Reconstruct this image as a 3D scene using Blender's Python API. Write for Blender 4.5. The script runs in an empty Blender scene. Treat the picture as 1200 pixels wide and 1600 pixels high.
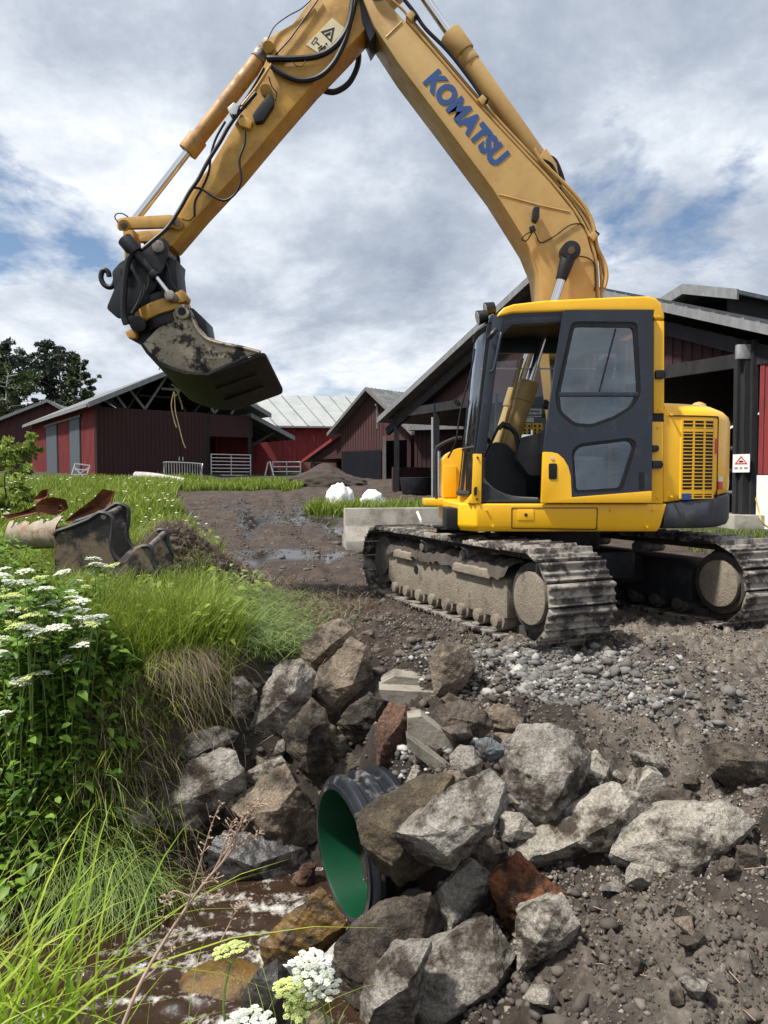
import bpy, bmesh, math, random
import numpy as np
from mathutils import Vector, Matrix, geometry

scene = bpy.context.scene
col = scene.collection
R = math.radians
rng = np.random.default_rng(7)
random.seed(7)

# ------------------------------------------------------------------ camera
F = 1110.0                                   # focal length in photo pixels (1200x1600)
CAMZ = 1.30
PITCH = math.atan(50 / F)                    # eye level sits 50 px above the middle
cam_d = bpy.data.cameras.new('camera')
cam = bpy.data.objects.new('camera', cam_d)
col.objects.link(cam)
cam.location = (0, 0, CAMZ)
cam.rotation_euler = (math.pi / 2 - PITCH, 0, 0)
cam_d.sensor_fit = 'VERTICAL'
cam_d.sensor_height = 36.0
cam_d.sensor_width = 27.0
cam_d.lens = 36.0 * F / 1600.0
cam_d.clip_start = 0.05
cam_d.clip_end = 3000
scene.camera = cam

# ------------------------------------------------------------------ sky and sun
SUN_DIR = Vector((-0.47, -0.20, 0.86)).normalized()      # towards the sun
world = bpy.data.worlds.new('World')
scene.world = world
world.use_nodes = True
nt = world.node_tree
nt.nodes.clear()


def wn(t, **k):
    n = nt.nodes.new(t)
    for a, b in k.items():
        setattr(n, a, b)
    return n


out = wn('ShaderNodeOutputWorld')
bg = wn('ShaderNodeBackground')
bg.inputs['Strength'].default_value = 0.086
sky = wn('ShaderNodeTexSky')
sky.sky_type = 'NISHITA'
sky.sun_disc = False
sky.sun_elevation = math.asin(SUN_DIR.z)
sky.sun_rotation = math.atan2(SUN_DIR.x, SUN_DIR.y)
sky.altitude = 100
sky.air_density = 1.0
sky.dust_density = 0.6
sky.ozone_density = 1.5
tc = wn('ShaderNodeTexCoord')
sep = wn('ShaderNodeSeparateXYZ')
nt.links.new(tc.outputs['Generated'], sep.inputs[0])


def wmath(op, a, b=None, clamp=False):
    n = wn('ShaderNodeMath', operation=op, use_clamp=clamp)
    for i, v in enumerate((a, b)):
        if v is None:
            continue
        if isinstance(v, (int, float)):
            n.inputs[i].default_value = v
        else:
            nt.links.new(v, n.inputs[i])
    return n.outputs[0]


zz = wmath('ADD', wmath('MAXIMUM', sep.outputs["Z"], 0.0), 0.34)
cu = wmath('DIVIDE', sep.outputs['X'], zz)
cv = wmath('DIVIDE', sep.outputs['Y'], zz)
comb = wn('ShaderNodeCombineXYZ')
nt.links.new(cu, comb.inputs[0])
nt.links.new(cv, comb.inputs[1])
comb.inputs[2].default_value = 3.7


def wnoise(scale, detail, rough, dist=0.0, off=(0, 0, 0)):
    mp = wn('ShaderNodeMapping')
    mp.inputs['Location'].default_value = off
    nt.links.new(comb.outputs[0], mp.inputs[0])
    n = wn('ShaderNodeTexNoise')
    n.inputs['Scale'].default_value = scale
    n.inputs['Detail'].default_value = detail
    n.inputs['Roughness'].default_value = rough
    n.inputs['Distortion'].default_value = dist
    nt.links.new(mp.outputs[0], n.inputs['Vector'])
    return n.outputs['Fac']


def wramp(fac, pts):
    r = wn('ShaderNodeValToRGB')
    while len(r.color_ramp.elements) < len(pts):
        r.color_ramp.elements.new(0.5)
    for e, (p, c) in zip(r.color_ramp.elements, pts):
        e.position = p
        e.color = (*c, 1)
    nt.links.new(fac, r.inputs[0])
    return r.outputs[0]


n_cover = wnoise(2.1, 9, 0.60, 0.15, (14.2, 9.3, 0))
n_shade = wnoise(1.25, 8, 0.60, 0.3, (29.24, 13.79, 0))
n_fine = wnoise(5.5, 8, 0.64, 0.2, (14.8, 17.5, 0))
shade = wmath('ADD', wmath('MULTIPLY', n_shade, 0.74), wmath('MULTIPLY', n_fine, 0.26))
cloud = wramp(shade, [(0.33, (2.8, 3.3, 4.15)), (0.43, (4.3, 4.8, 5.6)), (0.51, (6.5, 6.95, 7.6)),
                      (0.61, (9.8, 9.9, 10.1))])
mask = wramp(n_cover, [(0.325, (0, 0, 0)), (0.41, (1, 1, 1))])
mix = wn('ShaderNodeMix', data_type='RGBA')
nt.links.new(mask, mix.inputs['Factor'])
nt.links.new(sky.outputs[0], mix.inputs['A'])
nt.links.new(cloud, mix.inputs['B'])
nt.links.new(mix.outputs['Result'], bg.inputs['Color'])
nt.links.new(bg.outputs[0], out.inputs[0])

sl = bpy.data.lights.new('sun', 'SUN')
sl.energy = 5.0
sl.angle = R(4.5)
sl.color = (1.0, 0.95, 0.87)
sun = bpy.data.objects.new('sun', sl)
col.objects.link(sun)
sun.rotation_euler = SUN_DIR.to_track_quat('Z', 'Y').to_euler()

vs = scene.view_settings
vs.view_transform = 'Standard'
vs.look = 'None'
vs.exposure = 0.55
vs.gamma = 1.0
vs.use_curve_mapping = False
try:
    scene.cycles.max_bounces = 8
    scene.cycles.transparent_max_bounces = 12
    scene.cycles.caustics_reflective = False
    scene.cycles.caustics_refractive = False
except Exception:
    pass


# ------------------------------------------------------------------ materials
def mat(name, c1, c2=None, scale=6.0, rough=0.6, metal=0.0, bump=0.0, bscale=40.0, dirt=None, damt=0.4,
        dscale=3.0, dsoft=0.12, spec=0.5, dirt2=None, damt2=0.2, dscale2=14.0, stretch=(1, 1, 1), updirt=None,
        upamt=0.5, detail=6, coat=0.0, grain=0.0, gscale=90.0, bdist=0.02):
    m = bpy.data.materials.new(name)
    m.use_nodes = True
    t = m.node_tree
    b = t.nodes['Principled BSDF']
    geo = t.nodes.new('ShaderNodeNewGeometry')
    mp = t.nodes.new('ShaderNodeMapping')
    mp.inputs['Scale'].default_value = stretch
    t.links.new(geo.outputs['Position'], mp.inputs[0])

    def noise(s, d=6, r=0.6):
        n = t.nodes.new('ShaderNodeTexNoise')
        n.inputs['Scale'].default_value = s
        n.inputs['Detail'].default_value = d
        n.inputs['Roughness'].default_value = r
        t.links.new(mp.outputs[0], n.inputs['Vector'])
        return n.outputs['Fac']

    def mixc(f, a, bb):
        n = t.nodes.new('ShaderNodeMix')
        n.data_type = 'RGBA'
        if isinstance(f, float):
            n.inputs['Factor'].default_value = f
        else:
            t.links.new(f, n.inputs['Factor'])
        for s, v in (('A', a), ('B', bb)):
            if isinstance(v, tuple):
                n.inputs[s].default_value = (*v, 1)
            else:
                t.links.new(v, n.inputs[s])
        return n.outputs['Result']

    def ramp(f, lo, hi):
        n = t.nodes.new('ShaderNodeMapRange')
        n.inputs['From Min'].default_value = lo
        n.inputs['From Max'].default_value = hi
        t.links.new(f, n.inputs['Value'])
        return n.outputs[0]

    c = c1
    if c2:
        c = mixc(ramp(noise(scale, detail), 0.34, 0.66), c1, c2)
    rf = None
    if dirt:
        f = ramp(noise(dscale, 9, 0.68), 0.5 + (0.5 - damt) * 0.5 - dsoft, 0.5 + (0.5 - damt) * 0.5 + dsoft)
        c = mixc(f, c, dirt)
        rf = f
    if dirt2:
        f = ramp(noise(dscale2, 8, 0.7), 0.5 + (0.5 - damt2) * 0.5 - .04, 0.5 + (0.5 - damt2) * 0.5 + .04)
        c = mixc(f, c, dirt2)
    if updirt:
        sx = t.nodes.new('ShaderNodeSeparateXYZ')
        t.links.new(geo.outputs['Normal'], sx.inputs[0])
        ad = t.nodes.new('ShaderNodeMath')
        ad.operation = 'ADD'
        t.links.new(sx.outputs['Z'], ad.inputs[0])
        t.links.new(noise(7, 8, .7), ad.inputs[1])
        f = ramp(ad.outputs[0], 1.35 - upamt, 1.5 - upamt)
        c = mixc(f, c, updirt)
    if grain:
        gn = t.nodes.new('ShaderNodeMapRange')
        gn.inputs['From Min'].default_value = .3
        gn.inputs['From Max'].default_value = .7
        gn.inputs['To Min'].default_value = 1 - grain
        gn.inputs['To Max'].default_value = 1 + grain
        t.links.new(noise(gscale, 6, .75), gn.inputs['Value'])
        gm_ = t.nodes.new('ShaderNodeMix')
        gm_.data_type = 'RGBA'
        gm_.blend_type = 'MULTIPLY'
        gm_.inputs['Factor'].default_value = 1.0
        if isinstance(c, tuple):
            gm_.inputs['A'].default_value = (*c, 1)
        else:
            t.links.new(c, gm_.inputs['A'])
        t.links.new(gn.outputs[0], gm_.inputs['B'])
        c = gm_.outputs['Result']
    if isinstance(c, tuple):
        b.inputs['Base Color'].default_value = (*c, 1)
    else:
        t.links.new(c, b.inputs['Base Color'])
    b.inputs['Roughness'].default_value = rough
    if rf is not None and rough < 0.6:
        mr = t.nodes.new('ShaderNodeMapRange')
        mr.inputs['To Min'].default_value = rough
        mr.inputs['To Max'].default_value = 0.85
        t.links.new(rf, mr.inputs['Value'])
        t.links.new(mr.outputs[0], b.inputs['Roughness'])
    b.inputs['Metallic'].default_value = metal
    b.inputs['Specular IOR Level'].default_value = spec
    b.inputs['Coat Weight'].default_value = coat
    if bump:
        bn = t.nodes.new('ShaderNodeBump')
        bn.inputs['Strength'].default_value = min(1.0, bump)
        bn.inputs['Distance'].default_value = bdist
        t.links.new(noise(bscale, 8, 0.68), bn.inputs['Height'])
        t.links.new(bn.outputs[0], b.inputs['Normal'])
    return m


def leaf_mat(name, ca, cb, trans=0.35, rough=0.5, base=None):
    """green blades: colour runs with the per-blade 'tint' attribute"""
    m = bpy.data.materials.new(name)
    m.use_nodes = True
    t = m.node_tree
    b = t.nodes['Principled BSDF']
    o = t.nodes['Material Output']
    at_ = t.nodes.new('ShaderNodeAttribute')
    at_.attribute_name = 'tint'
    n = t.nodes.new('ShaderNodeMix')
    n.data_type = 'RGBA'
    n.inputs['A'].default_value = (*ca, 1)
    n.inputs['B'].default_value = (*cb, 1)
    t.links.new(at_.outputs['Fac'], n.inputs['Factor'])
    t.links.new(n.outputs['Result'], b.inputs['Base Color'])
    b.inputs['Roughness'].default_value = rough
    b.inputs['Specular IOR Level'].default_value = 0.35
    tr = t.nodes.new('ShaderNodeBsdfTranslucent')
    t.links.new(n.outputs['Result'], tr.inputs[0])
    ms = t.nodes.new('ShaderNodeMixShader')
    ms.inputs[0].default_value = trans
    t.links.new(b.outputs[0], ms.inputs[1])
    t.links.new(tr.outputs[0], ms.inputs[2])
    t.links.new(ms.outputs[0], o.inputs[0])
    return m


def glass_mat(name, tint=(.75, .82, .80), refl=0.10, dirt=0.0):
    m = bpy.data.materials.new(name)
    m.use_nodes = True
    t = m.node_tree
    t.nodes.remove(t.nodes['Principled BSDF'])
    o = t.nodes['Material Output']
    tr = t.nodes.new('ShaderNodeBsdfTransparent')
    tr.inputs[0].default_value = (*tint, 1)
    gl = t.nodes.new('ShaderNodeBsdfGlossy')
    gl.inputs['Roughness'].default_value = 0.015
    gl.inputs['Color'].default_value = (.78, .90, 1.0, 1)  # blue put into the reflection colour, standing in for clear sky
    fr = t.nodes.new('ShaderNodeLayerWeight')
    fr.inputs['Blend'].default_value = 0.25
    ad = t.nodes.new('ShaderNodeMath')
    ad.operation = 'ADD'
    ad.use_clamp = True
    ad.inputs[1].default_value = refl
    t.links.new(fr.outputs['Fresnel'], ad.inputs[0])
    ms = t.nodes.new('ShaderNodeMixShader')
    t.links.new(ad.outputs[0], ms.inputs[0])
    t.links.new(tr.outputs[0], ms.inputs[1])
    t.links.new(gl.outputs[0], ms.inputs[2])
    last = ms
    if dirt > 0:
        df = t.nodes.new('ShaderNodeBsdfDiffuse')
        df.inputs[0].default_value = (.45, .42, .36, 1)
        nz = t.nodes.new('ShaderNodeTexNoise')
        nz.inputs['Scale'].default_value = 6
        nz.inputs['Detail'].default_value = 7
        g = t.nodes.new('ShaderNodeNewGeometry')
        t.links.new(g.outputs['Position'], nz.inputs['Vector'])
        mr = t.nodes.new('ShaderNodeMapRange')
        mr.inputs['From Min'].default_value = .4
        mr.inputs['From Max'].default_value = .75
        mr.inputs['To Min'].default_value = dirt * .4
        mr.inputs['To Max'].default_value = dirt
        t.links.new(nz.outputs['Fac'], mr.inputs['Value'])
        m2 = t.nodes.new('ShaderNodeMixShader')
        t.links.new(mr.outputs[0], m2.inputs[0])
        t.links.new(ms.outputs[0], m2.inputs[1])
        t.links.new(df.outputs[0], m2.inputs[2])
        last = m2
    t.links.new(last.outputs[0], o.inputs[0])
    return m


MUD = (.055, .044, .036)
DRYMUD = (.23, .195, .155)
YEL = mat('machine_yellow', (.82, .45, .010), (.76, .40, .010), 3, rough=.30, dirt=(.42, .25, .06), damt=.10,
          dscale=5, dsoft=.08, dirt2=(.2, .12, .04), damt2=-.24, dscale2=24, spec=.5)
YELOLD = mat('boom_yellow', (.45, .295, .100), (.40, .25, .076), 2.2, rough=.5, dirt=(.36, .21, .075), damt=.38,
             dscale=3.5, dsoft=.14, dirt2=(.13, .065, .025), damt2=-.16, dscale2=26)
YELARM = mat('arm_yellow', (.54, .30, .032), (.45, .245, .036), 2.5, rough=.45, dirt=(.30, .17, .06), damt=.42,
             dscale=4, dsoft=.14, dirt2=(.09, .05, .025), damt2=-.08, dscale2=22)
DARKG = mat('cab_grey', (.024, .030, .044), (.020, .025, .036), 4, rough=.45, spec=.3, dirt=(.07, .07, .075), damt=.12, dscale=9)
CWG = mat('counterweight_grey', (.045, .050, .062), (.035, .04, .05), 5, rough=.5, spec=.3, dirt=(.12, .11, .10), damt=.22, dscale=6)
BLACK = mat('black_rubber', (.008, .008, .010), (.013, .013, .015), 20, rough=.5, spec=.25)
BLKMET = mat('black_metal', (.008, .010, .014), (.014, .015, .019), 7, rough=.45, spec=.28, dirt=(.07, .058, .045), damt=.14, dscale=8)
INTER = mat('interior_plastic', (.014, .016, .020), (.024, .025, .028), 10, rough=.6, spec=.3)
SEATF = mat('seat_fabric', (.05, .052, .055), (.09, .09, .095), 60, rough=.9)
CHROME = mat('rod_chrome', (.62, .62, .64), rough=.14, metal=1.0)
STEEL = mat('worn_steel', (.30, .28, .26), (.16, .145, .13), 14, rough=.5, metal=.4, dirt=MUD, damt=.45, dscale=9)
TRACK = mat('track_steel', (.27, .245, .215), (.17, .15, .13), 16, rough=.6, metal=.1, dirt=(.024, .020, .018), damt=.50,
            dscale=7, dsoft=.05, bump=.5, bscale=30)
TRACKIN = mat('track_chain_mud', (.03, .026, .022), (.055, .046, .038), 12, rough=.85, bump=.8, bscale=25)
FRAMEMUD = mat('frame_dried_mud', (.235, .20, .155), (.17, .142, .108), 5, rough=.9, dirt=(.045, .038, .031), damt=.24,
               dscale=6, dsoft=.07, dirt2=(.10, .085, .067), damt2=-.02, dscale2=13, bump=.8, bscale=40)
UNDER = mat('undercarriage_dark', (.010, .012, .016), (.02, .02, .022), 6, rough=.6, spec=.25, dirt=(.07, .06, .05), damt=.2, dscale=5)
BLUE = mat('lettering_blue', (.012, .055, .20), (.016, .065, .22), 9, rough=.4, dirt=(.35, .24, .10), damt=-.15, dscale=16)
WHITE = mat('white_paint', (.72, .72, .70), (.62, .61, .58), 12, rough=.5)
STICK = mat('sticker_cream', (.62, .55, .36), (.55, .48, .30), 10, rough=.5)
REDP = mat('red_paint', (.50, .03, .025), rough=.4)
LAMPGL = mat('lamp_glass', (.30, .30, .29), rough=.12)
GLASS = glass_mat('cab_glass', (.72, .79, .79), .03, .05)
GLASSD = glass_mat('door_glass', (.55, .63, .69), .11, .02)
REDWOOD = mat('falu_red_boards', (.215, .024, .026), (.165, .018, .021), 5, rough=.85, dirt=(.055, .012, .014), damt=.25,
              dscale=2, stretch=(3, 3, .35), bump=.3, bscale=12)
REDDARK = mat('weathered_red_boards', (.070, .020, .022), (.050, .016, .018), 4, rough=.9, dirt=(.030, .018, .018), damt=.35,
              dscale=1.5, stretch=(3, 3, .3), bump=.3, bscale=12)
REDBLK = mat('dark_and_shaded_red_boards', (.040, .011, .012), (.026, .009, .010), 4, rough=.9, stretch=(3, 3, .3), bump=.3,
             bscale=12)  # dark red boards; on barn A's gable this colour carries its shade
DOORBLU = mat('slate_door', (.050, .066, .085), (.038, .05, .066), 4, rough=.7, stretch=(3, 3, .3))
DARKDOOR = mat('black_door', (.005, .006, .010), (.010, .011, .015), 4, rough=.7, spec=.15, stretch=(3, 3, .3))
ROOFM = mat('metal_roof', (.33, .355, .36), (.25, .27, .27), 1.2, rough=.4, metal=.15, dirt=(.30, .30, .28), damt=.35,
            dscale=.8, dsoft=.2)
ROOFG = mat('grey_roof', (.12, .125, .13), (.085, .09, .095), 3, rough=.6, dirt=(.22, .22, .21), damt=.3, dscale=2)
FASCIA = mat('grey_fascia', (.20, .21, .22), (.14, .145, .15), 6, rough=.7, stretch=(1, 1, .4), dirt=(.15, .15, .15), damt=.3)
BEAM = mat('dark_timber', (.016, .016, .019), (.030, .029, .031), 6, rough=.85, spec=.2, stretch=(1, 1, .25))
GREYWOOD = mat('grey_timber', (.16, .155, .15), (.11, .105, .10), 8, rough=.85, stretch=(1, 1, .3))
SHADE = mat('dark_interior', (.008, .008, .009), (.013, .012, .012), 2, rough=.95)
GALV = mat('galvanised', (.50, .51, .52), (.40, .41, .42), 12, rough=.35, metal=.6)
CONC = mat('concrete', (.34, .32, .28), (.26, .245, .215), 4, rough=.9, dirt=(.13, .115, .095), damt=.35, dscale=3,
           bump=.35, bscale=30)
BAG = mat('white_plastic', (.74, .75, .77), (.66, .67, .69), 6, rough=.45, bump=.5, bscale=9)
RUST = mat('rust', (.17, .060, .022), (.10, .036, .016), 8, rough=.9, dirt=(.30, .12, .035), damt=.22, dscale=6, bump=.5,
           bscale=30)
TANKW = mat('flaking_white', (.30, .265, .205), (.23, .195, .15), 6, rough=.75, dirt=(.20, .085, .035), damt=.46, dscale=5,
            dsoft=.06, dirt2=(.05, .03, .02), damt2=-.2, dscale2=9)
OLDBUCK = mat('old_bucket', (.022, .021, .021), (.012, .012, .013), 6, rough=.55, spec=.3, dirt=(.13, .10, .068), damt=.42, dscale=3.0,
              dsoft=.05, dirt2=(.10, .04, .018), damt2=-.12, dscale2=7, bump=.3, bscale=30)
OLDEDGE = mat('old_bucket_black', (.014, .015, .018), (.022, .022, .025), 5, rough=.5, dirt=(.08, .07, .06), damt=.15, dscale=7)
BUCKMAT = mat('bucket_muddy', (.36, .31, .24), (.26, .22, .17), 6, rough=.8, dirt=(.014, .013, .013), damt=.47, dscale=3.6,
              dsoft=.03, bump=.4, bscale=30)
BUCKDARK = mat('bucket_dark', (.011, .011, .011), (.018, .017, .016), 7, rough=.6, spec=.25, dirt=(.05, .043, .036), damt=.2, dscale=8,
               bump=.5, bscale=20)
PIPEBLK = mat('pipe_black', (.010, .012, .017), (.016, .018, .023), 10, rough=.36, spec=.35, dirt=(.12, .11, .10), damt=.28, dscale=9,
              dsoft=.05)
PIPEGRN = mat('pipe_green', (.002, .045, .019), (.0015, .034, .014), 3, rough=.42, spec=.3, dirt=(.02, .05, .02), damt=.1, dscale=4)
BARK = mat('bark', (.075, .05, .035), (.11, .065, .045), 8, rough=.9)
BIRCHLOG = mat('pale_log', (.42, .41, .38), (.30, .29, .27), 4, rough=.8, dirt=(.12, .11, .10), damt=.25, dscale=5)
HEAP = mat('dark_compost', (.030, .023, .019), (.048, .036, .028), 5, rough=.95, bump=.8, bscale=6)
BRICK = mat('brick', (.20, .07, .055), (.15, .05, .045), 30, rough=.9)
EARTH = mat('clod_earth', (.035, .029, .024), (.070, .058, .047), 9, rough=.95, bump=.7, bscale=60)

# rocks
_rk = dict(rough=.9, bump=1.0, bscale=34, spec=.25, grain=.55, gscale=70, bdist=.035)
ROCK = {
    'grey': mat('rock_grey', (.34, .315, .28), (.215, .195, .168), 7, dirt=(.055, .043, .034), damt=.47, dscale=4.5, dsoft=.06,
                dirt2=(.37, .35, .32), damt2=-.04, dscale2=13, **_rk),
    'pale': mat('rock_pale', (.40, .37, .32), (.28, .255, .215), 7, dirt=(.062, .049, .038), damt=.44, dscale=5, dsoft=.05,
                dirt2=(.40, .38, .34), damt2=-.05, dscale2=11, **_rk),
    'brown': mat('rock_brown', (.26, .21, .158), (.165, .132, .10), 6, dirt=(.045, .036, .028), damt=.38, dscale=4.5,
                 dsoft=.08, dirt2=(.23, .20, .16), damt2=-.06, dscale2=10, **_rk),
    'mud': mat('rock_muddy', (.14, .115, .09), (.085, .068, .055), 6, dirt=(.026, .022, .019), damt=.46, dscale=5, dsoft=.08,
               dirt2=(.25, .225, .195), damt2=-.14, dscale2=8, **_rk),
    'moss': mat('rock_mossy', (.13, .105, .068), (.082, .066, .045), 6, dirt=(.038, .031, .024), damt=.40, dscale=5, dsoft=.08,
                dirt2=(.15, .16, .028), damt2=.0, dscale2=5, **_rk),
    'orange': mat('rock_orange', (.22, .085, .035), (.13, .055, .028), 6, dirt=(.05, .027, .018), damt=.48, dscale=7, dsoft=.05,
                  dirt2=(.40, .20, .09), damt2=-.1, dscale2=9, **_rk),
    'ochre': mat('rock_wet_ochre', (.15, .085, .02), (.075, .045, .014), 9, dirt=(.025, .018, .010), damt=.42, dscale=9,
                 dsoft=.06, dirt2=(.34, .22, .05), damt2=-.05, dscale2=18, rough=.18, bump=.7, bscale=30),
    'wet': mat('rock_wet_black', (.028, .027, .028), (.05, .047, .045), 8, rough=.25, bump=.7, bscale=16),
    'blue': mat('rock_bluish', (.20, .225, .24), (.14, .155, .165), 6, dirt=(.06, .05, .042), damt=.25, dscale=6, dsoft=.06,
                **_rk),
    'red': mat('rock_red', (.15, .085, .058), (.10, .058, .042), 6, dirt=(.05, .03, .025), damt=.3, dscale=6, **_rk),
    'conc': mat('slab_concrete', (.24, .22, .18), (.18, .16, .13), 5, dirt=(.06, .05, .04), damt=.28, dscale=5, rough=.9,
                bump=.4, bscale=40),
}

GRASS = leaf_mat('grass_green', (.065, .125, .012), (.33, .40, .055), .4)
GRASSPALE = leaf_mat('grass_pale', (.10, .17, .035), (.30, .36, .13), .35)
GRASSNEAR = leaf_mat('grass_near', (.15, .27, .015), (.42, .50, .06), .45)
STRAW = leaf_mat('straw', (.13, .095, .06), (.36, .29, .19), .2)
HERB = leaf_mat('herb_leaf', (.040, .10, .014), (.20, .33, .045), .38)
BROAD = leaf_mat('broad_leaf', (.16, .31, .015), (.26, .42, .03), .4)
BUSHL = leaf_mat('bush_leaf', (.09, .15, .02), (.28, .36, .07), .35)
NEEDLE = leaf_mat('pine_needles', (.020, .034, .026), (.060, .078, .050), .15)
BIRCHL = leaf_mat('birch_leaf', (.025, .04, .014), (.06, .085, .025), .2)
PETAL = mat('petal_white', (.74, .75, .70), (.60, .64, .48), 40, rough=.7)
PETALY = mat('petal_greenish', (.60, .64, .26), (.46, .56, .16), 40, rough=.7)
DRYST = mat('dry_stalk', (.36, .26, .19), (.26, .18, .13), 20, rough=.8)


# ------------------------------------------------------------------ helpers
def at(px, py, d):
    """world point at depth y = d behind a photo pixel"""
    u, v = (px - 600) / F, (800 - py) / F
    dx, dy, dz = u, math.cos(PITCH) + v * math.sin(PITCH), v * math.cos(PITCH) - math.sin(PITCH)
    k = d / dy
    return Vector((dx * k, d, CAMZ + dz * k))


def XZ(pts, d):
    return [(at(x, y, d).x, at(x, y, d).z) for x, y in pts]


WORLD = {}


def link(name, me, parent=None, loc=None, rotm=None):
    o = bpy.data.objects.new(name, me)
    col.objects.link(o)
    mw = Matrix.Identity(4)
    if rotm is not None:
        mw = rotm.copy()
    elif loc is not None:
        mw = Matrix.Translation(Vector(loc))
    if parent is not None:
        o.parent = parent
        o.matrix_parent_inverse = WORLD[parent.name].inverted()
    o.matrix_basis = mw
    WORLD[o.name] = mw
    return o


def tag(o, label, cat, group=None, kind=None):
    o['label'] = label
    if cat:
        o['category'] = cat
    if group:
        o['group'] = group
    if kind:
        o['kind'] = kind
    return o


def thing(name, label, cat, loc, group=None):
    return tag(link(name, None, None, loc), label, cat, group)


def struct(o):
    o['kind'] = 'structure'
    return o


class G:
    """collects geometry for ONE mesh"""

    def __init__(self):
        self.v, self.f = [], []

    def add(self, vs_, fs):
        n = len(self.v)
        self.v.extend([tuple(p) for p in vs_])
        self.f.extend([tuple(i + n for i in f) for f in fs])
        return self

    def box(self, c, s, m=None):
        hx, hy, hz = s[0] / 2, s[1] / 2, s[2] / 2
        pts = [Vector((x, y, z)) for x in (-hx, hx) for y in (-hy, hy) for z in (-hz, hz)]
        if m is not None:
            pts = [m @ p for p in pts]
        c = Vector(c)
        return self.add([p + c for p in pts],
                        [(0, 1, 3, 2), (4, 6, 7, 5), (0, 4, 5, 1), (2, 3, 7, 6), (0, 2, 6, 4), (1, 5, 7, 3)])

    def bar(self, a, b, w, h=None):
        """rectangular bar between two points"""
        a, b = Vector(a), Vector(b)
        h = h or w
        d = (b - a)
        L = d.length
        d.normalize()
        up = Vector((0, 0, 1)) if abs(d.z) < .95 else Vector((0, 1, 0))
        s = d.cross(up).normalized()
        u = s.cross(d)
        m = Matrix((d, s, u)).transposed()
        return self.box((a + b) / 2, (L, w, h), m)

    def cyl(self, a, b, r0, r1=None, n=20, caps=True):
        r1 = r0 if r1 is None else r1
        a, b = Vector(a), Vector(b)
        d = (b - a).normalized()
        up = Vector((0, 0, 1)) if abs(d.z) < .9 else Vector((1, 0, 0))
        s = d.cross(up).normalized()
        u = s.cross(d)
        vs_ = []
        for p, r in ((a, r0), (b, r1)):
            for i in range(n):
                an = 2 * math.pi * i / n
                vs_.append(p + s * (r * math.cos(an)) + u * (r * math.sin(an)))
        fs = [(i, (i + 1) % n, n + (i + 1) % n, n + i) for i in range(n)]
        if caps:
            fs += [tuple(range(n - 1, -1, -1)), tuple(range(n, 2 * n))]
        return self.add(vs_, fs)

    def tube(self, pts, r, n=8, smooth=4, taper=None):
        pts = [Vector(p) for p in pts]
        if smooth > 1 and len(pts) > 2:
            q = [pts[0]] + pts + [pts[-1]]
            o = []
            for i in range(1, len(q) - 2):
                for k in range(smooth):
                    t = k / smooth
                    p0, p1, p2, p3 = q[i - 1], q[i], q[i + 1], q[i + 2]
                    o.append(.5 * ((2 * p1) + (p2 - p0) * t + (2 * p0 - 5 * p1 + 4 * p2 - p3) * t * t +
                                   (3 * p1 - p0 - 3 * p2 + p3) * t ** 3))
            o.append(pts[-1])
            pts = o
        vs_, fs = [], []
        prev = None
        m = len(pts)
        for i, p in enumerate(pts):
            d = (pts[min(i + 1, m - 1)] - pts[max(i - 1, 0)]).normalized()
            if prev is None:
                up = Vector((0, 0, 1)) if abs(d.z) < .9 else Vector((1, 0, 0))
                s = d.cross(up).normalized()
            else:
                s = (prev - d * prev.dot(d)).normalized()
            prev = s
            u = s.cross(d)
            rr = r if taper is None else r * (1 + (taper - 1) * i / (m - 1))
            for k in range(n):
                an = 2 * math.pi * k / n
                vs_.append(p + s * (rr * math.cos(an)) + u * (rr * math.sin(an)))
        for i in range(m - 1):
            for k in range(n):
                fs.append((i * n + k, i * n + (k + 1) % n, (i + 1) * n + (k + 1) % n, (i + 1) * n + k))
        fs += [tuple(range(n - 1, -1, -1)), tuple(range((m - 1) * n, m * n))]
        return self.add(vs_, fs)

    def prism(self, xz, y0, y1, holes=()):
        """polygon in the x-z plane (with holes) pushed from y0 to y1"""
        loops = [list(xz)] + [list(h) for h in holes]
        flat = [p for l in loops for p in l]
        n = len(flat)
        if holes:
            tris = geometry.tessellate_polygon([[Vector((x, z, 0)) for x, z in l] for l in loops])
            fr = [tuple(t_) for t_ in tris]
        else:
            fr = [tuple(range(n))]
        vs_ = [(x, y0, z) for x, z in flat] + [(x, y1, z) for x, z in flat]
        fs = list(fr) + [tuple(i + n for i in reversed(f)) for f in fr]
        b = 0
        for l in loops:
            k = len(l)
            for i in range(k):
                j = (i + 1) % k
                fs.append((b + i, b + j, n + b + j, n + b + i))
            b += k
        return self.add(vs_, fs)

    def plan(self, xy, z0, z1):
        n = len(xy)
        vs_ = [(x, y, z0) for x, y in xy] + [(x, y, z1) for x, y in xy]
        fs = [tuple(range(n)), tuple(range(2 * n - 1, n - 1, -1))]
        fs += [(i, (i + 1) % n, n + (i + 1) % n, n + i) for i in range(n)]
        return self.add(vs_, fs)

    def sheet(self, quad):
        n = len(quad)
        return self.add(quad, [tuple(range(n))])

    def build(self, name, m, parent=None, bevel=0.0, seg=2, smooth=False, angle=40, loc=None, rotm=None):
        me = self.mesh(name, m, bevel, seg, smooth, angle)
        return link(name, me, parent, loc, rotm)

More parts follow.
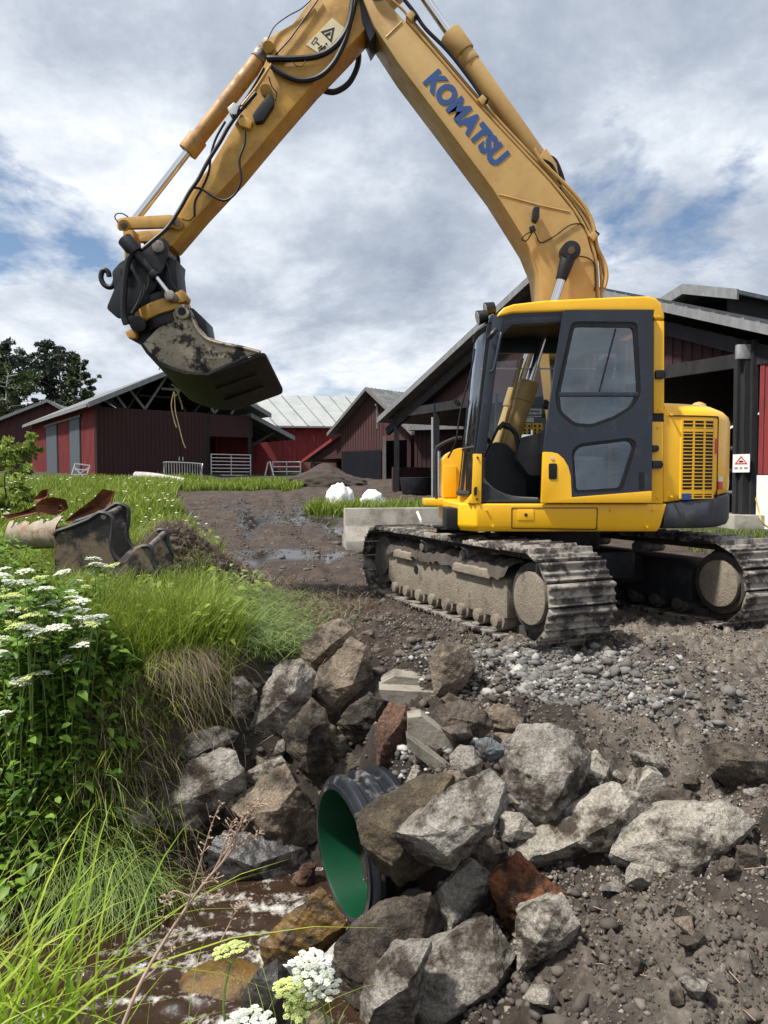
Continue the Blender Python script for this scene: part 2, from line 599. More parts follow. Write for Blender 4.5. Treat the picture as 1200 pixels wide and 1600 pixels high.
    def mesh(self, name, m, bevel=0.0, seg=2, smooth=False, angle=40):
        me = bpy.data.meshes.new(name)
        me.from_pydata(self.v, [], self.f)
        bm = bmesh.new()
        bm.from_mesh(me)
        bmesh.ops.recalc_face_normals(bm, faces=bm.faces)
        if bevel:
            es = [e for e in bm.edges if len(e.link_faces) == 2 and e.calc_face_angle(0) > R(25)]
            try:
                bmesh.ops.bevel(bm, geom=es, offset=bevel, segments=seg, affect='EDGES', profile=.6, clamp_overlap=True)
            except Exception:
                pass
        if smooth or bevel:
            for f in bm.faces:
                f.smooth = True
            for e in bm.edges:
                if len(e.link_faces) == 2 and e.calc_face_angle(0) > R(angle):
                    e.smooth = False
        bm.to_mesh(me)
        bm.free()
        me.materials.append(m)
        return me


def rounded(pts, r, seg=4):
    """fillet every corner of a polygon"""
    o = []
    n = len(pts)
    for i in range(n):
        p0, p, p1 = (Vector(pts[i - 1]), Vector(pts[i]), Vector(pts[(i + 1) % n]))
        a, b = (p0 - p), (p1 - p)
        rr = min(r, a.length * .45, b.length * .45)
        A, B = p + a.normalized() * rr, p + b.normalized() * rr
        for k in range(seg + 1):
            t = k / seg
            q = A * (1 - t) ** 2 + p * 2 * t * (1 - t) + B * t * t
            o.append((q.x, q.y))
    return o


def text_mesh(name, body, size, bold, m, parent, origin, xdir, ydir, spacing=1.0, align='LEFT'):
    cu_ = bpy.data.curves.new('t', 'FONT')
    cu_.body = body
    cu_.size = size
    cu_.offset = bold
    cu_.space_character = spacing
    cu_.align_x = align
    cu_.extrude = 0.0012
    ob = bpy.data.objects.new('t', cu_)
    col.objects.link(ob)
    dg = bpy.context.evaluated_depsgraph_get()
    me = bpy.data.meshes.new_from_object(ob.evaluated_get(dg))
    bpy.data.objects.remove(ob)
    bpy.data.curves.remove(cu_)
    x, y = Vector(xdir).normalized(), Vector(ydir).normalized()
    z = x.cross(y)
    mt = Matrix.Translation(Vector(origin)) @ Matrix((x, y, z)).transposed().to_4x4()
    me.transform(mt)
    me.name = name
    me.materials.clear()
    me.materials.append(m)
    return link(name, me, parent)


# ---- numpy noise
def _h(ix, iy, iz):
    n = (ix * 374761393 + iy * 668265263 + iz * 2147483647 + 1013904223) & 0xffffffff
    n = ((n ^ (n >> 13)) * 1274126177) & 0xffffffff
    n = (n ^ (n >> 16))
    return (n & 0xffffff) / float(0xffffff)


def vnoise(x, y, z):
    x, y, z = np.broadcast_arrays(np.asarray(x, float), np.asarray(y, float), np.asarray(z, float))
    xi, yi, zi = np.floor(x).astype(np.int64), np.floor(y).astype(np.int64), np.floor(z).astype(np.int64)
    fx, fy, fz = x - xi, y - yi, z - zi
    fx, fy, fz = fx * fx * (3 - 2 * fx), fy * fy * (3 - 2 * fy), fz * fz * (3 - 2 * fz)
    r = 0
    for a in (0, 1):
        wa = fx if a else 1 - fx
        for b in (0, 1):
            wb = fy if b else 1 - fy
            for c in (0, 1):
                wc = fz if c else 1 - fz
                r = r + wa * wb * wc * _h(xi + a, yi + b, zi + c)
    return r


def fbm(x, y, z=0.0, s=1.0, o=4, g=.5):
    r, a, t = 0, 1.0, 0
    for i in range(o):
        r = r + a * (vnoise(np.asarray(x) * s + 17.3 * i, np.asarray(y) * s + 5.1 * i, np.asarray(z) * s + 9.7 * i) - .5)
        t += a
        a *= g
        s *= 2.03
    return r / t * 2


def ss(a, b, x):
    t = np.clip((x - a) / (b - a), 0, 1)
    return t * t * (3 - 2 * t)


def np_mesh(name, V, faces_by_n, m, smooth=False, tint=None):
    """fast mesh from arrays: faces_by_n = list of (k x n) index arrays"""
    me = bpy.data.meshes.new(name)
    me.vertices.add(len(V))
    me.vertices.foreach_set('co', np.asarray(V, np.float32).ravel())
    idx = np.concatenate([f.ravel() for f in faces_by_n]).astype(np.int32)
    tot = np.concatenate([np.full(len(f), f.shape[1]) for f in faces_by_n]).astype(np.int32)
    st = np.concatenate([[0], np.cumsum(tot)[:-1]]).astype(np.int32)
    me.loops.add(len(idx))
    me.loops.foreach_set('vertex_index', idx)
    me.polygons.add(len(tot))
    me.polygons.foreach_set('loop_start', st)
    me.polygons.foreach_set('loop_total', tot)
    if smooth:
        me.polygons.foreach_set('use_smooth', np.ones(len(tot), bool))
    me.update(calc_edges=True)
    me.validate()
    if tint is not None:
        a = me.attributes.new('tint', 'FLOAT', 'POINT')
        a.data.foreach_set('value', np.asarray(tint, np.float32))
    me.materials.append(m)
    return me


# ------------------------------------------------------------------ ground
def road_left(y):
    return np.interp(y, [3, 4.6, 5.4, 6.5, 9, 14, 22, 30, 40], [-.75, -.80, -.70, -.95, -1.9, -3.6, -6.6, -8.5, -9])


def ground_z(x, y):
    x, y = np.asarray(x, float), np.asarray(y, float)
    yard = 1.38 * np.clip((y - 9.5) / 28.5, 0, 1.25)
    yard = yard + .06 * fbm(x, y, 0, .35, 2) * ss(7, 12, y)
    left = ss(.2, -.6, x - road_left(y))
    top = yard + .13 * left * ss(4.0, 5.0, y) + .03 * fbm(x, y, 2, .9, 2)
    ye = np.interp(x, [-6, -2.5, -1.5, -.9, -.3, .3, 1, 2, 5], [3.9, 4.05, 4.35, 4.95, 5.3, 5.05, 4.8, 4.6, 4.3])
    yf = np.interp(x, [-6, -2.5, -1.5, -.9, -.3, .3, 1, 2, 5], [3.35, 3.45, 3.6, 3.85, 3.6, 3.05, 2.8, 2.6, 2.4])
    low = np.interp(x, [-6, -.35, .25, 1.0, 1.6, 3, 6], [-1.08, -1.08, -.80, -.47, -.36, -.24, -.2])
    w = .08 * fbm(x, y, 5, 1.6, 3)
    t = ss(0, 1, (y - yf) / (ye - yf) + w)
    z = low + (top - low) * t
    nb = ss(2.6, 1.7, y) * ss(.35, -.05, x)
    z = np.maximum(z, low + (-.17 - low) * nb)
    # earth heaped over the culvert
    s_ = (x + .21) * .885 + (y - 3.42) * .465
    q_ = np.abs(-(x + .21) * .465 + (y - 3.42) * .885)
    z = np.maximum(z, -1.2 + (1.2 - .07) * ss(.10, .34, s_) * ss(.80, .34, q_) * ss(6, 5, y))
    return z


def zone_masks(x, y):
    gl = ss(.10, -.35, x - road_left(y) + .35 * fbm(x, y, 1, 1.1, 3))         # grass side
    gl = np.maximum(gl, ss(26.5, 29.5, y + 1.5 * fbm(x, y, 3, .4, 3)) * ss(-2.5, -4.5, x))
    gl = gl * (1 - np.exp(-(((x + 2.4) / .62) ** 2 + ((y - 8.25) / .5) ** 2)))   # thrown up earth
    gl = gl * (1 - ss(4.9, 4.3, y) * ss(-1.75, -1.35, x))                       # bare bank face
    isl = ss(.0, .35, 1 - ((x + .1) / 2.1) ** 2 - ((y - 18.3) / 1.5) ** 2)      # island by the white bags
    isr = ss(6.0, 6.5, x) * ss(10.5, 11.5, y) * ss(16, 15, y)
    gl = np.maximum(gl, np.maximum(isl, isr))
    dry = ss(-.2, .5, x - .15 * y + .3 + .25 * fbm(x, y, 7, 1.0, 3)) * ss(9, 6, y)   # grey dry dirt on the right
    dry = dry * (1 - .85 * ss(1.3, .7, x - .25 * (y - 3.5)) * ss(5.3, 4.8, y))
    wp = .8 * np.exp(-(((x + 2.1) / 1.6) ** 2 + ((y - 17.5) / 3.2) ** 2)) + .75 * np.exp(-(((x + 1.5) / .9) ** 2 + ((y - 11.5) / .8) ** 2))
    rc_ = x - np.interp(y, [8, 12, 18, 26, 34], [-.5, -1.3, -2.6, -4.0, -5.0])
    wp = wp + .35 * np.exp(-((np.abs(rc_) - .95) / .25) ** 2)
    wet = ss(.26, .55, wp + .6 * fbm(x, y, 11, .9, 4)) * ss(8.5, 10, y) * (1 - gl) * ss(27, 23, y)
    return gl, dry, wet


xs = np.concatenate([-np.geomspace(900, 40, 14), -np.linspace(38, 10, 40), np.arange(-9.5, -4, .2),
                     np.arange(-4, 0, .032), np.arange(0, 3.0, .018), np.arange(3.0, 4.2, .05), np.arange(4.4, 12, .2), np.linspace(12.5, 40, 36), np.geomspace(44, 900, 14)])
ys = np.concatenate([np.linspace(-60, 0, 10), np.arange(.3, 1.2, .08), np.arange(1.2, 1.9, .05), np.arange(1.9, 5.4, .019), np.arange(5.4, 6.2, .03), np.arange(6.25, 10, .06),
                     np.arange(10.1, 24, .18), np.arange(24.3, 44, .5), np.geomspace(46, 1500, 22)])
X, Y = np.meshgrid(xs, ys)
Z = ground_z(X, Y)
gl, dry, wet = zone_masks(X, Y)
near = ss(12, 6, Y) * ss(5.5, 3.8, np.abs(X))
slope_zone = ss(-1.0, 0.0, X) * ss(6.6, 5.4, Y)
lump = fbm(X, Y, 1, 5.0, 5, .62)
Z = Z + near * (.045 + .085 * slope_zone * (1 - .5 * gl)) * lump * (1 - .5 * gl)
fine = np.abs(fbm(X, Y, 4, 14, 3, .6))
Z = Z + near * (1 - gl) * .110 * (.26 - fine) * (.35 + .9 * ss(-.1, .3, fbm(X, Y, 8, 2.2, 2)))
Z = Z + near * (1 - gl) * .030 * fbm(X, Y, 14, 26, 3, .7)
bil = np.abs(fbm(X, Y, 21, 6.5, 3, .5))
Z = Z + near * (1 - gl) * ss(.2, .8, X) * .13 * (.18 - bil) * ss(-.2, .25, fbm(X, Y, 31, 1.3, 2))
# ruts and rough earth on the yard track
Z = Z + ss(8, 11, Y) * (1 - gl) * (1 - wet) * .11 * fbm(X, Y, 6, 1.9, 4, .6)
rc = X - np.interp(Y, [8, 12, 18, 26, 34], [-.5, -1.3, -2.6, -4.0, -5.0])
for o_ in (-.95, .95, .2):
    Z = Z - .085 * np.exp(-((rc - o_ + .12 * fbm(X, Y, 3, .5, 2)) / .17) ** 2) * ss(8.5, 10, Y) * ss(31, 27, Y) * (1 - gl)
# ridges printed by the crawler shoes
al = (X - 1.65) * .40 - (Y - 7.2) * .9165
Z = Z + .030 * np.abs(np.sin(al * math.pi / .17 + 1.2 * fbm(X, Y, 2, 1.5, 2))) * ss(1.4, 1.9, X) * ss(4.0, 4.4, Y) * ss(6.3, 5.9, Y) * ss(-.25, .15, fbm(X, Y, 5, 1.1, 2))
# earth heap thrown up beside the old buckets
hp = np.exp(-(((X + 2.45) / .72) ** 2 + ((Y - 8.3) / .6) ** 2))
Z = Z + .60 * hp * (1 + .5 * fbm(X, Y, 3, 2.5, 3))
# ridge of dug earth left of the near crawler
Z = Z + .10 * np.exp(-(((X - .15) / .35) ** 2 + ((Y - 6.1) / .6) ** 2))
nx, ny = len(xs), len(ys)
V = np.stack([X.ravel(), Y.ravel(), Z.ravel()], 1)
I = (np.arange(ny - 1)[:, None] * nx + np.arange(nx - 1)[None, :]).ravel()
Q = np.stack([I, I + 1, I + nx + 1, I + nx], 1)


def ground_mat():
    m = bpy.data.materials.new('ground_earth')
    m.use_nodes = True
    t = m.node_tree
    b = t.nodes['Principled BSDF']
    g = t.nodes.new('ShaderNodeNewGeometry')
    a = t.nodes.new('ShaderNodeAttribute')
    a.attribute_name = 'zone'
    s = t.nodes.new('ShaderNodeSeparateColor')
    t.links.new(a.outputs['Color'], s.inputs[0])

    def noise(sc, d=8, r=.65):
        n = t.nodes.new('ShaderNodeTexNoise')
        n.inputs['Scale'].default_value = sc
        n.inputs['Detail'].default_value = d
        n.inputs['Roughness'].default_value = r
        t.links.new(g.outputs['Position'], n.inputs['Vector'])
        return n.outputs['Fac']

    def mr(f, lo, hi, a0=0., a1=1.):
        n = t.nodes.new('ShaderNodeMapRange')
        n.inputs['From Min'].default_value = lo
        n.inputs['From Max'].default_value = hi
        n.inputs['To Min'].default_value = a0
        n.inputs['To Max'].default_value = a1
        t.links.new(f, n.inputs['Value'])
        return n.outputs[0]

    def mx(f, A, B):
        n = t.nodes.new('ShaderNodeMix')
        n.data_type = 'RGBA'
        t.links.new(f, n.inputs['Factor'])
        for k, v in (('A', A), ('B', B)):
            if isinstance(v, tuple):
                n.inputs[k].default_value = (*v, 1)
            else:
                t.links.new(v, n.inputs[k])
        return n.outputs['Result']

    base = mx(mr(noise(2.5), .35, .65), (.025, .018, .014), (.074, .052, .039))       # brown yard earth
    grey = mx(mr(noise(5, 10, .75), .38, .62), (.070, .059, .049), (.225, .192, .158))
    c = mx(s.outputs['Green'], base, grey)
    pale = mx(mr(noise(9, 8, .7), .54, .64), c, (.29, .255, .215))
    c = mx(s.outputs['Green'], c, pale)
    pa = t.nodes.new('ShaderNodeAttribute')
    pa.attribute_name = 'damp'
    c = mx(pa.outputs['Fac'], c, mx(mr(noise(7, 9, .7), .35, .65), (.017, .013, .011), (.055, .043, .034)))
    c = mx(s.outputs['Red'], c, mx(mr(noise(4), .4, .6), (.020, .028, .010), (.050, .055, .022)))
    c = mx(s.outputs['Blue'], c, (.022, .018, .016))
    t.links.new(c, b.inputs['Base Color'])
    t.links.new(mr(s.outputs['Blue'], .3, .9, .92, .10), b.inputs['Roughness'])
    b.inputs['Specular IOR Level'].default_value = .4
    bp = t.nodes.new('ShaderNodeBump')
    bp.inputs['Distance'].default_value = .03
    t.links.new(mr(s.outputs['Blue'], .5, 1., .9, .08), bp.inputs['Strength'])
    t.links.new(noise(45, 10, .8), bp.inputs['Height'])
    t.links.new(bp.outputs[0], b.inputs['Normal'])
    return m


gm = np_mesh('ground', V, [Q], ground_mat(), smooth=True)
ca = gm.attributes.new('zone', 'FLOAT_COLOR', 'POINT')
zc = np.stack([gl.ravel(), dry.ravel(), wet.ravel(), np.ones(gl.size)], 1).astype(np.float32)
ca.data.foreach_set('color', zc.ravel())
damp = ss(-.15, .15, 1 - ((X - .0) / 1.15) ** 2 - ((Y - 3.9) / 1.35) ** 2 + .25 * fbm(X, Y, 17, 2.2, 3)) * .9
damp = np.maximum(damp, .75 * ss(.08, .34, fbm(X, Y, 41, 1.7, 4, .6)) * dry)
da = gm.attributes.new('damp', 'FLOAT', 'POINT')
da.data.foreach_set('value', damp.ravel().astype(np.float32))
ground = struct(link('ground', gm))

# lookup of the finished surface
from bisect import bisect_right


def gz(x, y):
    """height of the built ground mesh (bilinear)"""
    x, y = np.atleast_1d(np.asarray(x, float)), np.atleast_1d(np.asarray(y, float))
    i = np.clip(np.searchsorted(xs, x) - 1, 0, nx - 2)
    j = np.clip(np.searchsorted(ys, y) - 1, 0, ny - 2)
    u = np.clip((x - xs[i]) / (xs[i + 1] - xs[i]), 0, 1)
    v = np.clip((y - ys[j]) / (ys[j + 1] - ys[j]), 0, 1)
    return (Z[j, i] * (1 - u) * (1 - v) + Z[j, i + 1] * u * (1 - v) + Z[j + 1, i] * (1 - u) * v + Z[j + 1, i + 1] * u * v)


def gz1(x, y):
    return float(gz(x, y)[0])


def hit(px, py, d0=1.2, d1=60):
    """depth where the sight line through a photo pixel meets the ground"""
    d = np.geomspace(d0, d1, 900)
    p0, p1 = at(px, py, 1.0), at(px, py, 2.0)
    k = p1 - p0
    x = p0.x + (d - 1) * k.x
    z = p0.z + (d - 1) * k.z
    below = z < gz(x, d)
    i = int(np.argmax(below)) if below.any() else len(d) - 1
    return float(d[i])


# ------------------------------------------------------------------ stream
WZ = -.955
wx, wy = np.concatenate([np.arange(-9, -3, .08), np.arange(-3, .5, .018)]), np.arange(1.6, 4.6, .018)
WX, WY = np.meshgrid(wx, wy)
turb = .35 + .65 * ss(1.7, .2, np.hypot(WX + .55, (WY - 3.25)))
WH = WZ + turb * (.040 * fbm(WX * 1.0, WY * 1.6, 0, 5, 4, .6) + .016 * fbm(WX, WY, 3, 17, 3, .6))
WH = WH + .10 * np.exp(-(((WX + .33) / .22) ** 2 + ((WY - 3.22) / .2) ** 2))
wV = np.stack([WX.ravel(), WY.ravel(), WH.ravel()], 1)
n1, n2 = len(wx), len(wy)
I = (np.arange(n2 - 1)[:, None] * n1 + np.arange(n1 - 1)[None, :]).ravel()
wQ = np.stack([I, I + 1, I + n1 + 1, I + n1], 1)
wm = bpy.data.materials.new('stream_water')
wm.use_nodes = True
t = wm.node_tree
b = t.nodes['Principled BSDF']
g = t.nodes.new('ShaderNodeNewGeometry')
at_ = t.nodes.new('ShaderNodeAttribute')
at_.attribute_name = 'tint'
nz = t.nodes.new('ShaderNodeTexNoise')
nz.inputs['Scale'].default_value = 26
nz.inputs['Detail'].default_value = 9
nz.inputs['Roughness'].default_value = .72
t.links.new(g.outputs['Position'], nz.inputs['Vector'])
ad = t.nodes.new('ShaderNodeMath')
ad.operation = 'ADD'
t.links.new(nz.outputs['Fac'], ad.inputs[0])
t.links.new(at_.outputs['Fac'], ad.inputs[1])
mr = t.nodes.new('ShaderNodeMapRange')
mr.inputs['From Min'].default_value = .78
mr.inputs['From Max'].default_value = 1.06
t.links.new(ad.outputs[0], mr.inputs['Value'])
mx = t.nodes.new('ShaderNodeMix')
mx.data_type = 'RGBA'
mx.inputs['A'].default_value = (.030, .017, .010, 1)
mx.inputs['B'].default_value = (.58, .56, .52, 1)
t.links.new(mr.outputs[0], mx.inputs['Factor'])
t.links.new(mx.outputs['Result'], b.inputs['Base Color'])
m2 = t.nodes.new('ShaderNodeMapRange')
m2.inputs['To Min'].default_value = .05
m2.inputs['To Max'].default_value = .6
t.links.new(mr.outputs[0], m2.inputs['Value'])
t.links.new(m2.outputs[0], b.inputs['Roughness'])
bp = t.nodes.new('ShaderNodeBump')
bp.inputs['Strength'].default_value = .5
bp.inputs['Distance'].default_value = .012
t.links.new(nz.outputs['Fac'], bp.inputs['Height'])
t.links.new(bp.outputs[0], b.inputs['Normal'])
foam = (.085 + .46 * fbm(WX * .7, WY * 2.2, 9, 4.5, 5, .62)) * 1.0 + .32 * ss(1.9, .1, np.hypot((WX + .6) * .8, WY - 3.1)) - .12
fall = np.exp(-(((WX + .36) / .16) ** 2 + ((WY - 3.24) / .16) ** 2))
foam = foam + .6 * fall
water = struct(link('stream', np_mesh('stream', wV, [wQ], wm, smooth=True, tint=np.clip(foam, 0, 1).ravel())))


# ------------------------------------------------------------------ grass blades
def blades(P, H, lean, az, width, rs, levels=3, droop=0.0, tint=None, base_z=None):
    """arrays of blades -> verts, faces, tint. lean: how far the tip goes out relative to H"""
    n = len(P)
    V_, lv = [], levels
    wdir = np.stack([-np.sin(az), np.cos(az), np.zeros(n)], 1)
    ph = rs.uniform(-1.2, 1.2, n)
    wdir = np.stack([np.cos(az + math.pi / 2 + ph), np.sin(az + math.pi / 2 + ph), np.zeros(n)], 1)
    od = np.stack([np.cos(az), np.sin(az), np.zeros(n)], 1)
    for k in range(lv):
        s = k / (lv - 1)
        out_ = lean * s ** 1.7 * H
        up = H * (s - droop * s ** 3) * np.sqrt(np.clip(1 - (lean * s * .55) ** 2, .12, 1))
        c = P + od * out_[:, None]
        c[:, 2] += up
        wv = width * (1 - s) ** .7 * (1.0 if k else .8)
        if k < lv - 1:
            V_.append(c - wdir * wv[:, None] * .5)
            V_.append(c + wdir * wv[:, None] * .5)
        else:
            V_.append(c)
    m = 2 * (lv - 1) + 1
    VV = np.stack(V_, 1).reshape(-1, 3)
    b0 = np.arange(n) * m
    quads = np.concatenate([np.stack([b0 + 2 * k, b0 + 2 * k + 1, b0 + 2 * k + 3, b0 + 2 * k + 2], 1) for k in range(lv - 2)])
    tris = np.stack([b0 + 2 * (lv - 2), b0 + 2 * (lv - 2) + 1, b0 + m - 1], 1)
    if tint is None:
        tint = rs.uniform(0, 1, n)
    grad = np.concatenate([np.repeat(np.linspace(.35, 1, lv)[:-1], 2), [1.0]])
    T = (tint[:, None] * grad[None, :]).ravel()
    return VV, quads, tris, T


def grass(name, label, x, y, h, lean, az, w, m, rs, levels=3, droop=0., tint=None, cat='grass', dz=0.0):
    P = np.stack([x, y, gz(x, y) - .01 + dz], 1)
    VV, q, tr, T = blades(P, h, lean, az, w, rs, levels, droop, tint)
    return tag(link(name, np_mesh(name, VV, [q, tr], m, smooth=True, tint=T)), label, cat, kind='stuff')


# ------------------------------------------------------------------ rocks
def ico(sub):
    bm = bmesh.new()
    bmesh.ops.create_icosphere(bm, subdivisions=sub, radius=1)
    v = np.array([p.co[:] for p in bm.verts])
    f = np.array([[p.index for p in fc.verts] for fc in bm.faces])
    bm.free()
    return v, f


ICO5, ICO4 = ico(5), ico(4)
ICO1 = ico(1)
ICO2 = ico(2)


def rock(outline, dd, thick, key, label, seed, rough=1.0, tilt=.45, name='rock', d=None, group=None, p=46, cat='rock', sink=.0):
    """angular stone whose outline follows a photo polygon, set where it lies on the ground"""
    rs = np.random.default_rng(seed)
    pts = np.array(outline, float)
    cx, cy = pts.mean(0)
    if d is None:
        bot = pts[:, 1].max()
        d = hit(cx, min(bot - .15 * (bot - pts[:, 1].min()), 1640)) + dd
    W = np.array([[at(x, y, d).x, at(x, y, d).z] for x, y in pts])
    c = W.mean(0)
    r = (W - c) * 1.13
    size = np.ptp(W, axis=0).mean()
    T = thick * size
    n = len(r)
    # corner points: the outline pushed to different depths, a few apexes in front, a rounded back
    pts3 = []
    for i in range(n):
        pts3.append((r[i][0], rs.uniform(-.26, .16) * T, r[i][1]))
    na = 3 if rough > .5 else 0
    for k in range(na):
        a_ = 2 * math.pi * (k + rs.uniform(0, .7)) / na
        q = rs.uniform(.25, .62)
        j = int((a_ / (2 * math.pi)) * n) % n
        pts3.append((r[j][0] * q, -T * rs.uniform(.38, .58), r[j][1] * q + .04 * size))
    if rough <= .5:                       # flat slabs: straight extrusion
        pts3 = [(x, y_, z) for x, z in r for y_ in (-T * .5, T * .5)]
    else:
        for i in range(0, n, 2):
            pts3.append((r[i][0] * .7, T * .5, r[i][1] * .7))
    bm = bmesh.new()
    for q in pts3:
        bm.verts.new(q)
    res = bmesh.ops.convex_hull(bm, input=bm.verts)
    bmesh.ops.delete(bm, geom=[v for v in bm.verts if not v.link_faces], context='VERTS')
    bmesh.ops.triangulate(bm, faces=bm.faces)
    target = max(.012, size * .036)
    for e in bm.edges:
        e.smooth = e.calc_face_angle(0) < R(24)
    for _ in range(7):
        es = [e for e in bm.edges if e.calc_length() > target]
        if not es:
            break
        bmesh.ops.subdivide_edges(bm, edges=es, cuts=1)
        bmesh.ops.triangulate(bm, faces=[f for f in bm.faces if len(f.verts) > 3])
    bmesh.ops.recalc_face_normals(bm, faces=bm.faces)
    bm.normal_update()
    P = np.array([v.co[:] for v in bm.verts])
    Nn = np.array([v.normal[:] for v in bm.verts])
    f1 = fbm(P[:, 0] + seed, P[:, 1], P[:, 2], 3.0 / size, 3, .55)
    f2 = fbm(P[:, 0] - seed, P[:, 1], P[:, 2], 11 / size, 4, .65)
    f3 = np.clip(fbm(P[:, 0], P[:, 1] + seed, P[:, 2], 4.2 / size, 2, .5) - .18, 0, 1)
    st_ = np.floor((P @ np.array([.3, .2, .93])) / (size * .11) + 1.5 * f1) % 2          # bedding steps
    P = P + Nn * (rough * size * (.030 * f1 + .024 * f2 - .07 * f3 + (.010 * st_ if rough > .5 else 0)))[:, None]
    for v, co in zip(bm.verts, P):
        v.co = co
    for f in bm.faces:
        f.smooth = True
    me = bpy.data.meshes.new(name)
    bm.to_mesh(me)
    bm.free()
    me.materials.append(ROCK[key])
    o = link(name, me, None, (c[0], d, c[1]))
    return tag(o, label, cat, group)


def crop(ox, oy, s, pts):
    return [(ox + x / s, oy + y / s) for x, y in pts]


# ================================================================== EXCAVATOR
SX, SY = 1.65, 7.20                              # swing centre
EX = thing('excavator', 'yellow crawler excavator with raised boom and open cab door beside the ditch', 'excavator', (SX, SY, 0))
tn = Vector((.40, -.9165, 0))                    # along the crawlers, towards the near end
tp = Vector((.9165, .40, 0))                     # across, from near crawler to far one
TL, TR, TW = 1.42, .345, .60                     # half wheel base, wheel radius, shoe width


def track_path(s):
    """s in 0..perimeter -> (along, z, angle of outward normal)"""
    straight, arc = 2 * TL, math.pi * TR
    if s < straight:
        return -TL + s, 2 * TR, math.pi / 2
    s -= straight
    if s < arc:
        a = math.pi / 2 - s / TR
        return TL + TR * math.cos(a), TR + TR * math.sin(a), a
    s -= arc
    if s < straight:
        return TL - s, 0.0, -math.pi / 2
    s -= straight
    a = -math.pi / 2 - s / TR
    return -TL + TR * math.cos(a), TR + TR * math.sin(a), a


PER = 4 * TL + 2 * math.pi * TR
NSH = 46
pitch = PER / NSH
# one track shoe with three grouser bars: x along the track, y across, z outwards
sg = G()
prof = [(-pitch * .56, 0), (-pitch * .56, .016), (-pitch * .44, .050), (-pitch * .34, .050), (-pitch * .24, .018),
        (-pitch * .08, .018), (-pitch * .01, .034), (pitch * .07, .034), (pitch * .13, .018), (pitch * .28, .018),
        (pitch * .34, .036), (pitch * .41, .036), (pitch * .43, .010), (pitch * .43, 0)]
sg.prism(prof, -TW / 2, TW / 2)
SHOE = sg.mesh('track_shoe', TRACK, bevel=.004, seg=1)
lk = G()
for yy in (-.09, .09):
    lk.box((0, yy, -.035), (pitch * .9, .03, .07))
LINK = lk

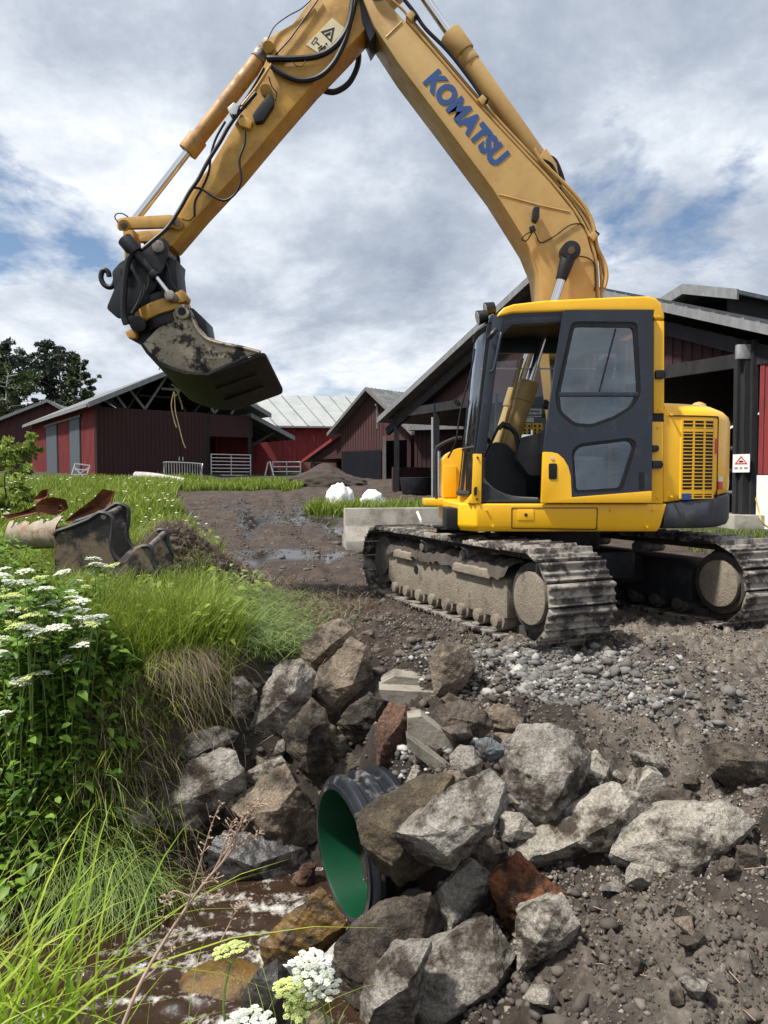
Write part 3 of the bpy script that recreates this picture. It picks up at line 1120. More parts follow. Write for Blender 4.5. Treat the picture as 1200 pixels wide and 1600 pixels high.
for side, off in ((0, -.99), (1, .99)):
    c0 = Vector((SX, SY, 0)) + tp * off
    base = Matrix((tn, tp, Vector((0, 0, 1)))).transposed().to_4x4()
    base.translation = c0 + Vector((0, 0, .052))
    # chain of links
    ch = G()
    for i in range(NSH):
        a, z, an = track_path((i + .5) * pitch)
        m = base @ Matrix.Translation((a, 0, z)) @ Matrix.Rotation(math.pi / 2 - an, 4, 'Y')
        ch.add([m @ Vector(v) for v in LINK.v], LINK.f)
    chain = ch.build('crawler_track', TRACKIN, EX)
    for i in range(NSH):
        a, z, an = track_path((i + .5) * pitch)
        wob = Matrix.Rotation(random.uniform(-.012, .012), 4, 'X') @ Matrix.Translation((0, random.uniform(-.004, .004), random.uniform(-.003, .003)))
        m = base @ Matrix.Translation((a, 0, z)) @ Matrix.Rotation(math.pi / 2 - an, 4, 'Y') @ wob
        link('track_shoe', SHOE, chain, rotm=m)
    # side frame between the wheels
    B = lambda a, c, z: base @ Vector((a, c, z))
    fr = G()
    outer = -.225 if side == 0 else -.225
    pr = [(-1.22, .16), (-1.22, .40), (-1.05, .50), (.90, .50), (1.13, .44), (1.13, .13), (1.0, .11), (-1.1, .11)]
    vs_ = [B(a, outer, z) for a, z in pr] + [B(a, .20, z) for a, z in pr]
    n = len(pr)
    fr.add(vs_, [tuple(range(n)), tuple(range(2 * n - 1, n - 1, -1))] + [(i, (i + 1) % n, n + (i + 1) % n, n + i) for i in range(n)])
    frame = fr.build('track_frame', FRAMEMUD if side == 0 else UNDER, EX, bevel=.02)
    if side == 0:
        for a0, a1 in ((-1.0, -.55), (.30, .92)):        # ledges on top of the frame
            lg = G()
            lg.add([B(a0, outer - .05, .43), B(a1, outer - .05, .43), B(a1, outer + .02, .43), B(a0, outer + .02, .43),
                    B(a0 + .03, outer - .05, .50), B(a1 - .05, outer - .05, .50), B(a1 - .05, outer + .02, .52), B(a0 + .03, outer + .02, .52)],
                   [(0, 1, 2, 3), (4, 7, 6, 5), (0, 4, 5, 1), (1, 5, 6, 2), (2, 6, 7, 3), (3, 7, 4, 0)])
            lg.build('frame_ledge', FRAMEMUD, frame, bevel=.012)
        hole = G().cyl(B(-.52, outer - .006, .34), B(-.52, outer + .01, .34), .045, n=16)
        hole.build('frame_hole', BLACK, frame)
    # rollers
    for a in np.linspace(-1.0, 1.0, 8):
        r_ = G()
        r_.cyl(B(a, outer + .005, .095), B(a, -outer, .095), .085, n=18)
        r_.cyl(B(a, outer - .04, .095), B(a, outer + .01, .095), .055, n=14)
        r_.build('track_roller', TRACKIN if side else FRAMEMUD, frame, bevel=.008)
    for a in (-.35, .45):
        r_ = G()
        r_.cyl(B(a, outer + .0, .585), B(a, .1, .585), .06, n=16)
        r_.cyl(B(a, outer - .03, .585), B(a, outer + .01, .585), .042, n=16)
        r_.build('carrier_roller', STEEL, frame, bevel=.006)
    for a in (-TL, TL):
        w_ = G()
        w_.cyl(B(a, -.19, TR), B(a, .19, TR), .27, n=28)
        w_.cyl(B(a, -.05, TR), B(a, .05, TR), .325, n=28)
        wh = w_.build('drive_wheel', TRACKIN, EX, bevel=.01)
        h_ = G()
        if a > 0:
            h_.cyl(B(a + .02, -.235, TR), B(a + .02, -.18, TR), .205, n=32)
            h_.build('wheel_cover', FRAMEMUD, wh, bevel=.012)
        else:
            h_.cyl(B(a, -.215, TR), B(a, -.18, TR), .17, n=28)
            h_.build('wheel_cover', TRACKIN, wh, bevel=.012)
    if side == 0:
        # earth packed on top of the frame under the returning track
        mg = G()
        na, nc = 90, 14
        for i in range(na):
            for j in range(nc):
                u_, v_ = i / (na - 1), j / (nc - 1)
                a, c = -1.2 + 2.35 * u_, -.27 + .42 * v_
                z = .505 + .075 * math.sin(math.pi * min(1, v_ * 1.15 + .02)) * (1 + .9 * float(fbm(a, c, 3, 4.5, 3))) + .05 * float(fbm(a, c, 1, 16, 3)) - (.05 if j == 0 else 0)
                mg.v.append(B(a, c + .03 * float(fbm(a, c, 9, 9, 2)), z))
        for i in range(na - 1):
            for j in range(nc - 1):
                mg.f.append((i * nc + j, (i + 1) * nc + j, (i + 1) * nc + j + 1, i * nc + j + 1))
        mg.build('packed_mud', EARTH, frame, smooth=True)
    # crumbs of earth carried on the upper run
    D1, F1 = ICO1
    mg = G()
    for k in range(420 if side == 0 else 200):
        a, c = random.uniform(-1.5, 1.35), random.uniform(-.29, .29)
        s = random.choice((.008, .010, .013, .018, .026))
        cc = B(a, c, 2 * TR + .022)
        mg.add([Vector((v[0] * s * random.uniform(.8, 1.6), v[1] * s * random.uniform(.8, 1.6), v[2] * s * .8)) + cc for v in D1], F1.tolist())
    mo = mg.build('mud_crumbs', EARTH, chain)
    mo['kind'] = 'stuff'

# centre frame and swing ring
uc = G()
c0 = Vector((SX, SY, 0))
for a in (-.55, .55):
    uc.bar(c0 + tn * a * .7 + tp * -.85 + Vector((0, 0, .42)), c0 + tn * a * .7 + tp * .85 + Vector((0, 0, .42)), .30, .26)
uc.bar(c0 + tn * -.75 + Vector((0, 0, .50)), c0 + tn * .75 + Vector((0, 0, .50)), .95, .26)
carr = uc.build('undercarriage_frame', UNDER, EX, bevel=.03)
G().cyl((SX, SY, .60), (SX, SY, .90), .52, n=36).build('swing_ring', UNDER, carr, bevel=.01)

C = 6.0
Z_ = lambda py, d=C: at(600, py, d).z
X_ = lambda px, d=C: at(px, 750, d).x
zdeck0, zdeck1 = Z_(831), Z_(787)
xr, xf = X_(1043), X_(737)

# deck skirt: plan outline with a chamfered front-left corner
dk = G()
plan = [(xr, C), (xf + .04, C), (xf - .10, C + .14), (xf - .13, C + .5), (xf - .13, 8.0), (xf + .2, 8.35), (xr, 8.38)]
n = len(plan)
ins = [(x + (.02 if x < 1.5 else -.07), y + (.02 if y < 7 else 0)) for x, y in plan]
vs_ = [(x, y, zdeck0) for x, y in ins] + [(x, y, zdeck0 + .05) for x, y in [(a - (.05 if a > 1.5 else 0), b) for a, b in plan]] + \
      [(x, y, zdeck1) for x, y in plan]
fs = [tuple(range(n)), tuple(range(3 * n - 1, 2 * n - 1, -1))]
for k in range(2):
    fs += [(k * n + i, k * n + (i + 1) % n, (k + 1) * n + (i + 1) % n, (k + 1) * n + i) for i in range(n)]
deck = dk.add(vs_, fs).build('deck', YEL, EX, bevel=.018, seg=3)
# access panel with thin dark joint and latch
jp = rounded(XZ([(799, 793), (934, 793), (933, 828), (799, 826)], C), .015)
ji = rounded(XZ([(800.3, 794.3), (932.6, 794.3), (931.6, 826.6), (800.3, 824.8)], C), .014)
G().prism(jp, C - .003, C + .01, [ji]).build('panel_joint', BLACK, deck)
lt = G().prism(rounded(XZ([(809, 796), (834, 796), (834, 813), (809, 813)], C), .01), C - .006, C + .01).build('panel_latch', YEL, deck, bevel=.003)
G().cyl(at(821.5, 804.5, C) + Vector((0, -.009, 0)), at(821.5, 804.5, C), .014, n=14).build('latch_lock', BLACK, deck)
G().prism(XZ([(741, 787.5), (1020, 787.5), (1020, 785.2), (741, 785.2)], C), C + .02, C + .3).build('deck_seal', BLACK, deck)
bx_ = G().box((xf - .13, C + .36, zdeck0 + .10), (.14, .42, .19)).build('front_bumper_block', BLACK, deck, bevel=.02)
# front right tool box, step and handrail
d7 = 7.55
tb = G().prism(rounded(XZ([(693, 780), (693, 716), (701, 707), (716, 700), (728, 700), (728, 780)], d7), .03), d7, d7 + .55)
tbo = tb.build('tool_box', YEL, EX, bevel=.02)
G().prism(XZ([(692.0, 728), (713, 728), (713, 777), (692.0, 777)], d7), d7 - .02, d7 + .02).build('tool_box_door', YEL, tbo, bevel=.006)
G().prism(XZ([(664, 780), (742, 780), (742, 792), (664, 790)], 7.3), 7.3, 7.9).build('front_step', YEL, EX, bevel=.012)
G().prism(XZ([(700, 788), (742, 788), (742, 830), (716, 824), (704, 812)], 7.0), 6.7, 8.1).build('deck_front', YEL, EX, bevel=.02)
hr = G().tube([at(682, 782, 7.4), at(681, 745, 7.4), at(681, 705, 7.4), at(688, 695, 7.4), at(710, 685, 7.4), at(722, 684, 7.4)], .016, 8, 5)
hr.build('hand_rail', DARKG, EX, smooth=True)
us = G()
us.cyl(at(682, 833, 6.9), at(706, 835, 6.9), .045, n=14)
us.box(at(695, 823, 6.9), (.22, .25, .02))
us.tube([at(706, 832, 6.9), at(720, 828, 6.9), at(742, 838, 7.1), at(765, 833, 7.2)], .028, 8, 4)
us.build('swivel_hoses', BLKMET, EX, smooth=True)

# ---- tail: counterweight and engine cover share one plan curve
def tail(phi, inset=0.0):
    r = ((1 / 1.665) ** 12 + max(0, math.sin(phi) / 1.2) ** 12) ** (-1 / 12) - inset
    return SX + r * math.cos(phi), SY - r * math.sin(phi)


PH = [R(a) for a in np.linspace(59.6, -62, 60)]


def tail_loft(rings, back=1.9):
    """rings: (z left, z right, inset)"""
    g_ = G()
    n = len(PH)
    for zl, zr, ins_ in rings:
        for i, ph in enumerate(PH):
            x, y = tail(ph, ins_)
            t_ = min(1, max(0, (x - 2.37) / .65))
            g_.v.append((max(x, 2.375 + ins_ * .0), y, zl + (zr - zl) * t_))
    m = len(rings)
    for k in range(m - 1):
        for i in range(n - 1):
            g_.f.append((k * n + i, k * n + i + 1, (k + 1) * n + i + 1, (k + 1) * n + i))
        g_.f.append((k * n + n - 1, k * n, (k + 1) * n, (k + 1) * n + n - 1))
    g_.f.append(tuple(range(n)))
    g_.f.append(tuple(range(m * n - 1, (m - 1) * n - 1, -1)))
    return g_


zc0 = Z_(832)
cw = tail_loft([(zc0 + .03, zc0 + .03, .07), (zc0 + .05, zc0 + .05, .02), (zc0 + .10, zc0 + .10, 0), (Z_(790), Z_(776), 0), (Z_(787), Z_(773), .02)])
cw.build('counterweight', CWG, EX, smooth=True, angle=50)
ec = tail_loft([(Z_(785.5), Z_(771.5), .03), (Z_(784), Z_(770), .012), (Z_(775), Z_(760), .006), (Z_(652), Z_(655), .006), (Z_(640), Z_(646), .02),
                (Z_(632), Z_(638), .06), (Z_(627), Z_(631), .14), (Z_(625), Z_(628), .26)])
cover = ec.build('engine_cover', YEL, EX, smooth=True, angle=60)


def tail_strip(p0, p1, z0, z1, out_, thick=.02, n=10):
    """patch that follows the tail surface, standing out_ proud of it"""
    g_ = G()
    for i in range(n):
        ph = p0 + (p1 - p0) * i / (n - 1)
        for z in (z0, z1):
            for o_ in (-out_, thick - out_):
                x, y = tail(ph, o_)
                g_.v.append((x, y, z))
    for i in range(n - 1):
        b0, b1 = i * 4, i * 4 + 4
        g_.f += [(b0, b1, b1 + 2, b0 + 2), (b0 + 1, b0 + 3, b1 + 3, b1 + 1), (b0 + 2, b1 + 2, b1 + 3, b0 + 3), (b0, b0 + 1, b1 + 1, b1)]
    g_.f += [(0, 2, 3, 1), (4 * n - 4, 4 * n - 3, 4 * n - 1, 4 * n - 2)]
    return g_


# px of tail angle -> find angle for a pixel column
def phi_of(px):
    best = min(np.linspace(R(59), R(15), 400), key=lambda ph: abs(600 + F * tail(ph)[0] / tail(ph)[1] - px))
    return float(best)


pA, pB = phi_of(1064), phi_of(1113)
zt_, zb_ = Z_(656), Z_(779)
tail_strip(pA, pB, zb_, zt_, .001, .02).build('grille_backing', BLACK, cover)
# inset panel joint
pj0, pj1 = phi_of(1045), phi_of(1120)
for z0, z1 in ((Z_(650), Z_(648.4)),):
    tail_strip(pj0, pj1, z0, z1, .001, .02, 14).build('cover_joint', BLACK, cover)
tail_strip(phi_of(1120.5), pj1 - .003, Z_(778), Z_(650), .001, .02, 3).build('cover_joint', BLACK, cover)
rows = np.concatenate([[656, 661.5, 667.2, 671.5], np.linspace(677, 766, 17), [769.5, 774.5, 779]])
for py in rows:
    wide = 1.5 if py not in (671.5, 769.5) else 5.0
    tail_strip(pA, pB, Z_(py + wide * .5), Z_(py - wide * .5), .006, .012, 8).build('grille_bar', YEL, cover)
for q in (pA, pA + (pB - pA) * .34, pA + (pB - pA) * .67, pB):
    tail_strip(q - .004, q + .006, zb_, zt_, .005, .012, 2).build('grille_post', YEL, cover)
tail_strip(phi_of(1064), phi_of(1078), Z_(781), Z_(771), .008, .01, 3).build('cover_badge', BLUE, cover)
tail_strip(phi_of(1114.5), phi_of(1119), Z_(708), Z_(684), .004, .01, 3).build('cover_decal', REDP, cover)
tail_strip(phi_of(1122), phi_of(1128), Z_(765), Z_(753), .004, .01, 3).build('reflector', REDP, cover)
tail_strip(phi_of(1122), phi_of(1128), Z_(752.5), Z_(745), .004, .01, 3).build('reflector', WHITE, cover)
cp = G()
V0, F0 = ICO2
cp.add([Vector((v[0] * .07, v[1] * .07, max(v[2], 0) * .05)) + Vector((2.84, 6.45, Z_(628))) for v in V0], F0.tolist())
cp.build('filler_cap', YELOLD, cover, smooth=True)

# ---- cab
cabw = .98
CB = C + cabw
cf = G()
# near side: front pillar (dark), header
cf.prism(XZ([(771, 494), (787, 494), (779, 545), (759, 709), (744, 709), (757, 600)], C), C - .005, C + .06)
cf.prism(XZ([(780, 486), (1022, 485), (1022, 500), (884, 503), (800, 508), (788, 520), (780, 520)], C), C + .0, C + .07)
# far side frame around the right-hand window
sil = at(800, 700, CB).z
for a, bb in (((772, 494), (744, 709)),):
    dx0 = at(a[0], a[1], C)
    dx1 = at(bb[0], bb[1], C)
    cf.bar((dx0.x + .02, CB - .03, dx0.z), (dx1.x + .02, CB - .03, dx1.z), .06, .07)
    cf.bar((dx0.x + .02, C + .03, dx0.z - .02), (dx0.x + .02, CB - .03, dx0.z - .02), .08, .08)
zroof = Z_(490)
cf.box(((X_(780) + X_(1030)) / 2, CB - .02, zroof - .08), (X_(1030) - X_(780), .06, .16))
cf.box((X_(1028) - .02, (C + CB) / 2, (zroof + zdeck1) / 2 - .35), (.06, cabw - .05, zroof - zdeck1 - .70))      # rear wall, lower
for yy in (C + .10, CB - .04):
    cf.box((X_(1028) - .02, yy, zroof - .40), (.07, .09, .80))
cf.box((X_(925), CB - .02, sil - .22), (X_(1030) - X_(765), .05, .52))
cabf = cf.build('cab_frame', DARKG, EX, bevel=.008)
# floor and lower front
fl = G()
fl.box(((X_(745) + X_(1030)) / 2, (C + CB) / 2, zdeck1 + .015), (X_(1030) - X_(745), cabw - .04, .035))
fl.prism(XZ([(753, 786), (753, 752), (762, 757), (800, 781), (850, 783), (850, 787)], C), C + .03, C + .09)
fl.build('cab_floor', INTER, EX, bevel=.006)
lp = G().prism(XZ([(740, 709), (753, 709), (752, 787), (737, 787)], C), C - .006, C + .07)
lp.build('lower_pillar', YEL, EX, bevel=.008)
G().prism(rounded(XZ([(740.5, 762), (745, 760), (744.5, 773), (740.5, 774)], C), .006), C - .02, C).build('pillar_handle', BLACK, EX, bevel=.003)
lf = G()
q0, q1 = at(744, 772, C), at(739, 787, C)
lf.add([(q0.x - .04, C + .02, q0.z), (q0.x - .04, CB - .02, q0.z), (q1.x - .04, CB - .02, q1.z), (q1.x - .04, C + .02, q1.z),
        (q0.x + .02, C + .02, q0.z), (q0.x + .02, CB - .02, q0.z), (q1.x + .02, CB - .02, q1.z), (q1.x + .02, C + .02, q1.z)],
       [(0, 1, 2, 3), (4, 7, 6, 5), (0, 4, 5, 1), (1, 5, 6, 2), (2, 6, 7, 3), (3, 7, 4, 0)])
lf.build('front_sill', YEL, EX, bevel=.008)
# windscreen: gently bowed sheet between the front pillars, with dark edge frame
w0, w1 = at(770, 505, C), at(741, 772, C)
wg = G()
N_ = 9
for i in range(N_):
    t_ = i / (N_ - 1)
    bow = -.07 * math.sin(math.pi * t_)
    for p_ in (w0, w1):
        wg.v.append((p_.x + bow, C + .05 + t_ * (cabw - .10), p_.z))
for i in range(N_ - 1):
    wg.f.append((2 * i, 2 * i + 1, 2 * i + 3, 2 * i + 2))
wg.build('windscreen', GLASS, EX, smooth=True)
wf = G()
for tt in (0, 1):
    yb = C + .05 + tt * (cabw - .10)
    wf.bar((w0.x - .015, yb, w0.z), (w1.x - .015, yb, w1.z), .05, .03)
for t_ in (0, .72, 1):
    p_ = w0.lerp(w1, t_)
    wf.tube([(p_.x - .005 - .07 * math.sin(math.pi * k / 6), C + .05 + k / 6 * (cabw - .1), p_.z) for k in range(7)], .016 if t_ == .72 else .028, 6, 2)
wf.build('windscreen_frame', BLKMET, EX, smooth=True)
# wiper, mirror arm, grab handle
wp = G().tube([at(700, 715, 6.2), at(712, 690, 6.1), at(720, 640, 6.1), at(736, 580, 6.05), at(742, 545, 6.05)], .008, 6, 3)
wp.build('wiper', BLACK, EX, smooth=True)
gh = G().tube([at(783, 520, C - .05), at(781, 530, C - .06), at(772, 575, C - .06), at(766, 580, C - .05)], .012, 8, 3)
gh.build('grab_handle', DARKG, EX, smooth=True)
mk = G().tube([at(775, 515, C - .03), at(769, 522, C - .05), at(764, 528, C - .03)], .02, 8, 3)
mk.build('mirror_bracket', BLKMET, EX, smooth=True)
mrr = G().prism(rounded(XZ([(708, 625), (714, 622), (722, 632), (716, 636)], 7.0), .02), 7.0, 7.06)
mrr.build('side_mirror', BLACK, EX, bevel=.008)
# roof and rear yellow pillar
rf_ = G().prism(XZ([(776, 496), (779, 489), (787, 481), (802, 475.5), (850, 470), (920, 466.5), (975, 464), (1012, 463), (1025, 466), (1034, 476),
                   (1037.5, 492), (1037.5, 500), (1021, 500), (1021, 486), (900, 486.5), (800, 490)], C), C - .012, CB + .02)
roof = rf_.build('cab_roof', YEL, EX, bevel=.022, seg=3)
rp_ = G().prism(XZ([(1020.5, 501), (1037.5, 501), (1037.5, 646), (1020.5, 646)], C), C - .011, C + .14)
rp_.build('rear_pillar', YEL, EX, bevel=.012, seg=2)
G().prism(XZ([(1017, 659), (1036, 659), (1035.5, 786.5), (1017, 786.5)], C), C - .008, C + .2).build('rear_panel', YEL, EX, bevel=.008)
G().prism(XZ([(1016, 646), (1038, 646), (1038, 659), (1016, 659)], C), C + .01, C + .2).build('rear_gap', BLACK, EX)
G().prism(XZ([(1037.5, 637), (1044, 640), (1044.5, 784), (1037.5, 784)], C), C + .015, C + .4).build('cover_edge', YEL, EX, bevel=.006)
for px, py, w_, h_ in ((1030, 586, 16, 13), (1021, 701, 12, 10), (1025, 726, 17, 12)):
    G().prism(rounded(XZ([(px - w_ / 2, py - h_ / 2), (px + w_ / 3, py - h_ / 2), (px + w_ / 2, py), (px + w_ / 3, py + h_ / 2), (px - w_ / 2, py + h_ / 2)], C), .01),
              C - .05, C).build('door_catch', BLACK, EX, bevel=.008)
# work lamps on the front of the roof
for px, py, d_ in ((750, 496, 6.10), (762, 483, 6.35)):
    c_ = at(px, py, d_)
    dr = Vector((-.97, -.12, -.25)).normalized()
    wl = G().cyl(c_ + dr * .02, c_ - dr * .06, .062, .05, n=20)
    wl.tube([c_ - dr * .04, c_ - dr * .05 + Vector((.03, 0, -.08)), at(772, 494, d_ - .02)], .011, 6, 3)
    wo = wl.build('work_lamp', BLKMET, EX, smooth=True)
    G().cyl(c_ + dr * .026, c_ + dr * .021, .054, n=20).build('lamp_glass', LAMPGL, wo)

G().box(((X_(790) + X_(1018)) / 2, (C + CB) / 2, zroof - .012), (X_(1018) - X_(790), cabw - .10, .03)).build('roof_lining', INTER, EX, bevel=.008)
for px, py in ((1029, 495), (1029, 640), (1027, 668), (1027, 778), (746, 715), (745, 780), (1049, 648), (1049, 776), (954, 797), (1020, 797), (760, 797), (770, 822), (1010, 823)):
    p_ = at(px, py, C)
    G().cyl(p_ + Vector((0, -.018, 0)), p_ + Vector((0, .01, 0)), .009, n=10).build('bolt', BLKMET if px < 760 else YEL, EX)
# ---- door (open, slid back along the cab side)
DY = C - .055
do_ = XZ([(881, 487), (884, 484.5), (1021, 484), (1018.5, 768), (893, 778), (849, 778), (849, 709), (858, 640), (869, 565)], DY)
w_out = rounded(XZ([(893, 502), (996, 503), (1002, 616), (990, 637), (962, 655), (925, 668), (897, 667), (872, 646), (867, 618)], DY), .05, 4)
w_low = rounded(XZ([(893, 704), (905, 693), (984, 683.5), (996, 692), (973, 767), (897, 771)], DY), .04, 4)
door = G().prism(do_, DY, DY + .045, [w_out, w_low]).build('cab_door', DARKG, EX, bevel=.0)
# rubber seals
def ring(pts_o, pts_i, d, y0, y1, m, name, par):
    return G().prism(pts_o, y0, y1, [pts_i]).build(name, m, par)


w_in = rounded(XZ([(898, 510), (990, 511), (996.5, 612), (986, 634), (960, 650), (925, 662.5), (899, 661), (877, 642), (875, 617)], DY), .04, 4)
ring(w_out, w_in, DY, DY + .006, DY + .035, BLACK, 'window_seal', door)
w_li = rounded(XZ([(897, 708), (907, 698), (982, 689), (990, 696), (969, 762), (901, 766.5)], DY), .035, 4)
ring(w_low, w_li, DY, DY + .006, DY + .035, BLACK, 'window_seal', door)
G().prism(XZ([(874, 612.5), (998, 612.5), (998, 619.5), (874, 619.5)], DY), DY + .004, DY + .03).build('window_bar', DARKG, door, bevel=.003)
G().sheet([(x, DY + .022, z) for x, z in w_in]).build('door_window', GLASSD, door)
G().sheet([(x, DY + .022, z) for x, z in w_li]).build('door_window', GLASSD, door)
yc = XZ([(849, 706), (862, 706.5), (872, 709), (881, 717), (888, 729), (892, 744), (893.5, 777), (1018.5, 767), (1018, 786), (846, 786)], DY)
yco = G().prism(yc, DY - .006, DY + .05).build('door_corner', YEL, door, bevel=.007)
G().prism(rounded(XZ([(857, 724), (870, 724), (870, 749), (857, 749)], DY), .016), DY - .012, DY + .01).build('door_handle', BLACK, door, bevel=.004)
G().cyl(at(862.5, 716, DY) + Vector((0, -.012, 0)), at(862.5, 716, DY), .013, n=14).build('door_lock', CHROME, door)
G().prism(rounded(XZ([(998, 738), (1006, 737), (1006, 764), (998, 765)], DY), .01), DY - .003, DY + .01).build('door_grip', BLACK, door)
G().bar(at(936, 613, DY + .02), at(962, 514, DY + .02), .012, .012).build('window_divider', BLACK, door)

# ---- cab interior
st = G()
sxm = X_(950)
st.box((X_(915), C + .52, zdeck1 + .34), (.52, .50, .14))
seat = st.build('operator_seat', SEATF, EX, bevel=.04, seg=3)
m_ = Matrix.Rotation(R(10), 3, 'Y')
G().box((X_(960), C + .52, zdeck1 + .74), (.14, .48, .72), m_).build('backrest', SEATF, seat, bevel=.05, seg=3)
G().box((X_(972), C + .52, zdeck1 + 1.20), (.10, .28, .20), m_).build('headrest', SEATF, seat, bevel=.04, seg=3)
G().box((X_(925), C + .52, zdeck1 + .16), (.40, .42, .26)).build('seat_base', INTER, seat, bevel=.03)
cs = G()
cs.prism(rounded(XZ([(812, 684), (846, 676), (860, 690), (862, 720), (850, 742), (826, 744), (806, 718)], 6.2), .03), C + .14, C + .30)
cs.prism(rounded(XZ([(770, 690), (792, 694), (820, 728), (822, 782), (757, 782), (757, 720)], 6.5), .04), C + .46, C + .80)
cs.prism(rounded(XZ([(842, 672), (880, 668), (890, 700), (842, 712)], 6.2), .03), C + .10, C + .26)
cs.build('control_console', INTER, EX, bevel=.015)
jl = G().tube([at(812, 705, 6.2), at(808, 688, 6.2), at(806, 678, 6.2), at(797, 668, 6.2), at(789, 665, 6.2)], .022, 8, 4)
jl.cyl(at(796, 667, 6.2), at(786, 664, 6.2), .03, .026, n=12)
jl.build('control_lever', BLACK, EX, smooth=True)
j2 = G().tube([at(757, 715, 6.12), at(766, 695, 6.12), at(778, 670, 6.12), at(786, 664, 6.12)], .012, 8, 4)
j2.cyl(at(779, 670, 6.12), at(788, 660, 6.12), .022, .018, n=12)
j2.build('travel_lever', BLACK, EX, smooth=True)
G().prism(rounded(XZ([(848, 628), (852, 623), (860, 630), (858, 640), (849, 637)], 6.3), .015), C + .28, C + .36).build('phone_holder', BLACK, EX, bevel=.008)
hs = G()
for k in range(4):
    hs.tube([at(755, 748 + 4 * k, 6.1), at(772, 765 + 3 * k, 6.1), at(800, 776 + 2 * k, 6.12), at(840, 779 + k, 6.15)], .010, 6, 3)
hs.build('floor_cables', mat('cable_grey', (.16, .16, .15), rough=.7), EX, smooth=True)
lvd = CB - .12
lv = G().prism(rounded(XZ([(952, 690), (982, 690), (984, 706), (975, 760), (950, 762)], lvd), .03), lvd, lvd + .03).build('louvre_panel', YEL, EX, bevel=.006)
for k in range(7):
    yk = 699 + k * 8.2
    G().bar(at(957, yk + 3, lvd - .004), at(979 - k * .8, yk - 1, lvd - .004), .01, .018).build('louvre_slot', BLACK, lv)
# right-hand window, stickers on it
rw = G().sheet([(X_(765), CB - .03, sil), (X_(1020), CB - .03, sil), (X_(1020), CB - .03, zroof - .15), (X_(788), CB - .03, zroof - .15)])
rwo = rw.build('right_window', GLASS, EX)
G().box(((X_(765) + X_(1020)) / 2, CB - .035, Z_(577, CB)), (X_(1020) - X_(770), .02, .012)).build('window_bar', GALV, rwo)
dS = CB - .05
sg1 = G().prism(XZ([(809, 638.5), (846, 638.5), (846, 651.5), (809, 651.5)], dS), dS, dS + .004).build('no_smoking_sticker', WHITE, EX)
cc = at(816, 645, dS)
G().prism([(cc.x + .026 * math.cos(a), cc.z + .026 * math.sin(a)) for a in np.linspace(0, 2 * math.pi, 20)[:-1]], dS - .003, dS - .001,
          [[(cc.x + .019 * math.cos(a), cc.z + .019 * math.sin(a)) for a in np.linspace(0, 2 * math.pi, 20)[:-1]]]).build('ban_ring', REDP, sg1)
G().bar((cc.x - .017, dS - .003, cc.z + .017), (cc.x + .017, dS - .003, cc.z - .017), .003, .006).build('ban_stroke', REDP, sg1)
text_mesh('sticker_text', 'Rökning', .036, .0006, BLACK, sg1, at(824, 644.2, dS) - Vector((0, .002, 0)), (1, 0, 0), (0, 0, 1))
text_mesh('sticker_text', 'förbjuden', .036, .0006, BLACK, sg1, at(823, 650, dS) - Vector((0, .002, 0)), (1, 0, 0), (0, 0, 1))
sg2 = G().prism(XZ([(816, 652.5), (834, 652.5), (834, 659.5), (816, 659.5)], dS), dS, dS + .004).build('small_sticker', WHITE, EX)
YST = mat('warning_yellow', (.75, .42, .02), rough=.5)
for bx0, bx1 in ((816, 830), (832, 848)):
    s_ = G().prism(XZ([(bx0, 661), (bx1, 661), (bx1, 679), (bx0, 679)], dS), dS, dS + .004).build('warning_sticker', YST, EX)
    for r0 in (665, 671.5, 676):
        for k in (0, 1):
            cx_ = bx0 + 4 + k * 7
            G().prism(XZ([(cx_ - 2.4, r0 + 2), (cx_ + 2.4, r0 + 2), (cx_, r0 - 2.2)], dS), dS - .003, dS - .001).build('warning_mark', BLACK, s_)

# ---- boom
BY = 7.06
bw = .44
up_e = [(574, -60), (597, -6), (632, 32), (693, 101), (747, 164.5), (808, 230), (858, 283), (896, 330), (917, 368), (928, 406), (931, 464), (928, 560), (915, 640)]
lo_e = [(870, 660), (858, 560), (846, 466), (841, 422), (825, 383), (804, 349), (770, 295), (693, 192), (622, 98), (584, 40), (556, -30)]
bm_ = G().prism(XZ(up_e + lo_e, BY), BY, BY + bw)
boom = bm_.build('boom', YELOLD, EX, bevel=.012, seg=2)
# weld seam and lower doubler
sm = G().tube([at(779, 304, BY), at(800, 309, BY), at(840, 320, BY), at(890, 331, BY)], .008, 6, 2)
sm.build('weld_seam', YELOLD, boom, smooth=True)
G().tube([at(603, 58, BY), at(628, 34, BY)], .007, 6, 1).build('weld_seam', YELOLD, boom, smooth=True)
G().prism(XZ([(556, -40), (600, -40), (588, 45), (578, 60), (566, 30)], BY), BY + .05, BY + bw - .05).build('boom_head', DARKG, boom, bevel=.01)
# blue lettering along the boom
p0, p1 = at(661, 127, BY), at(774, 261, BY)
xd = (p1 - p0).normalized()
yd = Vector((-xd.z, 0, xd.x))
if yd.x < 0:
    yd = -yd
tm = text_mesh('lettering', 'KOMATSU', .262, .0135, BLUE, boom, p0 + Vector((0, -.004, 0)), xd, yd, 1.03)
bb = [Vector(v.co) for v in tm.data.vertices]
L0 = max((v - p0).dot(xd) for v in bb)
k_ = (p1 - p0).length / L0
for v in tm.data.vertices:
    r_ = v.co - p0
    v.co = p0 + xd * (r_.dot(xd) * k_) + yd * r_.dot(yd) + Vector((0, r_.y, 0))
dot = at(757.5, 208, BY)
G().prism([(dot.x + a * xd.x * .02 + b_ * yd.x * .02, dot.z + a * xd.z * .02 + b_ * yd.z * .02) for a, b_ in ((-1, -1), (1, -1), (1, 1), (-1, 1))],
          BY - .005, BY - .002).build('lettering_dot', BLUE, boom)
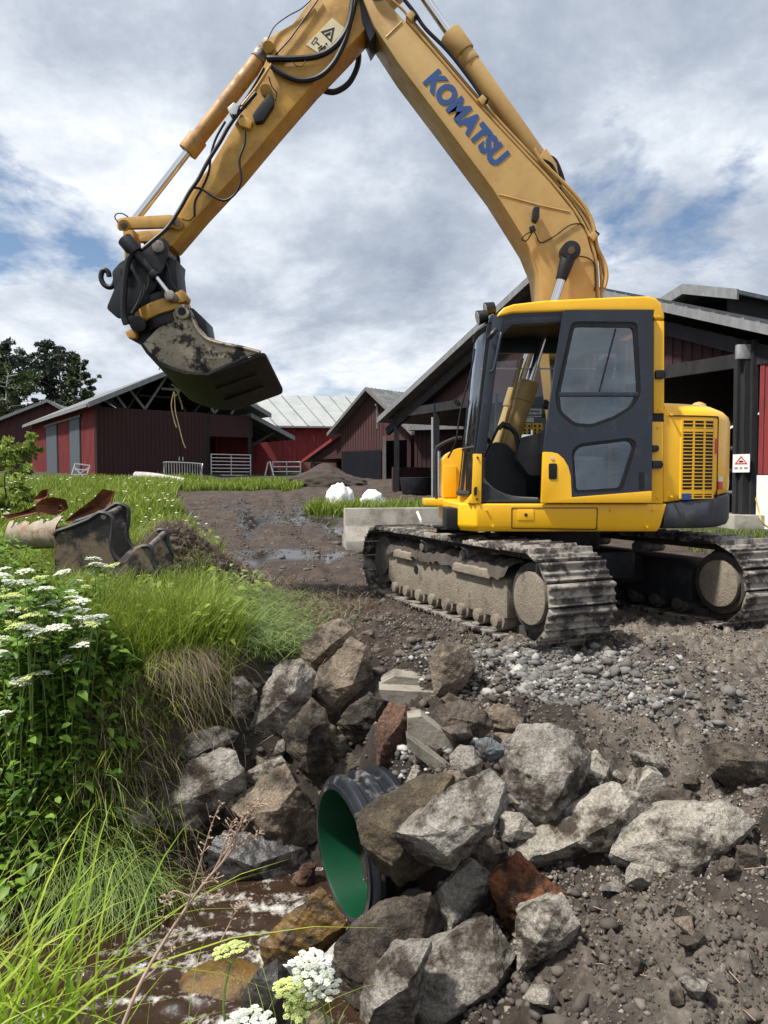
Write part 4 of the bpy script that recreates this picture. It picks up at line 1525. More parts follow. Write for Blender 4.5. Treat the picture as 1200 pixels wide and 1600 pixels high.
# rigid pipes and hoses along the top of the boom
def off_path(pts, o_, d):
    P_ = [at(x, y, d) for x, y in pts]
    r_ = []
    for i, p in enumerate(P_):
        t_ = (P_[min(i + 1, len(P_) - 1)] - P_[max(i - 1, 0)]).normalized()
        nn = Vector((t_.z, 0, -t_.x))
        if nn.z < 0 and nn.x < 0 or nn.x < 0:
            nn = -nn
        r_.append(p + nn * o_)
    return r_


top = [(632, 30), (693, 101), (747, 164), (808, 230), (858, 283), (896, 330), (917, 368), (928, 406), (931, 462)]
for k, (o_, y_) in enumerate(((.035, .05), (.05, .14), (.04, .23), (.09, .10))):
    path = off_path(top, o_, BY)
    path = [p + Vector((0, y_, 0)) for p in path]
    G().tube(path, .016, 8, 4).build('hydraulic_pipe', YELOLD, boom, smooth=True)
lp_ = [(835, 232), (845, 250), (862, 268), (890, 295), (915, 325), (928, 355), (933, 385), (945, 412), (948, 432), (944, 450)]
G().tube([at(x, y, BY + .06) for x, y in lp_], .019, 8, 4).build('hydraulic_pipe', YELOLD, boom, smooth=True)
G().tube([at(x - 3, y + 6, BY + .12) for x, y in lp_[2:]], .017, 8, 4).build('hydraulic_pipe', YELOLD, boom, smooth=True)
bh = [(632, 0), (648, 20), (665, 45), (700, 80), (733, 122), (752, 150)]
G().tube([at(x, y, BY + .05) for x, y in bh], .019, 8, 4).build('black_hose', BLACK, boom, smooth=True)
bh = [(612, 0), (632, 18), (645, 38), (663, 62), (692, 96)]
G().tube([at(x, y, BY + .08) for x, y in bh], .013, 8, 4).build('hydraulic_pipe', YELOLD, boom, smooth=True)
bh = [(848, 250), (862, 258), (872, 280), (880, 305), (905, 335), (918, 360)]
for k in range(3):
    G().tube([at(x + 3 * k, y - 4 * k, BY + .10 + .05 * k) for x, y in bh], .015, 8, 4).build('black_hose', BLACK, boom, smooth=True)
for px, py in ((640, 26), (752, 158), (926, 371)):
    G().prism(XZ([(px - 6, py - 3), (px + 2, py - 11), (px + 9, py - 4), (px + 2, py + 6)], BY), BY + .0, BY + .26).build('pipe_clamp', YELOLD, boom, bevel=.006)
    G().prism(XZ([(px + 1, py - 7), (px + 6, py - 13), (px + 13, py - 7), (px + 8, py - 1)], BY), BY + .02, BY + .12).build('pipe_clamp', BLACK, boom, bevel=.006)
# lamp on the boom side with its cable
lb = G().prism(rounded(XZ([(831, 329), (840, 328), (840, 346), (836, 352), (829, 348)], BY), .01), BY - .09, BY - .02)
lb.cyl(at(831, 354, BY - .05), at(833, 362, BY - .05), .03, n=12)
lbo = lb.build('boom_lamp', BLKMET, boom, bevel=.006)
cbl = G().tube([at(832, 362, BY - .03), at(822, 366, BY - .05), at(815, 374, BY - .04), at(823, 376, BY - .03), at(833, 362, BY - .03), at(839, 370, BY - .02),
                at(843, 378, BY - .02), at(850, 378, BY - .012), at(868, 368, BY - .012), at(890, 352, BY - .012), at(908, 350, BY + .0), at(914, 358, BY + .05)], .006, 6, 4)
cbl.build('lamp_cable', BLACK, boom, smooth=True)
G().tube([at(903, 400, BY - .02), at(918, 403, BY - .012), at(928, 412, BY - .012), at(931, 430, BY - .012), at(929, 455, BY - .012)], .006, 6, 4).build('lamp_cable', BLACK, boom, smooth=True)

# ---- boom cylinders either side of the boom
for yy in (BY - .10, BY + bw + .10):
    p_top, p_bot = at(890, 394, BY - .10), at(782, 742, BY - .10)
    p_top.y = p_bot.y = yy
    dv = (p_top - p_bot).normalized()
    bar_end = at(822, 598, BY - .10)
    k_ = (bar_end - Vector((p_bot.x, BY - .10, p_bot.z))).dot(dv)
    cy = G().cyl(p_bot, p_bot + dv * k_, .085, n=22)
    cy.cyl(p_bot + dv * (k_ - .18), p_bot + dv * (k_ + .02), .098, n=22)
    cyo = cy.build('boom_cylinder', YELOLD, EX, bevel=.006)
    G().cyl(p_bot + dv * k_, p_top, .042, n=18).build('piston_rod', CHROME, cyo, smooth=True)
    ey = G().cyl(p_top + Vector((0, -.07, 0)), p_top + Vector((0, .07, 0)), .092, n=24)
    ey.cyl(p_top - dv * .28, p_top - dv * .05, .052, .075, n=18)
    ey.build('rod_eye', BLKMET, cyo, bevel=.012)
G().cyl(at(893, 391, BY - .19), at(893, 391, BY + bw + .2), .035, n=14).build('boom_pin', STEEL, EX)
# small pipe beside cylinder
G().tube([at(768, 730, BY - .16), at(780, 700, BY - .17), at(806, 600, BY - .17), at(816, 560, BY - .15)], .016, 8, 3).build('cylinder_pipe', YELOLD, EX, smooth=True)

# ---- arm cylinder on top of the boom
AY = BY + bw / 2
q0, q1 = at(846, 256, AY), at(655, -15, AY)
dv = (q1 - q0).normalized()
mid = at(708, 54, AY)
k_ = (mid - q0).dot(dv)
ac = G().cyl(q0, q0 + dv * (k_ - .02), .092, n=24)
ac.cyl(q0 + dv * (k_ - .22), q0 + dv * (k_ + .02), .115, n=24)
ac.cyl(q0 + dv * (k_ - .34), q0 + dv * (k_ - .26), .100, n=24)
aco = ac.build('arm_cylinder', YELOLD, EX, bevel=.008)
G().cyl(q0 + dv * k_, q1 + dv * .3, .048, n=18).build('piston_rod', CHROME, aco, smooth=True)
G().cyl(q0 - dv * .10, q0 + dv * .02, .07, n=18).build('cylinder_end', DARKG, aco, bevel=.01)
G().prism(XZ([(830, 262), (850, 238), (866, 262), (872, 292)], AY), AY - .10, AY + .10).build('cylinder_bracket', YELOLD, aco, bevel=.008)

# ---- arm
RY = BY + .06
aw = .32
arm_p = [(655, -75), (600, -72), (530, -55), (486, 0), (457, 37), (430, 52), (415, 62), (411, 76), (418, 88), (405, 118), (377, 176), (361, 204), (323, 267), (302, 287),
         (277, 333), (252, 367), (254, 384), (269, 384), (315, 330), (373, 268), (432, 197), (490, 130), (540, 78), (577, 38), (600, 0), (640, -40)]
arm = G().prism(XZ(arm_p, RY), RY, RY + aw).build('arm', YELARM, EX, bevel=.010, seg=2)
G().cyl(at(419, 73, RY - .05), at(419, 73, RY + aw + .05), .055, n=20).build('arm_pin', YELARM, arm, bevel=.008)
G().cyl(at(590, -12, RY - .10), at(590, -12, RY + aw + .10), .075, n=20).build('arm_pin', STEEL, arm, bevel=.008)
G().cyl(at(415, 140, RY - .045), at(415, 140, RY), .055, n=18).build('arm_boss', YELARM, arm, bevel=.01)
# warning plate with picture
wpz = XZ([(519, 28), (541, 46), (502, 86), (478, 70)], RY)
wpl = G().prism(wpz, RY - .004, RY - .001).build('warning_plate', STICK, arm)
tri = XZ([(501, 50), (523, 43), (518, 67)], RY)
tri2 = XZ([(505, 52), (519.5, 47), (516, 62)], RY)
G().prism(tri, RY - .006, RY - .004, [tri2]).build('warning_triangle', BLACK, wpl)
G().prism(XZ([(508, 54), (517, 50), (516, 55), (510, 57)], RY), RY - .006, RY - .004).build('warning_mark', BLACK, wpl)
G().prism(XZ([(486, 68), (493, 58), (497, 61), (490, 71)], RY), RY - .006, RY - .004, [XZ([(487.5, 68), (493, 60), (495.5, 62), (490, 69.2)], RY)]).build('warning_mark', BLACK, wpl)
fgm = G()
for seg in (((508, 71), (502, 78)), ((504, 74), (498, 80)), ((509, 73), (505, 80)), ((503, 71), (497, 76)), ((494, 66), (499, 70))):
    fgm.bar(at(*seg[0], RY - .005), at(*seg[1], RY - .005), .002, .013)
fgm.cyl(at(510, 69, RY - .006), at(510, 69, RY - .004), .011, n=10)
fgm.build('warning_figure', BLACK, wpl)
# guard box and blocks
G().prism(rounded(XZ([(396, 186), (404, 174), (420, 154), (428, 152), (429, 168), (412, 194), (400, 196)], RY), .015), RY - .07, RY).build('sensor_box', BLKMET, arm, bevel=.012)
G().prism(XZ([(372, 190), (385, 186), (396, 194), (392, 206), (376, 200)], RY), RY - .06, RY).build('valve_block', YELARM, arm, bevel=.008)
G().prism(rounded(XZ([(358, 176), (368, 167), (376, 172), (372, 186), (362, 186)], RY), .01), RY - .09, RY - .01).build('hose_coupling', GALV, arm, bevel=.006)
# hoses
def hose(pts, r, m=BLACK, par=arm, nm='black_hose', d=None):
    d = RY if d is None else d
    return G().tube([at(p[0], p[1], d + (p[2] if len(p) > 2 else -.04)) for p in pts], r, 8, 5).build(nm, m, par, smooth=True)


hose([(553, -20), (549, 20), (540, 50), (520, 75), (495, 88), (460, 92), (430, 92), (418, 92, -.03)], .030)
hose([(560, -20), (546, 40), (536, 70), (520, 100), (498, 120), (470, 126), (445, 118), (425, 104, -.03)], .026)
hose([(552, 60, .34), (560, 80, .38), (558, 105, .4), (545, 130, .4), (525, 143, .4), (508, 142, .38), (498, 135, .34)], .030)
hose([(486, 0, -.02), (470, 14, -.02), (450, 25, -.02), (430, 40, -.02), (420, 58, -.02), (416, 70, -.02)], .006)
hose([(500, -5, -.02), (475, 30, -.02), (452, 62, -.02), (432, 84, -.02), (424, 98, -.02)], .008)
hose([(424, 100, -.05), (410, 122, -.05), (398, 140, -.05), (378, 165, -.06)], .014, YELARM, nm='hydraulic_pipe')
hose([(400, 145, -.05), (385, 162, -.05), (370, 180, -.05), (356, 200, -.05), (345, 220, -.05), (325, 252, -.05), (310, 280, -.05), (296, 300, -.06), (282, 325, -.08), (262, 355, -.12),
      (240, 375, -.16), (222, 390, -.2)], .020)
hose([(352, 190, -.05), (338, 215, -.04), (330, 240, -.04), (326, 270, -.03), (315, 296, -.03), (305, 315, -.03), (304, 338, -.03)], .012)
hose([(383, 203, -.05), (382, 225, -.06), (374, 250, -.07), (377, 280, -.07), (368, 302, -.06), (352, 313, -.06), (335, 308, -.05), (316, 296, -.04), (302, 293, -.04)], .012)
hose([(455, 92, -.05), (462, 102, -.06), (470, 104, -.06), (476, 98, -.06), (478, 88, -.05)], .005)
hose([(420, 120, -.04), (425, 136, -.04), (432, 145, -.04), (430, 158, -.04)], .006)
hose([(304, 338, -.02), (295, 345, -.03), (285, 342, -.03)], .006)
# bucket cylinder
CY_ = RY + .10
q0, q1 = at(419, 75, CY_), at(206, 350, CY_)
dv = (q1 - q0).normalized()
k_ = (at(299, 241, CY_) - q0).dot(dv)
bc = G().cyl(q0 + dv * .12, q0 + dv * (k_ - .02), .078, n=22)
bc.cyl(q0 + dv * (k_ - .17), q0 + dv * (k_ + .01), .098, n=22)
bco = bc.build('bucket_cylinder', mat('cylinder_ochre', (.42, .22, .05), (.36, .18, .04), 4, rough=.5, dirt=(.22, .12, .05), damt=.35, dscale=6), EX, bevel=.008)
G().cyl(q0 + dv * k_, q1, .040, n=18).build('piston_rod', CHROME, bco, smooth=True)
G().cyl(q0 - dv * .05, q0 + dv * .16, .085, .09, n=18).build('cylinder_end', STEEL, bco, bevel=.012)
G().tube([at(412, 106, CY_ - .1), at(400, 128, CY_ - .1), at(380, 160, CY_ - .1), at(366, 176, CY_ - .08)], .014, 8, 3).build('cylinder_pipe', BLKMET, bco, smooth=True)
# links
for y_ in (RY - .05, RY + aw + .02):
    l1 = G().prism(rounded(XZ([(185, 345), (196, 342), (268, 338), (284, 341), (286, 356), (272, 358), (200, 360), (186, 362)], RY), .03), y_, y_ + .045)
    l1.cyl(at(194, 352, y_ - .03), at(194, 352, y_ + .07), .055, n=18)
    l1.cyl(at(277, 349, y_ - .03), at(277, 349, y_ + .07), .055, n=18)
    l1o = l1.build('tipping_link', YELARM, EX, bevel=.008)
    G().cyl(at(194, 352, y_ - .045), at(194, 352, y_ - .02), .03, n=12).build('link_pin', STEEL, l1o, bevel=.006)
    G().cyl(at(277, 349, y_ - .045), at(277, 349, y_ - .02), .03, n=12).build('link_pin', STEEL, l1o, bevel=.006)
G().prism(rounded(XZ([(188, 352), (206, 354), (208, 410), (192, 412)], RY), .03), RY + .06, RY + aw - .06).build('bucket_link', YELARM, EX, bevel=.01)
G().prism(rounded(XZ([(212, 366), (240, 361), (262, 366), (240, 374), (216, 374)], RY), .02), RY + .06, RY + aw - .06).build('inner_link', YELARM, EX, bevel=.008)

# ---- tilting rotator head
cr = lambda pts: crop(150, 320, 4.0, pts)
tr_ = G()
hp_ = rounded(XZ(cr([(380, 206), (430, 212), (458, 245), (462, 300), (440, 395), (400, 470), (380, 540), (300, 610), (240, 690), (150, 720), (78, 655), (128, 535), (112, 430), (165, 368), (300, 300), (345, 235)]), RY), .03, 3)
for y_ in (RY - .06, RY + aw + .02):
    tr_.prism(hp_, y_, y_ + .04)
tr_.prism(XZ(cr([(180, 400), (400, 330), (430, 420), (330, 590), (220, 660), (150, 640)]), RY), RY, RY + aw)
tr_.prism(XZ(cr([(440, 320), (505, 345), (500, 400), (515, 540), (440, 560), (380, 520), (420, 420)]), RY), RY + .0, RY + aw)
rot = tr_.build('tilt_rotator', BLKMET, EX, bevel=.008)
for c_, r_ in (((392, 265), .062), ((185, 415), .055)):
    p_ = at(*cr([c_])[0], RY - .06)
    G().cyl(p_ + Vector((0, -.03, 0)), p_ + Vector((0, aw + .2, 0)), r_, n=20).build('hitch_pin', STEEL if r_ > .06 else BLKMET, rot, bevel=.01)
# lifting hook
hk = G().tube([at(*p, RY + .1) for p in cr([(125, 455), (112, 500), (85, 515), (52, 500), (32, 460), (38, 420), (60, 408), (78, 425), (82, 448)])], .026, 10, 5)
hk.build('lifting_hook', BLKMET, rot, smooth=True)
# rotor
ax = Vector((.36, .05, -.93)).normalized()
ctr = at(*cr([(415, 655)])[0], RY + aw / 2)
G().cyl(ctr - ax * .11, ctr - ax * .03, .25, n=36).build('rotor_top', BLKMET, rot, bevel=.01)
G().cyl(ctr - ax * .03, ctr + ax * .10, .275, n=36).build('rotor_ring', YELARM, rot, bevel=.012)
G().cyl(ctr + ax * .10, ctr + ax * .20, .24, n=36).build('rotor_base', BLKMET, rot, bevel=.01)
rm = G().cyl(at(*cr([(262, 745)])[0], RY - .13), at(*cr([(262, 745)])[0], RY + .1), .078, n=20)
rm.build('rotor_motor', BLKMET, rot, bevel=.015)
G().prism(rounded(XZ(cr([(500, 555), (545, 535), (578, 580), (570, 605), (520, 622)]), RY), .01), RY - .04, RY + .1).build('tilt_lug', YELARM, rot, bevel=.008)
# tilt cylinder
a_, b_, c_ = [at(*p, RY - .13) for p in cr([(200, 240), (378, 452), (468, 572)])]
tcy = G().cyl(a_, b_, .045, n=18)
tcy.cyl(a_ - (b_ - a_).normalized() * .05, a_ + (b_ - a_).normalized() * .13, .075, n=18)
tcy.cyl(b_ - (b_ - a_).normalized() * .06, b_, .056, n=18)
tco = tcy.build('tilt_cylinder', BLKMET, rot, bevel=.006)
G().cyl(b_, c_, .024, n=14).build('tilt_rod', CHROME, rot, smooth=True)
G().cyl(c_ + Vector((0, -.05, 0)), c_ + Vector((0, .12, 0)), .05, n=16).build('tilt_eye', STEEL, rot, bevel=.008)
for pts, r_ in (([(240, 290), (205, 340), (188, 420), (178, 520), (172, 620), (176, 700), (190, 745)], .034), ([(290, 540), (275, 590), (250, 640), (225, 680)], .018),
                ([(310, 500), (300, 560), (265, 625), (240, 655)], .016), ([(440, 360), (462, 420), (470, 480), (515, 545)], .005), ([(330, 440), (330, 500), (300, 560)], .014),
                ([(140, 110), (118, 80), (130, 56), (165, 55), (200, 75)], .006)):
    hose([(*cr([p])[0], -.15) for p in pts], r_, par=rot)
# lower quick hitch holding the bucket
lh = G()
lh.prism(XZ(cr([(205, 775), (330, 720), (520, 640), (600, 640), (680, 720), (698, 822), (560, 760), (330, 860), (285, 875), (195, 830)]), RY), RY + .03, RY + .34)
lho = lh.build('quick_hitch', BLKMET, EX, bevel=.01)
G().prism(rounded(XZ(cr([(190, 800), (225, 780), (262, 800), (255, 840), (210, 838)]), RY), .015), RY - .04, RY + .06).build('hitch_lock', YELARM, lho, bevel=.008)

# ---- bucket: two side plates and a folded shell between them
BD = RY - .04
side_px = cr([(500, 648), (520, 630), (545, 622), (575, 630), (600, 668), (640, 760), (700, 826), (790, 855), (920, 880), (1030, 910), (1025, 925), (930, 948), (690, 1052),
              (560, 1040), (470, 1010), (390, 975), (335, 925), (292, 866), (430, 725)])
S2 = XZ(side_px, BD)
EV = Vector((.03, 1.05, -.24))
n = len(S2)
th = Vector((.0, .035, -.008))
plates = []
for o_ in (Vector((0, 0, 0)), EV):
    bk = G()
    vs_ = [Vector((x, BD, z)) + o_ for x, z in S2]
    bk.add(vs_ + [v + th for v in vs_], [tuple(range(n)), tuple(range(2 * n - 1, n - 1, -1))] + [(i, (i + 1) % n, n + (i + 1) % n, n + i) for i in range(n)])
    plates.append(bk)
BKS = plates
# shell: from the lip along the bottom to the back
shell_idx = [11, 12, 13, 14, 15, 16, 17]
sp = [Vector((S2[i][0], BD, S2[i][1])) for i in shell_idx]
cen = sum(sp, Vector()) / len(sp) + Vector((0, 0, .15))
sh = G()
m = len(sp)
for o_ in (Vector((0, -.01, 0)), EV + Vector((0, .05, 0))):
    for p in sp:
        sh.v.append(p + o_ + (p - cen).normalized() * .03)
    for p in sp:
        sh.v.append(p + o_ + (p - cen).normalized() * .0)
for i in range(m - 1):
    sh.f += [(i, i + 1, 2 * m + i + 1, 2 * m + i), (m + i, 3 * m + i, 3 * m + i + 1, m + i + 1), (i, m + i, m + i + 1, i + 1), (2 * m + i, 2 * m + i + 1, 3 * m + i + 1, 3 * m + i)]
sh.f += [(0, 2 * m, 3 * m, m), (m - 1, 2 * m - 1, 4 * m - 1, 3 * m - 1)]
bucket = sh.build('bucket', BUCKDARK, EX, bevel=.0, smooth=True, angle=20)
for bk in BKS:
    bk.build('side_plate', BUCKMAT, bucket, bevel=.004, seg=1)
# flat floor with the cutting edge
A0, A1 = at(*cr([(1036, 930)])[0], BD), at(*cr([(690, 1056)])[0], BD)
dd_ = (A0 - A1).normalized()
A0e = A0 + dd_ * .02
nr = Vector((-dd_.z, 0, dd_.x))
fp = []
for p in (A1, A0e):
    fp += [p + Vector((0, -.02, 0)), p + EV + Vector((0, .06, 0))]
bl = G()
ed = rounded([(0, 0), (1, 0), (1, 1), (0, 1)], .09, 4)
vs_ = []
for dz_ in (-.012, .026):
    for u_, v_ in ed:
        p = A1.lerp(A0e, u_ * 1.02) + (EV + Vector((0, .06, 0))) * v_ - Vector((0, 0, 1)) * dz_
        vs_.append(p)
n = len(ed)
bl.add(vs_, [tuple(range(n)), tuple(range(2 * n - 1, n - 1, -1))] + [(i, (i + 1) % n, n + (i + 1) % n, n + i) for i in range(n)])
bl.build('cutting_edge', BUCKDARK, bucket, bevel=.006)
for t_ in (.35, .68):
    a_ = A1 + EV * t_
    b_ = A0e + EV * t_
    G().bar(a_ - Vector((0, 0, .03)), b_ - Vector((0, 0, .03)) - (b_ - a_) * .25, .05, .02).build('wear_strip', BUCKDARK, bucket, bevel=.004)
ep = at(*cr([(545, 672)])[0], BD)
G().cyl(ep + Vector((0, -.04, 0)), ep + Vector((0, .05, 0)), .072, n=24).build('bucket_ear', BUCKMAT, bucket, bevel=.012)
G().cyl(ep + Vector((0, -.046, 0)), ep + Vector((0, -.03, 0)), .040, n=20).build('ear_hole', BLACK, bucket)
# raised rim along the opening of the near side plate
rim = [Vector((S2[i][0], BD - .012, S2[i][1])) for i in range(4, 10)]
G().tube([p + Vector((-.012, 0, -.022)) for p in rim], .014, 6, 3).build('side_rim', BUCKMAT, bucket, smooth=True)
# roots and straw hanging from the bucket
sw = G()
for pts in ([(273, 612), (274, 640), (279, 662), (286, 690), (290, 700)], [(272, 612), (268, 632), (272, 655), (276, 668)], [(276, 610), (283, 628), (285, 640)],
            [(268, 600), (280, 612), (272, 620)], [(252, 570), (248, 578)]):
    sw.tube([at(x, y, 7.6) for x, y in pts], .006, 5, 4)
sw.build('hanging_roots', mat('pale_root', (.38, .31, .16), (.26, .20, .10), 20, rough=.8), bucket, smooth=True)


# ================================================================== BARNS
class Frame:
    def __init__(self, ox, oy, ax, ay):
        l = math.hypot(ax, ay)
        self.o, self.a, self.b = Vector((ox, oy, 0)), Vector((ax / l, ay / l, 0)), Vector((-ay / l, ax / l, 0))

    def __call__(self, t, s, z):
        return self.o + self.a * t + self.b * s + Vector((0, 0, z))

    def slab(self, g_, pts, s0, s1):
        """polygon in the gable plane (t, z) pushed from depth s0 to s1"""
        n = len(pts)
        g_.add([self(t_, s0, z) for t_, z in pts] + [self(t_, s1, z) for t_, z in pts],
               [tuple(range(n)), tuple(range(2 * n - 1, n - 1, -1))] + [(i, (i + 1) % n, n + (i + 1) % n, n + i) for i in range(n)])
        return g_

    def side(self, g_, pts, t0, t1):
        """polygon in the long-side plane (s, z) pushed from t0 to t1"""
        n = len(pts)
        g_.add([self(t0, s, z) for s, z in pts] + [self(t1, s, z) for s, z in pts],
               [tuple(range(n)), tuple(range(2 * n - 1, n - 1, -1))] + [(i, (i + 1) % n, n + (i + 1) % n, n + i) for i in range(n)])
        return g_


def boards(fr_, parent, m, t0, t1, z0, z1f, s, pitch_=.14, name='board', thick=.022):
    """vertical cover boards on the gable side, joined: each is only three or four pixels wide"""
    g_ = G()
    t_ = t0
    while t_ < t1 - .02:
        w = min(pitch_ * .62, t1 - t_)
        fr_.slab(g_, [(t_, z0), (t_ + w, z0), (t_ + w, z1f(t_ + w / 2)), (t_, z1f(t_ + w / 2))], s - thick, s + .002)
        t_ += pitch_
    o = g_.build(name, m, parent)
    o['kind'] = 'stuff'
    return o


def gate(fr_pts, bars, r, name, label, upright=(0, 1), m=GALV, group=None, nver=0, top_arch=0.0):
    """tube gate between two ground points"""
    a_, b_, z0, h = fr_pts
    a_, b_ = Vector(a_), Vector(b_)
    root = thing(name, label, 'gate', (a_.x, a_.y, z0), group)
    A = Vector((a_.x, a_.y, z0))
    B_ = Vector((b_.x, b_.y, z0))
    fg = G()
    fg.cyl(A, A + Vector((0, 0, h)), r * 1.2, n=8)
    fg.cyl(B_, B_ + Vector((0, 0, h)), r * 1.2, n=8)
    mid_ = (A + B_) / 2
    fg.cyl(mid_ + Vector((0, 0, h * .1)), mid_ + Vector((0, 0, h)), r, n=8)
    fg.build('gate_post', m, root)
    for k in range(bars):
        z = h * (.10 + .9 * k / (bars - 1)) - r
        G().cyl(A + Vector((0, 0, z)), B_ + Vector((0, 0, z)), r, n=8).build('gate_bar', m, root)
    for k in range(nver):
        p = A.lerp(B_, (k + .5) / nver)
        G().cyl(p + Vector((0, 0, .08)), p + Vector((0, 0, h - .02)), r * .7, n=6).build('gate_bar', m, root)
    return root


GA = 1.42
# ---- barn A : red gable with dark sliding doors on its left side
fa = Frame(-15.0, 36.0, .806, .592)
LA = 16.7
WA = 9.86
zeA, zpA = 5.0, 7.36
rt = lambda t_: zeA + (zpA - zeA) * (1 - abs(t_ - WA / 2) / (WA / 2))          # underside of the roof
bA = thing('barn', 'red barn with open truss gable and dark sliding doors, left behind the raised bucket', 'barn', fa(4.9, 0, GA))
g_ = G()
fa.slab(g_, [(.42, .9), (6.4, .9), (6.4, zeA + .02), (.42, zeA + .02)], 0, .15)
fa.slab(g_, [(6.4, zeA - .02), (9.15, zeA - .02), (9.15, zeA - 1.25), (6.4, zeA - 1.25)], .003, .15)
gw = g_.build('gable_wall', REDBLK, bA)  # gable's shade put into the board colour, side wall keeps the lit red
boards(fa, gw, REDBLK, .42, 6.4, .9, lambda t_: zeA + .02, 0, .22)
g_ = G()
fa.side(g_, [(0, .9), (LA, .9), (LA, zeA + .1), (0, zeA + .1)], .42, .55)
fa.side(g_, [(0, zeA - .02), (LA, zeA - .02), (LA, zeA - .6), (0, zeA - .6)], 9.0, 9.12)
fa.side(g_, [(5, .9), (LA, .9), (LA, zeA), (5, zeA)], 9.0, 9.1)
fa.slab(g_, [(.42, .9), (9.1, .9), (9.1, zeA), (4.93, zpA - .1), (.42, zeA)], LA - .2, LA - .05)
sw_ = g_.build('side_wall', REDWOOD, bA)
bd = G()
s_ = 0.0
while s_ < LA:
    fa.side(bd, [(s_, .9), (s_ + .12, .9), (s_ + .12, zeA - .12), (s_, zeA - .12)], .395, .42)
    s_ += .24
bd = bd.build('board', REDWOOD, sw_)
bd['kind'] = 'stuff'
for s0, s1 in ((3.0, 5.2), (8.6, 11.6)):
    fa.side(G(), [(s0, 1.1), (s1, 1.1), (s1, zeA - .35), (s0, zeA - .35)], .34, .395).build('sliding_door', DOORBLU, bA)
for s0 in (2.9, 5.25, 8.45):
    fa.side(G(), [(s0, 1.1), (s0 + .14, 1.1), (s0 + .14, zeA - .3), (s0, zeA - .3)], .36, .39).build('door_gap', SHADE, bA)
fa.side(G(), [(2.6, zeA - .32), (12, zeA - .32), (12, zeA - .2), (2.6, zeA - .2)], .30, .37).build('door_rail', BLKMET, bA)
# roof slabs with pale barge boards
for sgn in (0, 1):
    t0, t1 = (-.1, WA / 2) if sgn == 0 else (WA + .1, WA / 2)
    z0, z1 = zeA - .05, zpA
    r_ = fa.slab(G(), [(t0, z0), (t1, z1), (t1, z1 + .18), (t0, z0 + .18)], -.75, LA + .4)
    ro = r_.build('roof', ROOFG, bA)
    fa.slab(G(), [(t0, z0 - .06), (t1, z1 - .06), (t1, z1 + .20), (t0, z0 + .20)], -.80, -.752).build('barge_board', FASCIA, ro)
# trusses in the open gable
trs = G()
zb = zeA + .06
for s0 in (.2, 4.0):
    nm_ = [((1.2, zb), (4.93, zb))]
    for (ta, za), (tb_, zb_2) in (((3.0, zb), (2.2, rt(2.2))), ((3.0, zb), (4.3, rt(4.3))), ((6.9, zb), (5.6, rt(5.6))), ((6.9, zb), (7.7, rt(7.7))), ((3.9, zb + 1.15), (6.0, zb + 1.15)),
                                  ((2.0, zb), (1.5, rt(1.5))), ((7.9, zb), (8.4, rt(8.4)))):
        G().bar(fa(ta, s0, za), fa(tb_, s0, zb_2), .08, .12).build('truss_strut', GREYWOOD, bA)
fa.slab(G(), [(.5, zb - .1), (9.1, zb - .1), (9.1, zb + .02), (.5, zb + .02)], 3.95, 4.1).build('truss_strut', BEAM, bA)
for t_ in (6.42, 9.0):
    G().bar(fa(t_, .05, GA - .3), fa(t_, .05, zeA), .20, .20).build('bay_post', BEAM, bA)
# lean-to on the right
lt_ = fa.slab(G(), [(8.9, 4.95), (11.7, 3.72), (11.7, 3.90), (8.9, 5.13)], -.3, 9).build('lean_to_roof', ROOFG, bA)
fa.slab(G(), [(8.9, 4.90), (11.75, 3.66), (11.75, 3.92), (8.9, 5.15)], -.36, -.302).build('barge_board', FASCIA, lt_)
G().bar(fa(9.1, 0, 3.3), fa(10.6, 0, 4.15), .10, .14).build('lean_to_brace', BEAM, bA)
for k in range(5):
    G().bar(fa(9.0, .2 + k * 1.2, 4.9), fa(11.6, .2 + k * 1.2, 3.72), .08, .12).build('lean_to_rafter', BEAM, bA)
G().bar(fa(.42, -.03, .9), fa(.42, -.03, zeA - .1), .14, .14).build('corner_board', REDDARK, bA)
G().bar(fa(-.12, -.7, zeA - .02), fa(-.12, LA, zeA - .02), .12, .12).build('gutter', FASCIA, bA)
for t_, z_ in ((4.75, 2.45), (4.95, 2.45)):
    G().box(fa(t_, -.05, z_), (.05, .05, .22)).build('door_pull', GALV, bA)
fa.slab(G(), [(4.82, 1.0), (4.88, 1.0), (4.88, zeA - .1), (4.82, zeA - .1)], -.028, -.023).build('door_gap', SHADE, bA)
p0_, p1_ = fa(6.55, -.1, 0), fa(8.95, -.1, 0)
gate((p0_, p1_, GA + .05, 1.30), 7, .035, 'field_gate', 'wide galvanised bar gate closing the open bay of the red barn')
# arched hurdle and small folded frame leaning on the barn
hA, hB = at(257, 745, 34.5), at(316, 748, 36.0)
hr_ = thing('sheep_hurdle', 'arched galvanised hurdle with many thin uprights leaning in grass beside the barn', 'hurdle', (hA.x, hA.y, GA - .1))
tl = [Vector((hA.x, hA.y, GA - .1)), Vector((hA.x, hA.y, GA + .60)), Vector((hA.x + .12, hA.y, GA + .74)), Vector((hB.x - .12, hB.y, GA + .70)), Vector((hB.x, hB.y, GA + .58)), Vector((hB.x - .1, hB.y, GA - .25))]
G().tube(tl, .035, 8, 3).build('hurdle_frame', GALV, hr_, smooth=True)
for k in range(14):
    t_ = (k + .7) / 14.5
    p = hA.lerp(hB, t_)
    G().cyl((p.x, p.y, GA - .1), (p.x, p.y, GA + .71), .016, n=6).build('hurdle_upright', GALV, hr_)
sA, sB = at(110, 744, 34.2), at(134, 746, 34.2)
sf = thing('folded_trestle', 'small white slatted trestle leaning against the red barn corner', 'trestle', (sA.x, sA.y, GA - .1))
dpx = Vector((.12, .2, .62))
